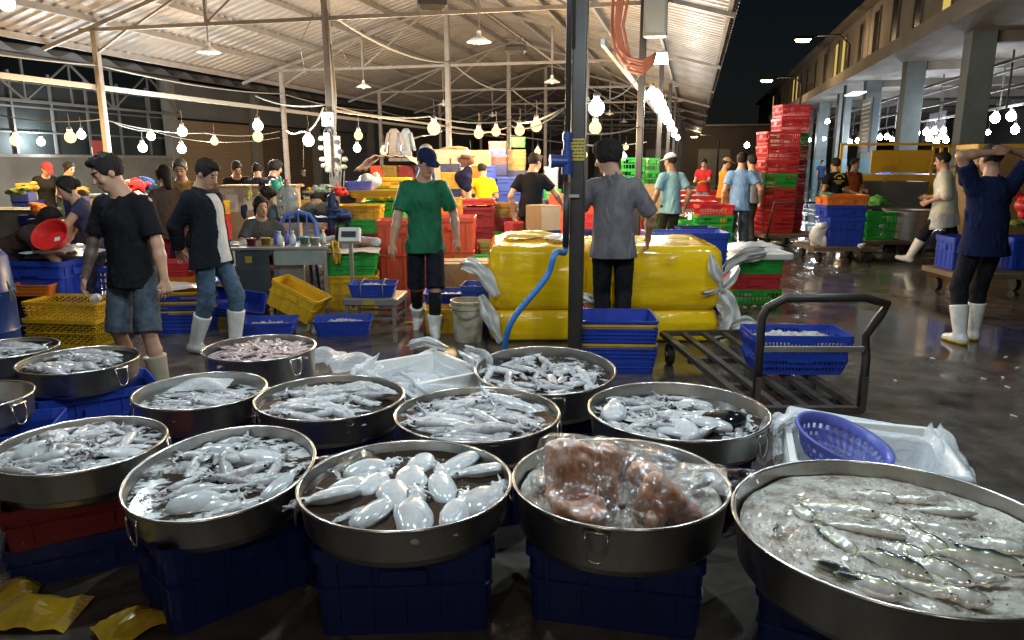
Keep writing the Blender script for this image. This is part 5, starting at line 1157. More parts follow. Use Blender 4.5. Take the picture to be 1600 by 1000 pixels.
crate('basket', BLUE, (bp_.x, bp_.y + .12, .225), -.05, 'blue slotted basket lower on the trolley under another', 'baskets on the hand trolley', scale=(1.0, .8, .9)); crate('basket', BLUE, (bp_.x, bp_.y + .12, .345), -.04, 'blue slotted basket of shrimp on the trolley, upper one', 'baskets on the hand trolley', scale=(1.06, .9, 1))
def pile(loc, rz, w, d, h, m, label, name='shrimp_pile', seed=1, kind='stuff', cat='seafood'):
    n = 22; vs = []; r = np.random.default_rng(seed); P = np.array([[(i / n - .5) * w, (j / n - .5) * d, 0] for i in range(n + 1) for j in range(n + 1)], np.float32)
    e = np.clip(1 - np.maximum(np.abs(P[:, 0]) / (w / 2), np.abs(P[:, 1]) / (d / 2)) ** 4, 0, 1); z = h * e * (.7 + .25 * wob(P, 30, seed)) + r.normal(0, h * .16, len(P)) * e
    o = MB().add([(p[0], p[1], max(0, z[k])) for k, p in enumerate(P)], [(i * (n + 1) + j, (i + 1) * (n + 1) + j, (i + 1) * (n + 1) + j + 1, i * (n + 1) + j + 1) for i in range(n) for j in range(n)]).build(name, m, None, True, loc, rz)
    return tag(o, label, cat, None, kind)
X['shrimp'] = mat('shrimp_and_ice', (.60, .58, .56), rough=.2, noise=(30, .9, .4, .65), col2=(.34, .27, .25), bump=(60, .9, .01), coat=.3)
pile((bp_.x, bp_.y + .12, .42), -.04, .56, .30, .06, 'shrimp', 'grey shrimp and ice in the basket on the trolley')
o = blob('pink_scoop', [('e', (0, 0, 0), (.07, .04, .012), .01), ('e', (.03, 0, .02), (.05, .035, .02), .01)], 'plastic', atd(1295, 548, 4.75), .4, .006, col=(.6, .06, .15)); tag(o, 'pink plastic scoop at the back of the trolley basket', 'scoop')
# --- left: blue drum, blue and woven crates, tables ---------------
t = thing('plastic_drum', 'dark blue plastic drum at the far left edge', 'drum', (gp(-52, 5.6)[0], 5.6, 0))
MB().lathe([(.25, 0), (.27, .04), (.275, .3), (.285, .31), (.275, .33), (.275, .6), (.285, .62), (.275, .64), (.26, .88), (.22, .93), (.02, .94)], 32, cap0=True).build('barrel', 'plastic', t, auto=35, col=(.012, .05, .22))
MB().tube([(-.1, -.12, .95), (-.1, -.12, .99), (.1, -.12, .99), (.1, -.12, .95)], .012, 6).build('handle', 'plastic', t, col=(.012, .05, .22))
wy = gp(104, 6.45)
crate('weave', YEL, (wy[0], 6.45, 0), -.12, 'yellow woven crate on the floor at left, lower of two', 'yellow woven crates', scale=(1.15, 1, .98)); crate('weave', YEL, (wy[0] + .02, 6.45, .225), -.10, 'yellow woven crate at left with blue crate behind, upper of two', 'yellow woven crates', scale=(1.15, 1, .7))
crate('solid', BLUE, (gp(72, 6.95)[0], 6.95, .36), -.15, 'big blue crate behind the yellow woven ones at left', scale=(1.05, 1.1, 1.1)); crate('solid', NAVY, (gp(72, 6.98)[0], 6.98, 0), -.15, 'dark blue crate under the big blue one at left', scale=(1, 1, 1.16))
crate('solid', NAVY, (gp(140, 7.2)[0], 7.2, 0), .1, 'dark blue crate under the slotted one behind the man in black'); crate('slot', BLUE, (gp(140, 7.2)[0], 7.2, .305), .1, 'blue slotted crate partly behind the man in black', scale=1.0)
t = thing('fish_table', 'metal fish table with a shiny tray at left', 'table', (gp(70, 7.35)[0], 7.35, 0), -.1)
MB().box((0, 0, .70), (1.3, .62, .04)).build('table_top', 'dull_steel', t, bevel=.004)
for sx in (-.6, .6):
    for sy in (-.27, .27): MB().box((sx, sy, .34), (.04, .04, .679)).build('leg', 'dull_steel', t)
o = MB().lathe([(.001, .01), (.25, .01), (.29, .05), (.30, .05), (.26, -.0), (.001, .0)], 36).build('shallow_pan', 'steel_rim', None, True, (gp(60, 7.3)[0], 7.3, .724)); tag(o, 'shallow shiny metal pan reflecting a lamp on the fish table', 'pan')
o = crumple(.7, .5, .10, 18, 31, 11).build('plastic_sheet', 'sheetplastic', None, True, (gp(108, 6.95)[0], 7.0, .76), .1); tag(o, 'milky plastic sheet over the fish table at left', 'plastic sheet')
o = crumple(.4, .06, .25, 12, 32, 9).build('plastic_sheet', 'sheetplastic', None, True, (gp(75, 6.95)[0], 6.98, .52), .0); tag(o, 'milky plastic sheet hanging down the front of the fish table', 'plastic sheet')
# red basin held up
t = thing('red_basin', 'bright red plastic basin tilted in two hands', 'basin', atd(83, 371, 6.75)); t.rotation_euler = (math.radians(52), math.radians(-10), .1)
MB().lathe([(.001, -.06), (.10, -.06), (.145, .03), (.165, .055), (.165, .06), (.15, .055), (.135, .03), (.095, -.05), (.001, -.05)], 36).build('basin', 'plastic', t, auto=40, col=(.62, .022, .018))
MB().box((.01, .01, -.046), (.05, .04, .003)).build('label_patch', 'paper', t)
o = blob('straw_bundle', [('c', (0, 0, 0), (.03, .0, -.10), .006, .004, .004), ('c', (0, 0, 0), (-.02, .02, -.13), .006, .004, .004), ('c', (0, 0, 0), (.05, .01, -.06), .006, .003, .004), ('c', (-.01, 0, .02), (.0, .01, -.12), .006, .004, .004)], 'rope', atd(14, 445, 5.3), 0, .003, col=(.5, .5, .3)); tag(o, 'frayed pale straps hanging on the blue drum', 'strap')
# nested baskets and stool between the two men
stack('nest', [BLUE, BLUE, BLUE, YEL, BLUE, BLUE, YEL, BLUE, BLUE, YEL], (gp(275, 7.0)[0], 7.0), .1, 'between the man in black and the man in jeans', 'nested trays between the two men', pitch=.03, jit=.004)
o = crumple(.4, .36, .11, 14, 34, 10).build('film_sheet', 'bag_white', None, True, (gp(278, 7.0)[0], 7.0, .40), 0); tag(o, 'pale film heaped on the nested trays between two men', 'plastic film')
crate('tray', RED, (gp(264, 7.9)[0], 7.86, .405), .15, 'red tray behind the nested trays between the two men'); crate('solid', ORANGE, (gp(262, 7.9)[0], 7.9, .0), .1, 'orange crate low behind the man in black', scale=(1, 1, 1.3))
crate('tray', ORANGE, (gp(140, 7.6)[0], 6.7, .40), .0, 'orange tray just left of the man in black', scale=.7)
cloth_heap(150, 466, 6.25, (.07, .06, .05), (.7, .7, .7), 'small white bag on the yellow woven crate', 60, 'white_bag', 'sheetplastic', .014)
def stool(loc, rz, col, label, h=.45):
    t = thing('plastic_stool', label, 'stool', loc, rz)
    MB().rloft([(.32, .32, h - .035, .05), (.33, .33, h - .008, .05), (.31, .31, h, .05)]).build('seat', 'plastic', t, col=col)
    for sx in (-1, 1):
        for sy in (-1, 1): m = MB(); m.beam((sx * .18, sy * .18, 0.002), (sx * .135, sy * .135, h - .03), .045, .03); m.build('leg', 'plastic', t, col=col)
    for s in (-1, 1): m = MB(); m.beam((-.15, s * .152, h * .55), (.15, s * .152, h * .55), .012, .03); m.build('stretcher', 'plastic', t, col=col)
    return t
stool((*gp(342, 7.3), 0), .2, VIOLET, 'violet blue plastic stool right of the man in jeans'); stool((*gp(405, 8.3), 0), .1, TOMATO, 'orange plastic stool under the glass stall')
stool((*gp(435, 8.25), 0), .3, (.10, .16, .42), 'pale blue stool behind the orange one at the stall', .42)
crate('solid', YEL, (*gp(352, 7.9), 0), .2, 'yellow crate behind the violet blue stool', scale=(.7, .8, .9))
# trays with ice on the floor
def iced(kind, col, px, Y, rz, label, scale=1., z=0., fill=True, s=1):
    x, y = gp(px, Y); crate(kind, col, (x, y, z), rz, label, scale=scale)
    sc = scale if isinstance(scale, tuple) else (scale,) * 3
    if fill: pile((x, y, z + .07 * sc[2]), rz, .40 * sc[0], .26 * sc[1], .06, 'shrimp', 'ice in the ' + label, seed=s)
iced('tray', BLUE, 409, 6.75, .1, 'blue tray left of the tipped yellow crate', 1.0, s=2); iced('tray', BLUE, 532, 6.85, .12, 'blue tray on the floor right of the tipped yellow crate', .98, s=3)
crate('tray', BLUE, (*gp(366, 7.35), .12), .3, 'blue tray leaning behind the man in jeans', scale=.9).rotation_euler = (.5, .2, .3)
o = crate('solid', YEL, (gp(455, 7.25)[0], 7.25, .015), .0, 'yellow crate tipped on its side between two blue trays', scale=(.85, .8, .85)); o.rotation_euler = (0, .42, -.25); o.location.z = .13
o = blob('white_scrap', [('e', (0, 0, 0), (.04, .025, .03), .01), ('c', (0, 0, 0), (-.02, 0, .06), .015, .008, .01)], 'bag_white', at(493, 518, .02), 0, .006, noise=.004, nf=40); tag(o, 'white plastic scrap against the blue tray corner', 'scrap')
# weighing scale with tray
sx, sy = gp(585, 7.45); t = thing('platform_scale', 'grey platform scale carrying a blue tray', 'scale', (sx, sy, 0), -.08)
MB().rloft([(.54, .50, .19, .02), (.56, .52, .20, .02), (.56, .52, .255, .02), (.54, .50, .265, .02)]).build('platform', 'dull_steel', t)
MB().box((.0, -.264, .225), (.12, .006, .045)).build('scale_label', bpy.data.materials['yellow_sticker'], t)
for a in (-.24, .24):
    for b_ in (-.22, .22): MB().box((a, b_, .095), (.035, .035, .188)).build('leg', 'dull_steel', t)
m = MB(); m.beam((-.24, -.22, .06), (.24, -.22, .06), .025); m.beam((-.24, .22, .06), (.24, .22, .06), .025); m.beam((.24, -.22, .06), (.24, .22, .06), .025); m.build('brace', 'dull_steel', t)
m = MB(); m.beam((-.27, .1, .1), (-.27, .1, .78), .035); m.build('display_post', 'dull_steel', t)
m = MB(); m.box((-.27, .08, .86), (.22, .07, .15), Rx(-.35)); m.build('display_head', 'white', t, bevel=.01); m = MB(); m.box((-.27, .038, .875), (.15, .006, .06), Rx(-.35)); m.build('display_window', 'glassdark', t)
iced('tray', BLUE, 582, 7.4, .04, 'blue tray tied with string on the platform scale', .86, .267, s=5)
for i, q in enumerate((-.10, .12)):
    o = MB().tube([(q, -.165, .0), (q, -.178, .13), (q, 0, .165), (q, .178, .13)], .006, 6).build('tie_string', 'rope', None, True, (*gp(582, 7.4), .268)); tag(o, ('pale string round the left of the tray on the scale', 'pale string round the right of the tray on the scale')[i], 'string')
# green and yellow crates left of scale
stack(['solid', 'solid', 'low'], [YEL, YEL, GREEN], (gp(548, 8.15)[0], 8.15), .12, 'behind the platform scale', 'yellow and green crates behind the scale', scale=(.95, .95, .62))
crate('solid', GREEN, (gp(548, 8.15)[0], 8.15, .48), .12, 'green crate covered by a white sheet behind the scale', scale=(1, 1, .5))
o = crumple(.62, .46, .06, 14, 41, 7).build('white_sheet', 'bag_white', None, True, (gp(552, 8.15)[0], 8.1, .63), .12); tag(o, 'white sheet over the green crate behind the scale', 'sheet')
drape([(522, 380, 8.0), (524, 395, 7.9), (528, 412, 7.88)], .12, 44, 'yellow bag hanging beside the green crate', 'tape')
# bucket, basin boxes
t = thing('paint_bucket', 'dirty white plastic bucket right of the man in green', 'bucket', (*gp(730, 6.55), 0))
MB().lathe([(.125, 0), (.13, .01), (.145, .30), (.158, .302), (.158, .325), (.15, .327), (.15, .352), (.160, .354), (.160, .375), (.15, .376), (.142, .37), (.122, .02), (.001, .015)], 36, cap0=True).build('pail', mat('dirty_white_plastic', (.55, .53, .42), rough=.45, noise=(7, .9, .4, .62), col2=(.26, .22, .13)), t, auto=35)
MB().tube([(.163 * math.cos(a), .163 * math.sin(a), .33 - .10 * math.sin(a) ** 2 * (1 if math.sin(a) < 0 else 0)) for a in np.linspace(PI, 2 * PI, 15)], .004, 6).build('bail', 'dull_steel', t)
iced('tray', BLUE, 705, 7.4, .05, 'blue tray with ice behind the white bucket', 1.0, .16, s=7); crate('tray', BLUE, (gp(705, 7.4)[0], 7.4, 0), .05, 'blue tray under the iced one behind the bucket', scale=1.05)
crate('solid', YEL, (*gp(690, 6.95), 0), .1, 'small yellow crate left of the white bucket', scale=(.55, .7, .75)); crate('solid', BBLUE, (*gp(753, 7.1), 0), -.1, 'bright blue crate right of the white bucket', scale=(.62, .8, 1.4))
o = crumple(.10, .07, .03, 8, 3, 30).build('yellow_scrap', 'tape', None, False, at(640, 505, .003)); tag(o, 'small yellow scrap on the wet floor left of the man in green', 'scrap')
def carton(px, Y, z, w, d, h, rz, label, top=True):
    t = thing('cardboard_box', label, 'carton', (*gp(px, Y), z), rz)
    MB().rloft([(w, d, .002, .006), (w, d, h, .006)]).build('carton_body', 'cardboard', t)
    f = MB()
    for s in (-1, 1): f.box((0, s * d * .25, h + .004), (w * .99, d * .485, .005), Rx(s * .03))
    f.build('flaps', 'cardboard', t); tp = MB(); tp.box((0, 0, h + .0105), (w * .98, .05, .002)); tp.build('tape_strip', 'rope', t); return t
carton(735, 8.2, 0, .62, .5, .50, .1, 'brown carton left of the yellow boxes'); crate('solid', NAVY, (gp(848, 9.4)[0], 9.4, 0), .6, 'dark crate under the carton beside the black shirt man', scale=(.55, .8, 2.41)); carton(848, 9.4, .75, .30, .34, .30, .6, 'carton tilted against the black shirt man', True)
# --- glass stall with table, woman etc.
t = thing('glass_stall', 'stainless stall table with a glass front and goods on top', 'stall', (gp(437, 8.05)[0], 8.05, 0), .10)
MB().box((0, 0, .70), (1.12, .62, .03)).build('table_top', 'dull_steel', t, bevel=.004)
for a in (-.53, .53):
    for b_ in (-.28, .28): MB().box((a, b_, .34), (.04, .04, .683)).build('leg', 'dull_steel', t)
MB().box((-.30, -.285, .40), (.50, .01, .55)).build('front_panel', 'glassdark', t); MB().box((.26, -.285, .60), (.52, .012, .16)).build('glass_front', mat('stall_glass', (.30, .32, .29), rough=.08, noise=(5, .7, .4, .7), col2=(.17, .25, .20)), t)
MB().box((.12, -.15, .33), (.32, .012, .66)).build('steel_side', 'dull_steel', t)
MB().box((-.46, -.294, .60), (.13, .005, .17)).build('paper_notice', 'paper', t); MB().box((-.26, -.294, .585), (.07, .005, .07)).build('yellow_note', bpy.data.materials['yellow_sticker'], t)
m = MB(); m.beam((-.53, -.28, .12), (.53, -.28, .12), .025); m.build('rail', 'dull_steel', t)
tx, ty = gp(437, 8.05)
GOODS = 'small goods on the glass stall'
for i, (dx, dy, c, k) in enumerate(((-.45, 0, (.55, .38, .5), 'b'), (-.36, .06, (.6, .5, .6), 'b'), (-.26, -.05, (.3, .06, .1), 'c'), (-.12, 0, (.6, .42, .04), 'c'), (-.02, .06, (.08, .1, .4), 'p'), (.04, -.05, (.5, .54, .6), 'p'), (.10, .04, (.10, .12, .42), 'p'), (.17, 0, (.55, .57, .6), 'p'), (.28, .05, (.2, .45, .4), 'c'), (.40, -.02, (.45, .52, .5), 'c'), (.48, .08, (.6, .6, .55), 'p'))):
    p = Vector((tx, ty, .716)) + Rz(.1) @ Vector((dx, dy - .08, 0))
    if k == 'p': m = MB(); m.lathe([(.028, 0), (.03, .01), (.03, .09), (.014, .115), (.014, .13), (.016, .131), (.016, .15), (.001, .151)], 14, cap0=True); o = m.build('small_bottle', 'plastic', None, True, p, 0, c); lab = 'bottle'
    elif k == 'c': m = MB(); m.lathe([(.04, 0), (.052, .07), (.054, .07), (.054, .078), (.001, .08)], 16, cap0=True); o = m.build('tub_container', 'plastic', None, True, p, 0, c); lab = 'container'
    else: o = crumple(.13, .11, .08, 9, i, 26).build('small_bag', 'sheetplastic' if i else 'bag_white', None, True, p, 0); lab = 'bag'
    tag(o, ('pinkish bag on the stall by the folded arms', 'clear bag behind the pinkish one on the stall', 'dark red tub on the stall', 'yellow tub on the stall', 'dark blue bottle on the stall, left of two', 'pale bottle before the dark blue ones on the stall', 'dark blue bottle on the stall, right of two', 'pale bottle right of the dark blue ones on the stall', 'teal tub on the stall', 'pale green tub near the right end of the stall', 'cream bottle at the right end of the stall')[i], lab, GOODS)
# plastic chair
t = thing('plastic_chair', 'blue plastic chair with slotted back behind the glass stall', 'chair', (*gp(463, 8.75), 0), .1); t.scale = (1.05, 1.05, 1.15)
BC = (.10, .17, .55)
MB().rloft([(.42, .42, .42, .06), (.44, .44, .445, .06), (.42, .42, .455, .06)]).build('seat', 'plastic', t, col=BC)
m = MB(); L = [(-.20, .46), (-.205, .62), (-.19, .76), (-.13, .84), (0, .865), (.13, .84), (.19, .76), (.205, .62), (.20, .46)]; m.tube([(x, .20 + (z - .45) * .18, z) for x, z in L], .024, 8)
for x in (-.10, 0, .10): m.beam((x * .8, .2, .45), (x, .265, .84), .055, .014)
m.build('backrest', 'plastic', t, True, col=BC)
for a in (-1, 1):
    for b_ in (-1, 1): m = MB(); m.beam((a * .21, b_ * .21, 0.002), (a * .18, b_ * .18, .43), .05, .03); m.build('leg', 'plastic', t, col=BC)
# table with bottle and clothes
t = thing('back_table', 'dark table behind the blue chair loaded with clothes', 'table', (*gp(478, 9.6), 0), .05); t.scale = (1, 1, 1.32)
MB().box((0, 0, .66), (1.3, .6, .04)).build('table_top', 'plastic', t, col=(.02, .03, .10)); 
for a in (-.6, .6):
    for b_ in (-.26, .26): MB().box((a, b_, .32), (.05, .05, .638)).build('leg', 'post', t)
t = thing('water_bottle', 'large pale blue water cooler bottle on the back table', 'water bottle', (*gp(455, 9.5), .90))
X['pet'] = mat('pet_plastic', (.55, .68, .80), rough=.08, trans=.75, ior=1.2, noise=(6, .4), col2=(.45, .6, .8))
MB().lathe([(.001, 0), (.125, 0), (.135, .02), (.135, .09), (.128, .10), (.135, .11), (.135, .19), (.128, .20), (.135, .21), (.135, .29), (.10, .36), (.04, .40), (.03, .41), (.03, .45)], 28).build('bottle', 'pet', t, True)
MB().lathe([(.034, .44), (.036, .475), (.001, .478)], 16).build('cap', 'plastic', t, True, col=(.55, .12, .10))
cloth_heap(493, 325, 9.5, (.20, .16, .14), (.30, .26, .22), 'beige and grey clothes heaped on the back table', 1); cloth_heap(500, 296, 9.8, (.20, .12, .07), (.30, .40, .36), 'pale green bag on top of the heaped clothes', 2)
cloth_heap(480, 338, 9.3, (.14, .12, .09), (.06, .10, .09), 'dark green cloth under the beige clothes', 3); cloth_heap(519, 330, 9.2, (.07, .10, .28), (.02, .035, .10), 'navy tarp hanging from the socket post', 4, m='plastic'); cloth_heap(535, 335, 9.2, (.18, .14, .08), (.03, .06, .15), 'navy tarp folded on the crates right of the socket post', 5, m='plastic')
cloth_heap(429, 290, 10.6, (.16, .1, .13), (.03, .36, .30), 'teal plastic bag hanging on the notice board', 6, m='plastic', nz=.012); cloth_heap(409, 300, 10.5, (.07, .06, .14), (.015, .015, .02), 'black bag hanging on the notice board', 7, nz=.008)
cloth_heap(389, 303, 10.4, (.05, .05, .10), (.35, .38, .12), 'yellow green bag hanging left on the notice board', 8, nz=.006); cloth_heap(381, 332, 10.2, (.045, .05, .12), (.015, .025, .07), 'navy bag hanging low left of the notice board', 9, nz=.006)
cloth_heap(484, 297, 9.7, (.05, .05, .05), (.62, .30, .02), 'orange bag beside the pale green one', 10, nz=.006)
t = thing('stall_board', 'pale counter board with papers pinned on it behind the seated women', 'counter', (*gp(410, 10.9), 0), .02)
MB().box((0, 0, .72), (1.1, .04, 1.02)).build('board', mat('pale_board', (.50, .43, .33), rough=.7, noise=(3, .5), col2=(.36, .29, .2)), t); MB().box((0, .2, 1.245), (1.14, .5, .03)).build('counter_top', mat('wood_edge', (.45, .28, .12), rough=.6, noise=(6, .4), col2=(.3, .17, .07)), t)
for x, z, w, h in ((-.38, 1.0, .17, .25), (-.10, .99, .22, .18), (.30, 1.02, .16, .2)): MB().box((x, -.025, z), (w, .006, h)).build('pinned_paper', 'paper', t)
for a in (-.5, .5): MB().box((a, .2, .61), (.05, .3, 1.22)).build('side', bpy.data.materials['pale_board'], t)
cloth_heap(531, 300, 10, (.13, .08, .09), RED, 'red bundle behind the socket post', 63, m='plastic', nz=.012)
# --- electrical fittings on the ridge post
q = M(UB, 11.3); t = thing('socket_cluster', 'cluster of white power sockets with black plugs on the ridge post', 'power sockets', (q.x, q.y - .08, 0))
m = MB(); m.box((-.05, -.06, 1.74), (.10, .05, .62)); m.box((.11, -.05, 1.72), (.09, .05, .56)); m.build('socket_strip', mat('old_white_plastic', (.36, .36, .30), rough=.4, noise=(10, .5), col2=(.36, .36, .28)), t, bevel=.006)
for i, (x, z) in enumerate(((-.14, 1.95), (-.15, 1.80), (-.14, 1.62), (-.12, 1.52), (.22, 1.62), (.2, 1.5))): b_ = MB(); b_.lathe([(.02, -.03), (.05, -.01), (.05, .02), (.03, .05)], 14, cap0=True, cap1=True); b_.build('round_socket', bpy.data.materials['old_white_plastic'], t, True, (x, -.06, z))
for x, z in ((.12, 1.90), (.10, 1.62), (.17, 1.75)): b_ = MB(); b_.tube([(x, -.07, z), (x, -.16, z)], .04, 10); b_.build('plug', 'cable_black', t)
m = MB()
for i in range(3): m.tube(catenary((.0 + .06 * i, -.12, 1.5), (.12 + .05 * i, -.12, 1.45), .25 + .06 * i), .010, 6)
m.tube([(.08, -.05, 2.0), (.12, -.05, 2.6), (.08, -.04, 3.4)], .018, 6); m.tube([(.05, -.05, 2.0), (.10, -.05, 2.8), (.05, -.04, 3.9)], .012, 6); m.build('cable', 'rope', t, True)
t = thing('breaker_box', 'white breaker box high on the ridge post', 'electrical box', (q.x - .02, q.y - .12, 2.26)); MB().rloft([(.19, .11, -.11, .012), (.19, .11, .11, .012)]).build('box', 'white', t, bevel=.006)
m = MB(); m.box((.05, -.057, 0), (.03, .01, .03)); m.build('switch', 'cable_black', t); m = MB(); m.tube([(.06 * math.cos(a), -.03, -.19 + .06 * math.sin(a)) for a in np.linspace(0, 2 * PI, 20)[:-1]], .016, 7, closed=True); m.build('coiled_cable', 'cable_black', t, True)
o = MB().tube(P_([(474, 222, 11.2), (474, 262, 11.2)]), .006, 5); o.tube([atd(474 + 3 * math.cos(a * 1.3), 266 + a * .8, 11.2) for a in range(12)], .012, 6); tag(o.build('knotted_cord', 'rope', None, True), 'knotted white cord hanging left of the socket post', 'cord')
m = MB(); m.tube(catenary(atd(505, 168, 11.9), atd(470, 205, 11.6), .12), .014, 7); m.tube(catenary(atd(470, 205, 11.6), atd(448, 204, 14), .05), .014, 7); tag(m.build('twisted_cord', 'white', None, True), 'thick twisted white cord leading to the tilted bulb', 'cord')
# --- crate city in the middle --------------------------------------
SG = 'stacked crates in the middle of the hall'
stack('solid', [DRED] * 4 + [GREEN, YEL], (gp(566, 9.6)[0], 9.6), .05, 'left of the orange bins', SG, scale=(.95, 1, .58)); stack('solid', [DRED] * 4 + [GREEN], (gp(604, 10.2)[0], 10.2), .0, 'behind the left orange bin', SG, scale=(.95, 1, .7))
stack('solid', [DRED] * 4, (gp(528, 9.9)[0], 9.9), .05, 'behind the bowed child', SG, scale=(.6, 1, .6))
crate('bin', TOMATO, (gp(634, 8.9)[0], 8.9, 0), .05, 'orange red bin left behind the man in green', scale=(.75, .8, 1.18)); crate('bin', TOMATO, (gp(709, 9.2)[0], 9.2, 0), .0, 'orange red bin right behind the man in green', scale=(.66, .8, 1.2))
crate('tray', YEL, (gp(592, 9.3)[0], 9.3, 1.16), .05, 'yellow tray with a yellow cloth left of the man in green', scale=(1.2, 1, .6))
crate('low', YEL, (gp(607, 10.4)[0], 10.4, 1.24), .0, 'yellow crate high left of the navy cap', scale=(1.2, 1, .85)); crate('low', GREEN, (gp(612, 10.35)[0], 10.35, 1.08), .0, 'green crate under the high yellow one left of the cap', scale=(1.1, 1, .95))
o = cloth_heap(594, 310, 9.2, (.13, .10, .05), (.65, .50, .02), 'yellow cloth on the yellow tray', 11); crate('tray', VIOLET, (gp(567, 9.4)[0], 9.35, 1.22), .2, 'violet basin on the yellow tray under a white bag', scale=(.6, .8, .9))
cloth_heap(574, 286, 9.6, (.15, .12, .18), (.7, .7, .7), 'large white plastic bag knotted on top of the crates', 62, 'big_white_bag', 'bag_white', .018)
for i, (px, c) in enumerate(((597, TOMATO), (615, OLIVE), (640, DRED))): stack('low', [c] * 4, (gp(px, 11.6)[0], 11.6), .0, ('under the striped cloth, leftmost', 'under the striped cloth, middle', 'under the striped cloth, rightmost')[i], SG, z0=1.05, scale=(.42, .9, .75)); crate('solid', NAVY, (gp(px, 11.6)[0], 11.6, 0), 0, ('dark crate base under the leftmost pile beneath the striped cloth', 'dark crate base under the middle pile beneath the striped cloth', 'dark crate base under the rightmost pile beneath the striped cloth')[i], scale=(.42, .9, 3.38))
st = mat('striped_cloth', (.60, .52, .44), rough=.8, noise=(3, .8, .42, .58), col2=(.24, .20, .30), stretch=(2.2, .35, 1))
m = MB(); vs = []; n1, n2 = 26, 10
for i in range(n1 + 1):
    for j in range(n2 + 1):
        f = i / n1 - .5; vs.append((f * 1.05, (j / n2 - .5) * .8, .14 - 1.25 * max(0, abs(f) - .22) ** 1.35 + .012 * math.sin(i * 1.7 + j) + .012 * math.sin(j * 2.3)))
m.add(vs, [(i * (n2 + 1) + j, (i + 1) * (n2 + 1) + j, (i + 1) * (n2 + 1) + j + 1, i * (n2 + 1) + j + 1) for i in range(n1) for j in range(n2)])
o = m.build('striped_cloth', st, None, True, (gp(619, 11.6)[0], 11.6, 1.54)); o.modifiers.new('t', 'SOLIDIFY').thickness = .012; tag(o, 'pink and grey striped cloth draped over the crates', 'cloth')
stack('solid', [DRED] * 4, (gp(749, 10.6)[0], 10.6), .0, 'right of the right orange bin', SG, scale=(.72, 1, .80)); crate('low', RED, (gp(749, 10.6)[0], 10.6, 1.0), .0, 'red crate on top of the dark red stack below the yellow shirt', scale=(.78, 1, .5))
stack('low', [OLIVE, OLIVE, GREEN, DRED, OLIVE], (gp(786, 10.9)[0], 10.9), .0, 'below the blue crate wall', SG, scale=(.78, 1, 1.25))
stack('low', [OLIVE] * 3, (gp(772, 9.4)[0], 9.4), .1, 'in ochre behind the upper left yellow box', SG, scale=(.72, 1, 1.25)); crate('solid', RED, (gp(803, 9.9)[0], 9.9, 0), .0, 'red crate low beside the black T-shirt man', scale=(.4, .8, 2.6))
crate('solid', GREEN, (*gp(742, 8.9), .34), .05, 'bright green crate left behind the yellow boxes', scale=(.78, 1, .42)); crate('solid', DRED, (*gp(742, 8.95), 0), .05, 'dark red crate under the bright green one behind the yellow boxes', scale=(.76, 1, 1.08))
for i, px in enumerate((764, 789, 809)): stack('solid', [BLUE] * (6 if i else 7), (gp(px, 14.2)[0], 14.2), .0, ('blue wall of crates, left column', 'blue wall of crates, middle column', 'blue wall of crates, right column')[i], 'blue wall of crates', scale=(.5, .9, .72))
stack('low', [RED, BLUE, TOMATO], (gp(779, 15.2)[0], 15.2), .0, 'above the blue crate wall', SG, z0=1.55, scale=(.62, 1, .9)); crate('solid', NAVY, (gp(779, 15.2)[0], 15.2, 0), 0, 'dark crate base behind the blue crate wall', scale=(.62, 1, 5.0))
stack('low', [OLIVE, OLIVE, OLIVE], (gp(806, 15.6)[0], 15.6), .0, 'in ochre right above the blue crate wall', SG, z0=1.42, scale=(.7, 1, .85)); crate('low', GREEN, (gp(809, 15.6)[0], 15.6, 1.88), 0, 'green crate with dark print topping the ochre ones', scale=(.52, 1, 1.2)); crate('solid', NAVY, (gp(806, 15.6)[0], 15.6, 0), 0, 'dark crate base under the ochre crates at back', scale=(.7, 1, 4.58))
carton(752, 14.8, 1.5, .42, .5, .30, 0, 'carton standing left of the orange and blue crates'); crate('solid', ORANGE, (gp(745, 14.8)[0], 14.8, 0), 0, 'orange crate pile base under the carton', scale=(.5, 1, 4.8))
stack('low', [YEL, NAVY, YEL, YEL, NAVY], (gp(707, 12.2)[0], 12.2), .0, 'right of the navy cap', SG, z0=.9, scale=(.55, .9, .82)); crate('solid', ORANGE, (gp(707, 12.2)[0], 12.2, 0), 0, 'orange crate base right of the navy cap', scale=(.55, .9, 2.9))
cloth_heap(726, 281, 12, (.17, .14, .22), (.012, .014, .05), 'dark navy backpack hanging left of the yellow shirt', 12, nz=.01); cloth_heap(728, 252, 13, (.22, .15, .12), (.16, .09, .08), 'brown patterned bundle above the navy backpack', 13)
t = thing('white_cabinet', 'cream box with rounded top behind the navy cap', 'cabinet', (*gp(708, 13.2), 0)); MB().rloft([(.66, .5, 0, .04), (.66, .5, 1.66, .05), (.60, .46, 1.80, .06)]).build('cabinet_body', mat('cream_paint', (.58, .53, .42), rough=.5, noise=(3, .4), col2=(.45, .38, .27)), t); cb = MB(); cb.box((0, -.255, 1.2), (.02, .01, .9)); cb.build('door_gap', 'cable_black', t)
o = crumple(.5, .35, .07, 10, 5, 10).build('folded_sacks', 'cardboard', None, True, (*gp(712, 13.2), 1.80)); tag(o, 'folded tan sacks on the cream cabinet', 'sacks')
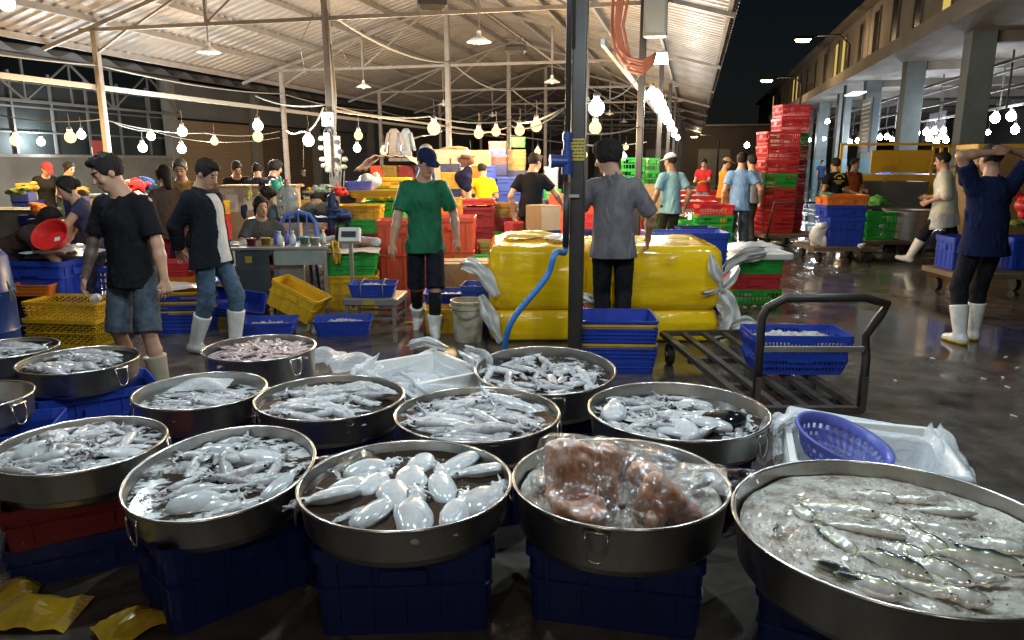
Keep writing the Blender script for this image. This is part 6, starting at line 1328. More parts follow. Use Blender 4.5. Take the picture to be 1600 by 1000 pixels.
for i, (px, c, w) in enumerate(((622, (.28, .27, .30), .30), (640, (.25, .32, .42), .26))):
    m = MB(); m.rloft([(w * .8, .05, .25, .02), (w * .75, .06, .6, .02), (w * .8, .06, .78, .02), (w * .35, .05, .86, .02)]); m.beam((-w * .36, 0, .78), (-w * .62, .01, .42), .10, .05); m.beam((w * .36, 0, .78), (w * .60, -.01, .45), .10, .05); o = m.build('hanging_shirt', 'cloth', None, True, (*gp(px, 14.5), 1.35), 0, c); tag(o, ('striped grey shirt hanging on a line by a white bulb', 'blue shirt hanging on a line by a white bulb')[i], 'shirt')
wires(P_([(610, 222, 14.5), (660, 212, 14.6), (690, 205, 14)]), .012, 'rope', .02, 'clothes_line', 'line with two hanging shirts')
# right of the near post
for i, px in enumerate((912, 925, 938)): stack('low', [RED, RED, TOMATO, RED, RED], (gp(px, 13.5)[0], 13.5), .0, ('beside the near post behind the grey man, left', 'beside the near post behind the grey man, middle', 'beside the near post behind the grey man, right')[i], SG, z0=.4, scale=(.36, .9, .9)); crate('solid', NAVY, (gp(px, 13.5)[0], 13.5, 0), 0, ('dark base crate under the left red pile behind the grey man', 'dark base crate under the middle red pile behind the grey man', 'dark base crate under the right red pile behind the grey man')[i], scale=(.36, .9, 1.3))
stack('low', [TOMATO] * 6, (gp(870, 12.6)[0], 12.6), .0, 'in orange red just left of the near post', SG, scale=(.5, .9, 1.1)); crate('slot', GREEN, (gp(862, 12.9)[0], 12.9, .95), .1, 'green crate beside the blue hose behind the black shirt', scale=(.45, .7, .6)); crate('solid', NAVY, (gp(862, 12.9)[0], 12.9, 0), .1, 'dark crate base under the green one by the hose', scale=(.45, .7, 3.06))
t = thing('side_cooler', 'pale blue tall cooler box beside the blue valve', 'cooler', (*gp(860, 14.0), 0)); MB().rloft([(.24, .3, 0, .03), (.24, .3, 1.45, .03)]).build('cooler_body', 'plastic', t, col=(.30, .42, .52)); MB().rloft([(.26, .32, 1.451, .03), (.26, .32, 1.5, .03)]).build('cooler_lid', 'plastic', t, col=(.42, .5, .56))
stack('far', [GREEN] * 5, (gp(984, 15)[0], 15), .0, 'between the curly hair and the second dark post', SG, z0=.5, scale=(.75, .9, .8)); crate('solid', RED, (gp(984, 15)[0], 15, 0), 0, 'red base crate under the green crates right of curly hair', scale=(.75, .9, 1.6))
stack('far', [GREEN] * 6, (gp(1014, 16)[0], 16), .0, 'just left of the pale cap', SG, scale=(.4, .9, .95))
carton(1022, 14.6, .6, .5, .4, .55, 0, 'carton behind the light blue polo shirt, left')
# red fish tables in the lane
for i, (px, Y, w) in enumerate(((1075, 15.5, 1.1), (1080, 18, 1.6), (1070, 21, 2.2))):
    t = thing('red_table', ('nearest table topped with red trays behind the polo shirt', 'middle table topped with red trays in the lane', 'farthest table topped with red trays in the lane')[i], 'table', (*gp(px, Y), 0))
    MB().box((0, 0, .62), (w, .9, .05)).build('table_top', 'plastic', t, col=(.30, .28, .26))
    for a in (-1, 1): MB().box((a * (w / 2 - .06), 0, .297), (.06, .8, .594)).build('trestle', 'dull_steel', t)
    crate('tray', RED, (gp(px, Y)[0], Y - .1, .648), 0, ('red tray on the nearest table behind the polo shirt', 'red tray on the middle table in the lane', 'red tray on the farthest table in the lane')[i], scale=(w / .62, 1.4, 1))
    pile((gp(px, Y)[0], Y - .1, .74), 0, w * .6, .35, .09, mat('orange_seafood%d' % i, (.62, .22, .12), rough=.3, noise=(20, .8), col2=(.6, .45, .35)), ('orange seafood on the nearest red table', 'orange seafood on the middle red table', 'orange seafood on the farthest red table')[i], seed=i + 3)
stack(['lowslot', 'slot', 'slot', 'lowslot'], [DRED, GREEN, GREEN, RED], (gp(1110, 12.2)[0], 12.2), .0, 'between the polo shirt and the sky blue T-shirt', SG, scale=(1, 1, .97)); stack('slot', [GREEN, GREEN], (gp(1083, 13)[0], 13), .0, 'behind the green and red stack by the polo shirt', SG)
crate('solid', (NAVY), (gp(1084, 10.6)[0], 10.6, .45), .0, 'black box edge behind the blue bin and yellow boxes', scale=(.85, 1, .75)); crate('solid', NAVY, (gp(1084, 10.6)[0], 10.6, 0), .0, 'dark crate under the black box behind the yellow boxes', scale=(.85, 1, 1.44))
# --- tower of red crates on a cart
TG = 'tower of red crates'
cx_, cy_ = gp(1209, 14.6)
stack('deepslot', [RED] * 3 + [GREEN, RED, RED, RED], (cx_ - .08, cy_), .10, 'in the front column of the red tower', TG, z0=.24, pitch=.262, scale=(1.12, 1.1, 1)); stack('deepslot', [RED] * 6 + [GREEN, RED, RED], (cx_ + .30, cy_ + .45), .10, 'in the back column of the red tower', TG, z0=.24, pitch=.262, scale=(1.0, 1, 1))
def cart(loc, rz, w, d, label, z=.2, handle=False):
    t = thing('flat_cart', label, 'cart', loc, rz); MB().box((0, 0, z), (w, d, .06)).build('deck', mat('cart_wood', (.16, .11, .07), rough=.8, noise=(4, .7), col2=(.06, .045, .03)) if 'cart_wood' not in bpy.data.materials else bpy.data.materials['cart_wood'], t)
    for a in (-.38, .38):
        for b_ in (-.38, .38): m = MB(); m.tube([(a * w - .03, b_ * d, .085), (a * w + .03, b_ * d, .085)], .084, 16); m.build('wheel', 'cable_black', t)
    if handle: m = MB(); m.tube([(-w / 2 + .05, -d / 2, z), (-w / 2 + .03, -d / 2 - .25, .85), (w / 2 - .03, -d / 2 - .25, .85), (w / 2 - .05, -d / 2, z)], .02, 8); m.build('handle', 'post', t, True)
    return t
cart((cx_ + .1, cy_ + .15, 0), .1, 1.2, 1.4, 'low cart under the tower of red crates', .20, True)
# --- cart with blue crates
bx_, by_ = gp(1303, 12.2)
cart((bx_, by_, 0), .0, 1.05, .9, 'flat cart with blue and orange crates in the lane', .22)
crate('solid', BLUE, (bx_ + .06, by_ - .05, .252), .0, 'blue crate on the lane cart, lowest', scale=(1, 1, 1.5)); crate('low', BLUE, (bx_ + .04, by_, .72), .0, 'blue crate middle of the lane cart pile', scale=(1.22, 1.15, 1.15)); crate('low', ORANGE, (bx_ + .04, by_, .905), .0, 'orange crate topping the lane cart pile', scale=(1.25, 1.2, 1.0))
cloth_heap(1290, 305, 12.2, (.18, .12, .05), (.10, .30, .22), 'green net on the orange crate of the lane cart', 14); cloth_heap(1277, 368, 12, (.12, .16, .22), (.7, .7, .68), 'white bag on the lane cart left of the blue crate', 51, m='bag_white')
crate('deepslot', GREEN, (*gp(1362, 13.4), .22), .05, 'green crate with a net on it right of the blue crates', scale=(.95, 1, 1.45)); cloth_heap(1372, 313, 13.4, (.28, .2, .12), (.12, .34, .07), 'green net heaped on the green crate', 15, nz=.03); cart((*gp(1362, 13.4), 0), 0, .9, .8, 'small cart under the green crate', .19)
cloth_heap(1345, 384, 11.6, (.08, .07, .05), (.7, .7, .68), 'white scrap on the floor by the lane cart', 53, m='bag_white')
t = thing('steel_vat', 'round dented steel vat right of the green crate', 'vat', (*gp(1412, 13.6), 0)); MB().lathe([(.36, .12), (.40, .16), (.43, .72), (.45, .735), (.44, .75), (.41, .73), (.37, .2), (.001, .18)], 40).build('vat_body', 'dull_steel', t, auto=35); MB().lathe([(.30, 0), (.34, .12)], 24, cap0=True).build('base', 'post', t)
t = thing('steel_trough', 'long stainless trough behind the smiling man', 'trough', (*gp(1372, 16.2), 0), -.05); MB().rloft([(1.25, .8, .6, .05), (1.42, .95, 1.18, .05), (1.36, .9, 1.18, .05), (1.2, .75, .66, .05)]).build('trough_body', 'dull_steel', t)
for a in (-.55, .55): MB().box((a, 0, .30), (.08, .6, .598)).build('stand', 'post', t)
# yellow truck bed rails
t = thing('yellow_barrier', 'yellow painted truck bed with slatted side rails', 'truck bed', (*gp(1395, 18.2), 0), MR * .4)
Yp = (.58, .32, .02)
m = MB(); m.box((0, 0, 1.05), (2.4, 1.6, .5)); m.build('bed', 'painted', t, col=Yp); m = MB(); m.box((-.4, -.82, 1.6), (1.3, .05, .5)); m.build('side_panel', 'painted', t, col=Yp)
m = MB()
for z in (1.45, 1.68, 1.92): m.beam((.3, -.83, z), (1.2, -.83, z + .06), .05)
for i in range(6): m.beam((.3 + .18 * i, -.83, 1.28), (.3 + .18 * i, -.83, 1.94 + .012 * i), .05)
m.build('slatted_rail', 'painted', t, col=Yp); m = MB(); m.beam((-1.2, .8, 1.28), (-1.2, .8, 2.05), .06); m.beam((1.2, .8, 1.28), (1.2, .8, 2.05), .06); m.beam((-1.2, .8, 2.02), (1.2, .8, 2.02), .06); m.build('rear_rail', 'painted', t, col=Yp)
for a in (-.85, .85): m = MB(); m.tube([(a - .12, -.6, .4), (a + .12, -.6, .4)], .39, 20); m.build('wheel', 'cable_black', t)
MB().box((0, 0, .6), (2.2, 1.1, .38)).build('chassis', 'post', t)
t = thing('ochre_bin', 'tall ochre metal bin behind the man in navy', 'bin', (*gp(1545, 12.5), 0), MR); MB().rloft([(1.0, .9, .1, .03), (1.05, .95, 1.80, .03), (.98, .88, 1.80, .03), (.95, .85, .2, .03)]).build('bin_body', 'painted', t, col=(.22, .14, .05)); MB().rloft([(1.12, 1.02, 1.801, .03), (1.12, 1.02, 1.87, .03)]).build('bin_rim', 'painted', t, col=(.55, .32, .03))
cart((*gp(1555, 8.9), 0), 0, 1.3, .8, 'cart behind the man in navy', .28); crate('solid', BLUE, (gp(1500, 9.0)[0], 9.0, .32), 0, 'blue crate left behind the man in navy', scale=(.7, 1, 1.25)); crate('solid', BLUE, (gp(1597, 9.0)[0], 9.0, .32), 0, 'blue crate right behind the man in navy', scale=(.9, 1, 1.25))
cloth_heap(1606, 320, 9.0, (.19, .16, .20), RED, 'red sack cut by the right edge behind the man in navy', 64, 'red_sack', 'plastic', .012); cloth_heap(1592, 348, 9.1, (.16, .14, .06), (.10, .16, .03), 'green net under the red sack', 16)
# --- left background stalls
for i, (px, Y, w, h) in enumerate(((25, 11.5, 1.2, .85), (120, 12.2, 1.0, .6), (205, 13.5, 1.4, .98))):
    t = thing('far_counter', ('pale block counter at far left behind the bending person', 'low dark counter beside the person in a red headscarf', 'counter with red cloth before the grey wall')[i], 'counter', (*gp(px, Y), 0), MR * .3); MB().rloft([(w, .6, 0, .03), (w, .6, h, .03)]).build('counter_body', mat('counter_tone%d' % i, ((.28, .23, .18), (.07, .065, .05), (.16, .14, .12))[i], rough=.8, noise=(3, .6), col2=(.08, .07, .06)), t); MB().box((0, 0, h + .02), (w + .06, .66, .035)).build('counter_top', 'oldroof', t)
for i, (px, py, Y, c, s) in enumerate(((25, 300, 11.6, (.07, .10, .035), .2), (50, 293, 12.5, OLIVE, .2), (60, 327, 11, ORANGE, .22), (75, 335, 10.6, (.05, .16, .05), .16), (215, 290, 13.2, RED, .3), (228, 286, 13.6, (.02, .05, .14), .3), (200, 284, 13.8, (.5, .42, .34), .14), (130, 300, 12, (.25, .16, .05), .18), (75, 383, 8.0, (.35, .12, .03), .16))):
    cloth_heap(px, py, Y, (s, s * .6, s * .45), c, ('dark green vegetables heaped at far left', 'ochre goods on a far left stall', 'orange basket of goods left of the basin', 'green vegetables above the red basin', 'red cloth heaped before the grey wall', 'blue cloth before the grey wall', 'pale bundle before the grey wall', 'brown goods by the dark green dress', 'orange brown goods right of the red basin')[i], 20 + i, 'goods_heap', nz=.03)
    z_ = atd(px, py, Y).z - s * .36
    if i in (1, 2, 3, 7, 8): crate('solid', NAVY, (gp(px, Y)[0], Y, 0), 0, ('', 'dark stand under the ochre goods at far left', 'dark stand under the orange goods left of the basin', 'dark stand under the green vegetables above the basin', '', '', '', 'dark stand under the brown goods by the green dress', 'dark stand under the orange brown goods by the basin')[i], scale=(.5, .6, z_ / .31))
crate('solid', YEL, (gp(56, 12.9)[0], 12.9, .95), 0, 'yellow pail of a far left stall', scale=(.42, .5, .9)); crate('solid', NAVY, (gp(56, 12.9)[0], 12.9, 0), 0, 'dark crate stand under the yellow pail at far left', scale=(.6, .8, 3.06))
crate('solid', ORANGE, (gp(245, 10.2)[0], 10.2, .85), .4, 'orange crate tilted behind the man in black', scale=(.9, .9, .7)).rotation_euler = (0, -.3, .4); crate('solid', NAVY, (gp(245, 10.2)[0], 10.2, 0), .4, 'dark crate under the tilted orange one', scale=(.9, .9, 2.6))
crate('solid', RED, (gp(345, 10)[0], 10, .55), 0, 'red crate between the jeans man and the notice board', scale=(.42, .8, 1.1)); crate('solid', YEL, (gp(345, 10)[0], 10, .9), 0, 'yellow crate on the red one right of the jeans man', scale=(.42, .8, .6)); crate('solid', NAVY, (gp(345, 10)[0], 10, 0), 0, 'dark crate under the red and yellow ones near the notice board', scale=(.42, .8, 1.76))
# floor litter on the wet lane
r = random.Random(12); lm = MB
for i, (px, py) in enumerate(((1458, 560), (1572, 558), (1568, 590), (1538, 592), (1575, 605), (1585, 650), (1400, 595), (1348, 640), (1165, 480), (1180, 478), (1192, 479), (1245, 478), (1300, 388), (1590, 575))):
    o = blob('litter_scrap', [('e', (0, 0, 0), (.018 + .012 * r.random(), .012, .006), .004), ('e', (.012, .006, .002), (.012, .01, .007), .004)], 'bag_white', at(px, py, .004), r.uniform(0, 3), .0045, noise=.002, nf=90, seed=i); tag(o, 'pale scrap lying on the wet floor', 'litter', 'pale scraps on the wet floor')

# --- jumble of far stalls under the left bulbs
r = random.Random(77); tones = (RED, BLUE, YEL, ORANGE, GREEN, DRED, OLIVE, (.5, .45, .36), TOMATO, NAVY)
for i in range(34):
    w = r.uniform(13, 30); u = r.uniform(-13.5, -3.2); p = M(u, w); n = r.choice((1, 1, 2, 2, 3)); z = 0; k = r.choice(('low', 'far', 'solid'))
    for j in range(n): crate(k, r.choice(tones), (p.x + r.uniform(-.03, .03), p.y, z), MR + r.uniform(-.3, .3), 'crate in the far jumble of stalls under the left bulbs', 'crates in the far jumble of stalls'); z += HK[k] * .97
    if r.random() < .6:
        s_ = r.uniform(.16, .26); o = cloth_heap(0, 0, 10, (s_, s_ * .7, s_ * .5), tuple(r.choice(((.5, .45, .38), (.35, .05, .04), (.05, .12, .05), (.06, .08, .2), (.5, .3, .05), (.2, .13, .08)))), 'heap of goods in the far jumble of stalls under the left bulbs', 90 + i, 'goods_heap', nz=.03); o.location = (p.x, p.y, z + s_ * .4); o['group'] = 'goods in the far jumble of stalls'

# --- stock inside the columned building
r = random.Random(55)
for i in range(46):
    w = r.uniform(15, 62); u = UR + r.uniform(.9, 7.5); p = M(u, w); n = r.choice((1, 2, 3, 4)); z = 0; k = r.choice(('solid', 'far', 'bin'))
    if k == 'bin': n = 1
    for j in range(n): crate(k, r.choice((BLUE, (.4, .42, .44), (.45, .36, .22), RED, BBLUE, YEL, (.25, .3, .3))), (p.x + r.uniform(-.04, .04), p.y, z), MR + r.uniform(-.2, .2), 'crate or bin standing inside the columned building at right', 'stock inside the columned building'); z += HK[k] * .97
# ================================================================== PEOPLE
def ik(a, t, l1, l2, pole):
    a, t, pole = Vector(a), Vector(t), Vector(pole); d = t - a; L = min(d.length, (l1 + l2) * .999); L = max(L, abs(l1 - l2) * 1.05 + .02); u = d.normalized()
    x = (l1 * l1 - l2 * l2 + L * L) / (2 * L); h = math.sqrt(max(0, l1 * l1 - x * x)); p = pole - u * pole.dot(u)
    p = p.normalized() if p.length > 1e-5 else Vector((1, 0, 0)); return a + u * x + p * h, a + u * L
def cone_cut(S, a, b, r1, r2, k, cuts=(), sq=None, N=None):
    tmp = SDF.__new__(SDF); a = np.array(a, np.float32); b = np.array(b, np.float32); m = max(r1, r2) + k + 2.5 * S.res
    sl, P = S.sub(np.minimum(a, b) - m, np.maximum(a, b) + m)
    if sl is None: return
    ba = b - a; pa = P - a; t = np.clip((pa @ ba) / max(float(ba @ ba), 1e-9), 0, 1); q = pa - t[..., None] * ba
    d = np.linalg.norm(q, axis=-1) - (r1 + t * (r2 - r1))
    if N is not None: d = d + N[sl]
    for (p, n) in cuts:
        n = np.array(n, np.float32); n /= np.linalg.norm(n); d = np.maximum(d, (P - np.array(p, np.float32)) @ n)
    S._mix(sl, d, k)
def person(label, loc, h, H=1.70, lean=0., side=0., twist=0., head=(0, 0, 0), hands=None, poles=None, feet=None, hip=(0, 0, 0), toes=(0, 0), palms=None, curl=.35,
           shirt=None, sleeve=.62, hem=-.10, wr=.0075, pants=None, pleg=1.0, boots=None, btop=.30, sole=None, skin='skin', hair='short', hcol='hair', cap=None, female=False, fat=0.,
           jacket=None, res=.012, apron=None, gloves=None, tattoo=False, group=None, footlift=(0, 0), socks=None, trim=None):
    t = thing('person', label, 'person', loc, h, group); sc = H / 1.70; t.scale = (sc,) * 3
    V = Vector; P = V((0, 0, .93)) + V(hip)
    Rt = Rz(twist) @ Ry(side) @ Rx(-lean); Rm = Rz(twist * .5) @ Ry(side * .5) @ Rx(-lean * .6)
    waist = P + Rm @ V((0, .005, .12)); chest = waist + Rt @ V((0, .012, .20)); neck = waist + Rt @ V((0, -.012, .385))
    sw = .158 if female else .178
    sh = {s: waist + Rt @ V((s * sw, -.012, .325)) for s in (-1, 1)}
    Rh = Rt @ Rz(head[0]) @ Ry(head[2]) @ Rx(-head[1])
    nk2 = neck + (Rt @ V((0, .015, .05))); hc = nk2 + Rh @ V((0, .022, .115))
    hands = hands or {}; poles = poles or {}; feet = feet or {}
    el, wrs, kn, an, hd = {}, {}, {}, {}, {}
    for s in (-1, 1):
        tg = V(hands.get(s, (s * .245, .05, .86))); el[s], wrs[s] = ik(sh[s], tg, .285, .25, poles.get(s, (s * .35, -1, 0)))
        ft = V(feet.get(s, (s * .10, 0, .075))); hp = P + V((s * .088, 0, -.03)); kn[s], an[s] = ik(hp, ft, .43, .42, poles.get(('k', s), (s * .08, 1, 0)))
        kn[('h', s)] = hp; hd[s] = (wrs[s] - el[s]).normalized()
    pts = [P, neck, hc + V((0, 0, .14)), hc] + list(sh.values()) + [el[s] for s in (-1, 1)] + [wrs[s] + hd[s] * .17 for s in (-1, 1)] + [an[s] for s in (-1, 1)] + [kn[s] for s in (-1, 1)] + [an[s] - V((0, 0, .07)) for s in (-1, 1)] + [an[s] + V((math.sin(-toes[0 if s < 0 else 1]) * .2, .2, 0)) for s in (-1, 1)]
    lo = [min(p[i] for p in pts) - .15 for i in range(3)]; hi = [max(p[i] for p in pts) + .15 for i in range(3)]
    # --- body: one continuous surface
    S = SDF(lo, hi, res); fr = Rt @ V((0, 1, 0)); hv = lambda x, y, z: hc + Rh @ V((x, y, z)); det = res < .0085
    S.ell(hv(0, -.012, .03), (.073, .092, .088), Rh, .03); S.ell(hv(0, .03, -.035), (.057, .058, .080), Rh, .03); S.ell(hv(0, .058, -.092), (.026, .022, .02), Rh, .025)
    S.cone(hv(0, .084, .012), hv(0, .106, -.028), .008, .0135, .012)
    if det: S.ell(hv(0, .080, .032), (.052, .014, .012), Rh, .015); S.ell(hv(0, .088, -.060), (.023, .011, .0085), Rh, .008)
    for s in (-1, 1):
        S.ell(hv(s * .075, -.008, -.005), (.010, .021, .031), Rh, .008)
        if det: S.ell(hv(s * .03, .095, .010), (.017, .014, .011), Rh, .010, cut=True); S.ell(hv(s * .03, .078, .009), (.013, .011, .010), Rh, .004); S.ell(hv(s * .042, .06, -.03), (.022, .02, .02), Rh, .02)
    S.cone(nk2 - V((0, 0, .05)), hc + Rh @ V((0, -.02, -.04)), .056 if not female else .047, .052 if not female else .044, .03)
    S.cone(sh[-1] + (chest - sh[-1]) * .25, sh[1] + (chest - sh[1]) * .25, .062, .062, .05); S.cone(neck - V((0, 0, .02)), chest, .07, .11, .06, (fr, .8))
    S.cone(chest, waist, .135 + fat, .118 + fat, .05, (fr, .72)); S.cone(waist, P, .118 + fat, .135 + fat, .05, (fr, .75)); S.ell(P - V((0, 0, .03)), (.145, .10, .09), None, .04)
    for s in (-1, 1):
        S.cone(sh[s], el[s], .050, .040, .03); S.cone(el[s], el[s].lerp(wrs[s], .35), .040, .041, .02); S.cone(el[s].lerp(wrs[s], .35), wrs[s], .041, .026, .02)
        lk = .010 if pleg > .75 else 0
        S.cone(kn[('h', s)], kn[s], .080 - lk, .052 - lk, .03); S.cone(kn[s], kn[s].lerp(an[s], .35) - V((0, .012, 0)), .050 - lk, .050 - lk, .02); S.cone(kn[s].lerp(an[s], .35) - V((0, .012, 0)), an[s], .050 - lk, .036, .02)
        tz = toes[0 if s < 0 else 1]; lf_ = footlift[0 if s < 0 else 1]; fd = V((-math.sin(tz), math.cos(tz), 0)) * math.cos(lf_) - V((0, 0, math.sin(lf_))); S.cone(an[s] - fd * .03 - V((0, 0, .035)), an[s] + fd * .13 - V((0, 0, .048)), .034, .026, .03)
        # hand: palm, four fingers, thumb
        d = hd[s]; pn = V((palms or {}).get(s, (-s, -.15, 0))); pn = (pn - d * pn.dot(d)).normalized(); sd = pn.cross(d).normalized() * (1)
        if sd.dot(V((0, 1, 0)) if abs(d.y) < .8 else V((0, 0, 1))) < 0: sd = -sd
        w = wrs[s]; S.cone(w, w + d * .035, .025, .030, .012, (pn, .6)); S.cone(w + d * .035 - sd * .016, w + d * .078 - sd * .02, .023, .021, .012, (pn, .55)); S.cone(w + d * .035 + sd * .016, w + d * .080 + sd * .02, .023, .021, .012, (pn, .55))
        fr_ = max(.0082, res * .95)
        if res < .013:
            for i, (off, ln) in enumerate(((.031, .068), (.0105, .077), (-.0105, .072), (-.031, .056))):
                p = w + d * (.082 - .004 * abs(i - 1)) + sd * off; c = curl * (.8 + .15 * i); dd = d + sd * off * 2.2; dd.normalize()
                for j, f in enumerate((.44, .31, .25)):
                    dd = (dd * math.cos(c) + pn * math.sin(c)).normalized(); q = p + dd * ln * f; S.cone(p, q, fr_ * (1 - .07 * j), fr_ * (.94 - .07 * j), .003); p = q; c *= 1.15
            p = w + d * .022 + sd * .022; dd = (d * .75 + sd * .8 + pn * .25).normalized(); q = p + dd * .036; S.cone(p, q, .0125, .0105, .008); dd = (d * .95 + sd * .25 + pn * .25).normalized(); S.cone(q, q + dd * .030, .0098, .0085, .004)
        else:
            S.cone(w + d * .08, w + d * .14 + pn * .03, .026, .02, .01, (pn, .6)); S.cone(w + d * .02 + sd * .02, w + d * .06 + sd * .045, .014, .011, .008)
    me = S.mesh('body', 1)
    for m in (skin, 'lip', 'eye', hcol, 'tattoo'): me.materials.append(X[m])
    co_ = np.empty(len(me.polygons) * 3, np.float32); me.polygons.foreach_get('center', co_); co_ = co_.reshape(-1, 3); mi = np.zeros(len(co_), np.int32)
    q = (co_ - np.array(hc)) @ np.array(Rh)
    mi[(np.abs(q[:, 0]) < .024) & (np.abs(q[:, 2] + .060) < .0075) & (q[:, 1] > .075)] = 1
    for s in (-1, 1):
        mi[((q[:, 0] - s * .030) / .0125) ** 2 + ((q[:, 2] - .009) / max(.0062, res * .6)) ** 2 + ((q[:, 1] - .09) / .03) ** 2 < 1] = 2
        mi[((q[:, 0] - s * .032) / .022) ** 2 + ((q[:, 2] - .032) / max(.006, res * .6)) ** 2 + ((q[:, 1] - .09) / .04) ** 2 < 1] = 3
    if tattoo:
        a, b = np.array(el[1] + (sh[1] - el[1]) * .45), np.array(wrs[1]); e = np.array(el[1])
        for (u, v) in ((a, e), (e, e + (b - e) * .8)):
            tt = np.clip(((co_ - u) @ (v - u)) / ((v - u) @ (v - u)), 0, 1); mi[np.linalg.norm(co_ - u - tt[:, None] * (v - u), axis=1) < .07] = 4
    me.polygons.foreach_set('material_index', mi); link('body', me, None, t, True)
    # --- hair
    if hair:
        Sh = SDF(hc - V((.2, .2, .32)), hc + V((.2, .2, .22)), min(res, .0065 if res < .009 else .010)); thick = {'short': .010, 'bushy': .024, 'long': .009, 'bun': .009, 'crop': .005}[hair]
        Sh.ell(hv(0, -.020, .034), (.074 + thick, .094 + thick, .089 + thick), Rh, .02)
        if hair == 'bushy': Sh.ell(hv(0, .02, .09), (.075, .085, .055), Rh, .03)
        if hair == 'short': Sh.ell(hv(.01, .05, .098), (.055, .045, .028), Rh, .02)
        Sh.ell(hv(0, .098, -.035), (.088, .075, .113), Rh, .012, cut=True); Sh.ell(hv(0, .02, -.13), (.13, .13, .105), Rh, .012, cut=True)
        if hair == 'long': Sh.cone(hv(0, -.07, .02), hv(.0, -.10, -.16), .06, .045, .03)
        if hair == 'bun': Sh.ell(hv(0, -.115, .01), (.045, .04, .045), Rh, .02)
        if hair in ('long', 'bun'):
            for s in (-1, 1): Sh.cone(hv(s * .07, .02, .06), hv(s * .078, -.02, -.05), .02, .016, .015)
        if det:
            rr = random.Random(int(H * 1000))
            for _ in range(90):
                th = rr.uniform(0, 6.28); ph = rr.uniform(.15, 1.35); dv = V((math.sin(ph) * math.cos(th), math.sin(ph) * math.sin(th), math.cos(ph)))
                if dv.y > .55 and dv.z < .45: continue
                b0 = V((dv.x * (.072 + thick), dv.y * (.092 + thick) - .014, dv.z * (.087 + thick) + .034)); tp = b0 + dv * rr.uniform(.006, .016) * (2.2 if hair == 'bushy' else 1) + V((rr.uniform(-.012, .012), rr.uniform(0, .018), rr.uniform(-.012, .004)))
                Sh.cone(hc + Rh @ (b0 - dv * .006), hc + Rh @ tp, .010, .0035, .004)
        g = Sh.grid(); Sh.F += ((.0055 if hair != 'bushy' else .010) * (wob(g * np.array([1, 1, .5], np.float32), 120, 3) + .6 * wob(g, 60, 8))).astype(np.float32)
        link('hair', Sh.mesh('hair', 1), hcol, t, True)
    if cap:
        Sc = SDF(hc - V((.25,) * 3), hc + V((.25,) * 3), min(res, .010)); Sc.ell(hv(0, -.012, .055), (.088, .106, .082), Rh, .01); Sc.plane(hv(0, 0, .038), Rh @ V((0, -.12, -1)))
        yb = cap[1] if len(cap) > 1 else 1; Sc.ell(hv(0, .105 * yb, .045), (.07, .085, .009), Rh @ Rx(-.16), .012); Sc.ell(hv(0, -.01, .138), (.010, .010, .008), Rh, .004)
        co = link('cap', Sc.mesh('cap', 1), 'cloth', t, True, col=cap[0])
        if det and len(cap) > 2: b = MB(); b.tube([hv(.045 + .008 * math.cos(a), .088 + .004 * math.sin(a), .075 + .012 * math.sin(a)) for a in np.linspace(0, 6, 9)], .0035, 5); b.build('cap_badge', 'white', co)
    # --- top garment
    def top(name, colr, grow, slv, hemz, m='cloth', opening=False, wrk=wr):
        St = SDF(lo, hi, res); y = fr
        St.cone(sh[-1] + (chest - sh[-1]) * .22, sh[1] + (chest - sh[1]) * .22, .070 + grow, .070 + grow, .04); St.cone(neck - Rt @ V((0, 0, .03)), chest, .082 + grow, .125 + grow, .05, (y, .8))
        St.cone(chest, waist, .155 + grow + fat, .138 + grow + fat, .05, (y, .74)); St.cone(waist, P + V((0, 0, hemz - .1)), .142 + grow + fat, .205 + grow + fat, .06, (y, .82))
        if female: St.cone(chest + Rt @ V((-.065, .07, .03)), chest + Rt @ V((.065, .07, .03)), .062, .062, .05)
        g = St.grid(); gl = (g - np.array(waist, np.float32)); gq = gl * np.array([1, 1, .55], np.float32)
        N = (1.6 * wrk * (1.2 * wob(gq, 34, int(H * 997) % 50) + 1.1 * (1 - 2 * np.abs(wob(gl * np.array([1, 1, .35], np.float32) + .25 * gl[..., [2, 0, 1]], 62, int(H * 991) % 50 + 3, 4))))).astype(np.float32)
        N = np.minimum(N, .0045); St.F += N; St.plane(P + V((0, 0, hemz)), Rm @ V((0, .05, -1))); St.ell(neck + Rt @ V((0, .03, .052)), (.066, .07, .05), Rt, .012, cut=True)
        if opening:
            qo = (g - np.array(waist + Rt @ V((-.02, .17, 0)), np.float32)) @ np.array(Rt); St.F = np.maximum(St.F, -np.maximum(np.abs(qo[..., 0] + .02 * np.sin(qo[..., 2] * 9)) - .085, np.maximum(np.abs(qo[..., 1]) - .15, np.abs(qo[..., 2] + .15) - .5))).astype(np.float32)
        for s in (-1, 1):
            if slv <= 0: continue
            arm = (el[s] - sh[s]).normalized(); a0 = sh[s] + (chest - sh[s]) * .10
            if slv <= 1:
                e = sh[s].lerp(el[s], slv); cone_cut(St, a0, e + arm * .08, .066 + grow, .068 + grow, .035, [(e, arm)], None, N)
            else:
                cone_cut(St, a0, el[s], .064 + grow, .053 + grow, .035, (), None, N); f = (wrs[s] - el[s]).normalized(); e = el[s].lerp(wrs[s], slv - 1); cone_cut(St, el[s], e + f * .05, .053 + grow, .044 + grow, .02, [(e, f)], None, N)
        return link(name, St.mesh(name, 1), m, t, True, col=colr)
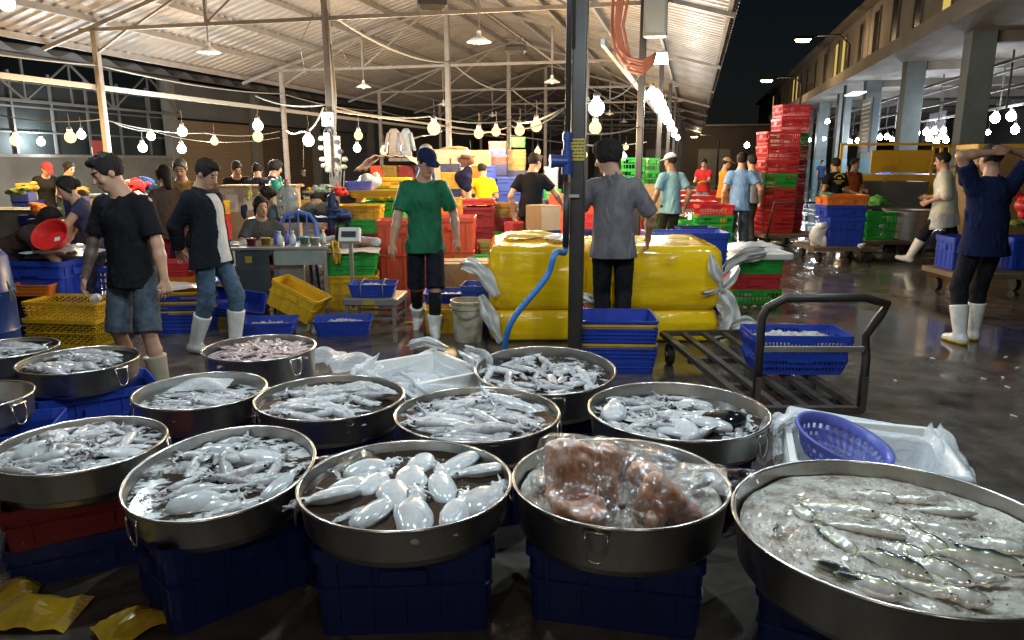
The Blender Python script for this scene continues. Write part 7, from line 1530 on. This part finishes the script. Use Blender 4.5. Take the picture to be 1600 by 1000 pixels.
    if jacket:
        top('undershirt', shirt, .004, 0, hem, wrk=.003); top('jacket', jacket, .018, 1.9, hem - .03, opening=True)
    elif shirt:
        o = top('shirt', shirt, .008, sleeve, hem, 'satin' if wr > .0095 else 'cloth')
        if trim:
            tm = MB()
            for s in (-1, 1):
                e = sh[s].lerp(el[s], sleeve); ar = (el[s] - sh[s]).normalized(); x = ar.orthogonal().normalized(); yv = ar.cross(x)
                tm.tube([e + (x * math.cos(a) + yv * math.sin(a)) * .074 for a in np.linspace(0, 2 * PI, 17)[:-1]], .008, 6, closed=True)
            tm.build('sleeve_trim', 'cloth', o, col=trim)
    # --- trousers
    if pants:
        Sp = SDF(lo, hi, res); loose = .014 if pleg > .8 else .022
        Sp.ell(P - V((0, 0, .04)), (.146 + fat * .8, .106 + fat * .8, .10), None, .03); Sp.plane(P + V((0, 0, .0)), (0, 0, 1))
        for s in (-1, 1):
            hp = kn[('h', s)]; a = kn[s]
            if pleg <= .75:
                f = (a - hp).normalized(); e = hp.lerp(a, pleg / .5 if pleg < .5 else 1) + f * (max(0, pleg - .5) * .8); cone_cut(Sp, hp, e + f * .05, .086, .082 + (loose - .014), .03, [(e, f)])
            else:
                Sp.cone(hp, a, .090, .068 + loose * .4, .03); f = (an[s] - a).normalized(); e = a.lerp(an[s], (pleg - .5) * 2 * .97); cone_cut(Sp, a, e + f * .05, .066 + loose * .4, .052 + loose * .5 if boots and btop > .2 else .060 + loose * .5, .02, [(e, f)])
        g = Sp.grid(); gl = g - np.array(P, np.float32); w2 = wob(gl * np.array([1, 1, 1.6], np.float32), 48, 9, 4); Sp.F += (.0038 * (wob(gl, 30, 4) + .8 * (1 - 2 * np.abs(w2)))).astype(np.float32)
        link('trousers' if pleg > .75 else 'shorts', Sp.mesh('trousers', 1), 'denim', t, True, col=pants)
    if socks:
        for s in (-1, 1):
            k = MB(); k.tube([kn[s].lerp(an[s], f) - V((0, .012 * (1 - abs(f - .5) * 2), 0)) for f in (.18, .4, .7, .95)], [.058, .061, .052, .045], 16); k.build('sock', 'cloth', t, True, col=socks)
    # --- boots
    if boots:
        for i, s in enumerate((-1, 1)):
            tz = toes[i]; fd = V((-math.sin(tz), math.cos(tz), 0)); lift = footlift[i]; fdp = (fd * math.cos(lift) - V((0, 0, 1)) * math.sin(lift)); upf = (kn[s] - an[s]).normalized()
            dn = -(fd.cross(V((0, 0, 1)).cross(fd)).length * 0) ; nrm = (V((0, 0, 1)) * math.cos(lift) + fd * math.sin(lift)); bot = an[s] - nrm * .078
            a = an[s]; l2 = [min(a[i2], (a + fdp * .2)[i2], (a + upf * btop)[i2]) - .11 for i2 in range(3)]; h2 = [max(a[i2], (a + fdp * .2)[i2], (a + upf * btop)[i2]) + .11 for i2 in range(3)]
            def foot(g, top_=True):
                B = SDF(l2, h2, res)
                if top_: e = a + upf * btop; cone_cut(B, a - nrm * .01, e + upf * .03, .052 + g, .082 + g, .03, [(e, upf)])
                B.cone(a - fdp * .035 - nrm * .035, a + fdp * .06 - nrm * .035, .046 + g, .044 + g, .03); B.cone(a + fdp * .06 - nrm * .038, a + fdp * .155 - nrm * .046, .045 + g, .034 + g, .02)
                B.plane(bot, -nrm); return B
            B = foot(.0); B.F += (.0016 * wob(B.grid(), 45, 2)).astype(np.float32); bo = link('boot', B.mesh('boot', 1), 'rubber', t, True, col=boots)
            if sole: B = foot(.005, False); B.plane(bot + nrm * .028, nrm); link('sole', B.mesh('sole', 0), 'rubber', bo, True, col=sole)
    if gloves:
        for s in gloves[1]:
            f = hd[s]; k = MB(); w = wrs[s]; k.tube([w - f * .10, w - f * .04, w + f * .0], [.043, .040, .036], 14)
            pn = V((palms or {}).get(s, (-s, -.15, 0))); o = k.build('glove_cuff', 'rubber', t, True, col=gloves[0])
            blob('glove', [('c', np.array(w), np.array(w + f * .05), .034, .040, .02), ('c', np.array(w + f * .05), np.array(w + f * .13), .036, .026, .02), ('c', np.array(w + f * .03), np.array(w + f * .08 + V((0, .04, .01))), .018, .014, .01)], 'rubber', (0, 0, 0), 0, .008, t, col=gloves[0])
    if apron:
        Sa = SDF(lo, hi, res); Sa.cone(chest, waist, .178 + fat, .175, .05, (fr, .8)); Sa.cone(waist, P - V((0, 0, .30)), .175, .26, .06, (fr, .85)); Sa.cone(sh[-1], sh[1], .095, .095, .05)
        for s in (-1, 1): cone_cut(Sa, sh[s], el[s], .088, .085, .03)
        Sa.plane(P - V((0, 0, .32)), Rx(-.2) @ V((0, 0, -1))); Sa.ell(neck + V((0, .02, .05)), (.08, .08, .06), None, .01, cut=True); g = Sa.grid(); Sa.F += (.009 * wob((g) * np.array([1, 1, .4], np.float32), 40, 3)).astype(np.float32)
        link('raincoat', Sa.mesh('raincoat', 1), apron, t, True)
    return t
def pfoot(px, Y): p = atd(px, 400, Y); return (p.x, p.y, 0)
WB = (.74, .74, .70)
# --- the five nearest ---------------------------------------------
person('man in a black T-shirt and denim shorts looking down to the left, nearest at left', pfoot(205, 5.0), PI - .12, 1.64, lean=.06, twist=-.12, head=(-.62, .36, .06), hands={1: (.30, .13, .80), -1: (-.30, .10, .84)}, palms={1: (-.8, -.6, 0), -1: (.8, -.6, 0)},
       feet={1: (.13, -.06, .075), -1: (-.20, .10, .075)}, toes=(.25, -.25), shirt=(.012, .012, .015), sleeve=.80, hem=-.14, pants=(.085, .11, .145), pleg=.52, boots=(.40, .33, .24), btop=.24, res=.0078, tattoo=True, hair='short', curl=.5, wr=.008)
person('man in an open dark shirt and jeans with white boots, hands behind his back', pfoot(322, 6.15), -PI / 2 - .22, 1.62, lean=-.10, hip=(0, .05, 0), head=(-.05, .62, 0), hands={1: (.06, -.22, .92), -1: (-.08, -.24, .90)}, poles={1: (1, -.9, .1), -1: (-1, -.9, .1)},
       feet={1: (.10, -.12, .08), -1: (-.12, .14, .08)}, toes=(.2, -.1), shirt=(.58, .57, .56), jacket=(.014, .016, .022), hem=-.13, pants=(.10, .16, .24), pleg=.86, boots=WB, btop=.29, res=.0085, fat=.016)
person('man in a green T-shirt, black shorts and navy cap walking forward', pfoot(665, 6.85), PI + .16, 1.70, lean=.05, head=(.42, .34, 0), hands={1: (.30, .10, .86), -1: (-.29, .06, .90)}, palms={1: (-.7, -.7, 0), -1: (.7, -.7, 0)},
       feet={-1: (-.06, .16, .075), 1: (.08, -.26, .11)}, toes=(.05, -.2), footlift=(0, .5), shirt=(.012, .14, .065), sleeve=.78, hem=-.16, pants=(.014, .016, .024), pleg=.56, boots=WB, btop=.13, socks=(.012, .012, .014), cap=((.012, .018, .055), 1, 1), hair='crop', res=.0085, wr=.010)
person('man in a wet grey T-shirt seen from behind, beside the dark near post', pfoot(958, 6.12), -.06, 1.745, lean=.03, side=-.03, head=(1.1, .28, 0), hands={1: (.30, .20, .93), -1: (-.33, .26, .96)}, poles={1: (1, -.8, -.2), -1: (-1, -.8, -.2)},
       feet={-1: (-.05, .0, .075), 1: (.10, .02, .075)}, shirt=(.155, .145, .155), sleeve=.95, hem=-.13, pants=(.020, .020, .024), pleg=1., boots=(.03, .03, .03), btop=.12, hair='bushy', res=.0085, wr=.014, fat=.008)
person('man in a navy T-shirt seen from behind with both hands on his head', pfoot(1535, 6.4), .08, 1.73, lean=.02, head=(.1, .12, 0), hands={1: (.085, -.04, 1.665), -1: (-.085, -.075, 1.645)}, poles={1: (1, .15, .12), -1: (-1, .15, .02)}, palms={1: (0, .6, -.8), -1: (0, .8, -.6)}, curl=.22,
       feet={-1: (-.09, .02, .075), 1: (.13, .16, .075)}, toes=(.15, -.3), shirt=(.007, .011, .042), sleeve=.72, hem=-.14, pants=(.022, .022, .026), pleg=.86, boots=WB, btop=.27, sole=(.62, .42, .02), hair='crop', res=.0085, skin='skin_dark', wr=.009, fat=.018)
# --- middle distance ----------------------------------------------
mid = dict(res=.012)
person('person striding left in a clear raincoat over a yellow shirt', pfoot(1468, 11.2), .95, 1.72, lean=.12, head=(.1, .1, 0), hands={1: (.16, .25, 1.05), -1: (-.2, .2, 1.0)}, feet={-1: (-.10, .42, .10), 1: (.10, -.30, .10)}, footlift=(-.2, .25), shirt=(.60, .52, .10), sleeve=.9, pants=(.02, .02, .024), pleg=.8, boots=WB, btop=.30, apron='sheetplastic', hair='short', **mid)
person('man in a black T-shirt and grey jeans reaching for a box, back turned', pfoot(829, 10.2), -.35, 1.70, lean=.10, head=(-.5, .25, 0), hands={1: (.34, .34, 1.02), -1: (-.26, .0, .9)}, poles={1: (.8, -.6, -.6)}, shirt=(.010, .010, .012), sleeve=.62, hem=-.08, pants=(.05, .052, .056), boots=(.04, .04, .04), btop=.1, hair='short', hcol='hair', **mid)
person('man in a light blue polo shirt and pale cap, back turned', pfoot(1044, 11.6), .35, 1.70, head=(.35, .15, 0), hands={1: (.27, .0, .9), -1: (-.27, .12, .88)}, shirt=(.22, .42, .50), sleeve=.7, hem=-.12, pants=(.055, .05, .035), boots=(.04, .04, .04), btop=.1, cap=((.50, .62, .66), 1), hair='crop', skin='skin_dark', **mid)
person('man in a sky blue T-shirt pulling the cart of red crates, back turned', pfoot(1150, 12.4), -.2, 1.72, lean=.05, head=(-.35, .05, 0), hands={1: (.34, .10, .95), -1: (-.26, .05, .88)}, shirt=(.20, .36, .62), sleeve=.62, hem=-.14, pants=(.12, .15, .17), boots=(.05, .05, .05), btop=.1, hair='short', wr=.008, **mid)
far = dict(res=.0155)
person('person in a red T-shirt with yellow gloves sorting fish far in the lane', pfoot(1093, 19.5), PI - .6, 1.66, head=(.2, .4, 0), hands={1: (.1, .36, 1.12), -1: (-.1, .36, 1.1)}, shirt=(.55, .03, .03), sleeve=.6, pants=(.25, .3, .4), boots=(.1, .1, .1), btop=.1, gloves=((.65, .42, .03), (1, -1)), hair='short', **far)
person('person in orange with a cap, turned right beside the sky blue T-shirt', pfoot(1124, 16.5), -PI / 2, 1.66, head=(0, .2, 0), hands={1: (.16, .26, 1.05), -1: (-.1, .3, 1.05)}, shirt=(.70, .27, .03), sleeve=1.8, pants=(.62, .24, .03), boots=(.1, .1, .1), btop=.1, cap=((.35, .22, .12), 1), hair='crop', **far)
person('man in a pale grey shirt half hidden behind the sky blue T-shirt', pfoot(1166, 14.2), .3, 1.69, hands={}, shirt=(.36, .38, .40), pants=(.06, .065, .06), boots=(.05, .05, .05), btop=.1, hair='short', **far)
person('tall man in black standing behind the red crate tower', pfoot(1184, 15.6), PI - .8, 1.76, head=(-.4, .3, 0), hands={}, shirt=(.012, .012, .012), sleeve=1.8, pants=(.012, .012, .012), boots=(.02, .02, .02), btop=.1, hair='short', **far)
o = person('person in a black T-shirt with yellow trim and a round yellow print on the back', pfoot(1294, 14.2), .15, 1.64, head=(.15, .1, 0), hands={1: (.2, .22, 1.0), -1: (-.25, .1, .95)}, shirt=(.014, .014, .014), sleeve=.75, pants=(.02, .02, .02), boots=(.45, .36, .2), btop=.25, hair='short', trim=(.62, .38, .02), **far)
pr = MB()
for i in range(15): a = PI * (.08 + .84 * i / 14); pr.box((.105 * math.cos(a), -.142, 1.33 + .085 * math.sin(a)), (.013, .012, .024), Ry(-a + PI / 2))
pr.box((0, -.146, 1.34), (.07, .012, .035)); pr.box((0, -.145, 1.285), (.20, .012, .016)); pr.box((0, -.142, 1.255), (.12, .012, .014)); pr.box((0, -.14, 1.23), (.08, .012, .010))
pr.build('back_print', mat('yellow_print', (.55, .42, .06), rough=.7), o)
person('smiling man in an orange T-shirt facing the lane by the steel trough', pfoot(1321, 15.4), PI + .35, 1.64, head=(.1, .0, 0), hands={1: (.1, .2, 1.0), -1: (-.14, .24, 1.05)}, shirt=(.42, .10, .03), sleeve=.7, pants=(.04, .04, .05), boots=(.05, .05, .05), btop=.1, hair='short', **far)
person('person in a bright yellow T-shirt stooping among the crates', pfoot(757, 12.6), .25, 1.58, lean=.30, head=(-.7, .15, 0), hands={1: (.2, .3, .98), -1: (-.30, .12, 1.0)}, poles={-1: (-1, -.5, .3)}, shirt=(.70, .60, .02), sleeve=.75, pants=(.05, .05, .06), boots=(.05, .05, .05), btop=.1, hair='short', **far)
sit = dict(hip=(0, 0, -.45), feet={-1: (-.12, .38, .08), 1: (.12, .38, .08)})
person('seated woman in a black and white print blouse with folded arms at the glass stall', pfoot(411, 8.75), PI + .45, 1.62, lean=.12, head=(.28, .12, .08), hands={1: (.04, .30, .72), -1: (-.06, .28, .74)}, poles={1: (1, -.3, -.3), -1: (-1, -.3, -.3)}, shirt=(.085, .08, .07), sleeve=.75, hem=-.1, pants=(.03, .03, .04), boots=(.2, .2, .2), btop=.1, hair='long', female=True, res=.010, **sit)
person('seated woman in a blue grey top with tied hair, in profile behind the print blouse', pfoot(437, 9.6), PI / 2 + .35, 1.62, lean=.15, head=(.1, .05, 0), hands={1: (.15, .3, .7), -1: (-.1, .3, .72)}, shirt=(.13, .17, .19), sleeve=.3, pants=(.03, .03, .04), boots=(.2, .2, .2), btop=.1, hair='bun', female=True, **{**sit, 'hip': (0, 0, -.36)}, **mid)
person('woman in a brown patterned blouse and red trousers with dark tied hair', pfoot(271, 8.2), .5, 1.55, lean=.1, head=(.2, .2, 0), hands={1: (.2, .2, .95)}, shirt=(.10, .06, .04), sleeve=1.5, pants=(.28, .02, .05), boots=(.05, .05, .05), btop=.1, hair='long', female=True, **mid)
person('older man with grey hair looking down behind the man in the dark shirt', pfoot(295, 8.9), PI + .3, 1.62, head=(0, .4, 0), hands={}, shirt=(.32, .20, .06), sleeve=1.7, pants=(.05, .05, .05), boots=(.05, .05, .05), btop=.1, hair='short', hcol='hair_grey', **mid)
person('woman in a purple vest behind the man in black, yellow glove on the red basin', pfoot(158, 7.15), PI / 2 + .45, 1.52, lean=.34, hip=(0, 0, -.04), head=(0, .1, 0), hands={-1: (-.10, .50, .96), 1: (.2, .40, .8)}, poles={-1: (-.8, 0, -.8)}, shirt=(.05, .045, .09), sleeve=.3, pants=(.03, .03, .05), boots=(.05, .05, .05), btop=.1, hair='bun', female=True, gloves=((.62, .45, .02), (-1,)), skin='skin', **mid)
person('person in a dark patterned top bending over the table and holding the red basin', pfoot(18, 7.0), -PI / 2 + .1, 1.58, lean=1.05, hip=(0, -.1, -.18), head=(0, -.45, 0), hands={1: (.15, .66, .58), -1: (-.06, .70, .66)}, poles={1: (.6, -.2, -.8), -1: (-.5, 0, .6)}, shirt=(.055, .03, .028), sleeve=.8, pants=(.03, .03, .03), boots=(.05, .05, .05), btop=.1, hair='long', female=True, **mid)
person('person in black with a red headscarf stooping at a far stall at left', pfoot(82, 13.2), PI + .9, 1.62, lean=.35, head=(0, .3, 0), hands={1: (.25, .30, .9), -1: (-.25, .25, .85)}, shirt=(.010, .010, .010), sleeve=.8, pants=(.012, .012, .012), boots=(.03, .03, .03), btop=.1, cap=((.30, .03, .03), 1), hair='crop', female=True, **far)
person('person in a dark green dress standing at a far stall at left', pfoot(113, 13.4), -PI / 2 - .3, 1.60, lean=.25, head=(0, .2, 0), hands={1: (.2, .35, 1.0), -1: (-.1, .35, 1.0)}, shirt=(.03, .06, .05), sleeve=.5, hem=-.3, pants=(.03, .06, .05), boots=(.03, .03, .03), btop=.1, hair='bun', female=True, **far)
person('person in a bright green shirt crouching before the grey wall', pfoot(247, 15.2), PI / 2, 1.6, lean=.5, hip=(0, 0, -.42), feet={-1: (-.12, .3, .08), 1: (.12, .3, .08)}, head=(0, .3, 0), hands={1: (.15, .35, .6), -1: (-.1, .3, .6)}, shirt=(.03, .22, .06), pants=(.03, .03, .04), boots=(.03, .03, .03), btop=.1, hair='short', **far)
person('person with black hair and dark shirt behind the stall board, left of two', pfoot(380, 12.0), PI + .3, 1.62, lean=.25, head=(.3, .35, 0), hands={}, shirt=(.02, .018, .022), pants=(.03, .03, .03), boots=(.03, .03, .03), btop=.1, hair='short', **far)
person('person with short black hair behind the stall board, left of the post', pfoot(411, 11.6), .3, 1.58, lean=.2, head=(0, .4, 0), hands={}, shirt=(.02, .018, .03), pants=(.03, .03, .03), boots=(.03, .03, .03), btop=.1, hair='short', **far)
person('person turning away behind the stall board, nearest the post', pfoot(429, 11.9), -.5, 1.60, lean=.15, head=(-.6, .2, 0), hands={}, shirt=(.05, .04, .04), pants=(.03, .03, .03), boots=(.03, .03, .03), btop=.1, hair='bushy', **far)
person('child in a white shirt bent over the stall table with head down', pfoot(547, 8.6), PI, 1.40, lean=.75, hip=(0, 0, -.40), feet={-1: (-.12, .3, .08), 1: (.12, .3, .08)}, head=(0, .55, 0), hands={1: (.2, .36, .86), -1: (-.2, .36, .86)}, poles={1: (1, 0, 0), -1: (-1, 0, 0)}, shirt=(.52, .54, .56), sleeve=1.2, pants=(.04, .04, .06), boots=(.03, .03, .03), btop=.1, hair='short', **mid)
person('person in a blue jacket and blue cap turned aside behind the navy cap', pfoot(668, 12.5), -PI / 2 - .3, 1.84, head=(-.1, .0, 0), hands={}, shirt=(.03, .07, .25), sleeve=1.8, pants=(.03, .03, .04), boots=(.03, .03, .03), btop=.1, cap=((.25, .28, .36), 1), hair='crop', **far)

for px, w, c, hh in ((1368, 33, (.05, .08, .2), -.4), (1345, 37, (.3, .3, .3), 1.2), (1440, 29, (.12, .05, .04), 2.2), (1470, 30, (.03, .03, .03), PI), (1405, 36, (.2, .25, .3), .4), (1285, 40, (.04, .08, .22), PI), (1320, 44, (.25, .1, .05), -1)):
    p = atd(px, 250, w * .95); person('far shopper or seller inside the columned building at right', (p.x, p.y, 0), hh, 1.64, shirt=c, pants=(.04, .04, .05), boots=(.05, .05, .05), btop=.1, res=.03, group='people inside the columned building')
# ================================================================== CAMERA, WORLD, RENDER SETTINGS
cam = bpy.data.cameras.new('camera'); co = bpy.data.objects.new('camera', cam); COL.objects.link(co)
cam.sensor_width = 36; cam.lens = 36 * FPX / 1600; cam.clip_end = 1000; cam.clip_start = .05
co.location = (0, 0, CAMH); co.rotation_euler = (PI / 2 - TH, 0, 0); SC.camera = co
wd = bpy.data.worlds.new('World'); SC.world = wd; wd.use_nodes = True; nt = wd.node_tree
sky = nd(nt, 'ShaderNodeTexSky', sky_type='NISHITA'); sky.sun_disc = False; sky.sun_elevation = math.radians(25); sky.sun_rotation = math.radians(200)
bg = nt.nodes['Background']; bg.inputs[1].default_value = .00055; nt.links.new(sky.outputs[0], bg.inputs[0])
SC.view_settings.view_transform = 'Standard'; SC.view_settings.look = 'None'; SC.view_settings.exposure = EXPO; SC.view_settings.gamma = 1
SC.render.engine = 'CYCLES'; SC.cycles.use_denoising = True
try: SC.cycles.denoiser = 'OPENIMAGEDENOISE'
except Exception: pass
SC.cycles.max_bounces = 7; SC.cycles.diffuse_bounces = 3; SC.cycles.glossy_bounces = 4; SC.cycles.transmission_bounces = 6; SC.cycles.transparent_max_bounces = 14
SC.cycles.sample_clamp_indirect = 6; SC.cycles.sample_clamp_direct = 0; SC.cycles.caustics_reflective = False; SC.cycles.caustics_refractive = False
SC.cycles.use_light_tree = True; SC.cycles.use_adaptive_sampling = True; SC.cycles.adaptive_threshold = .015
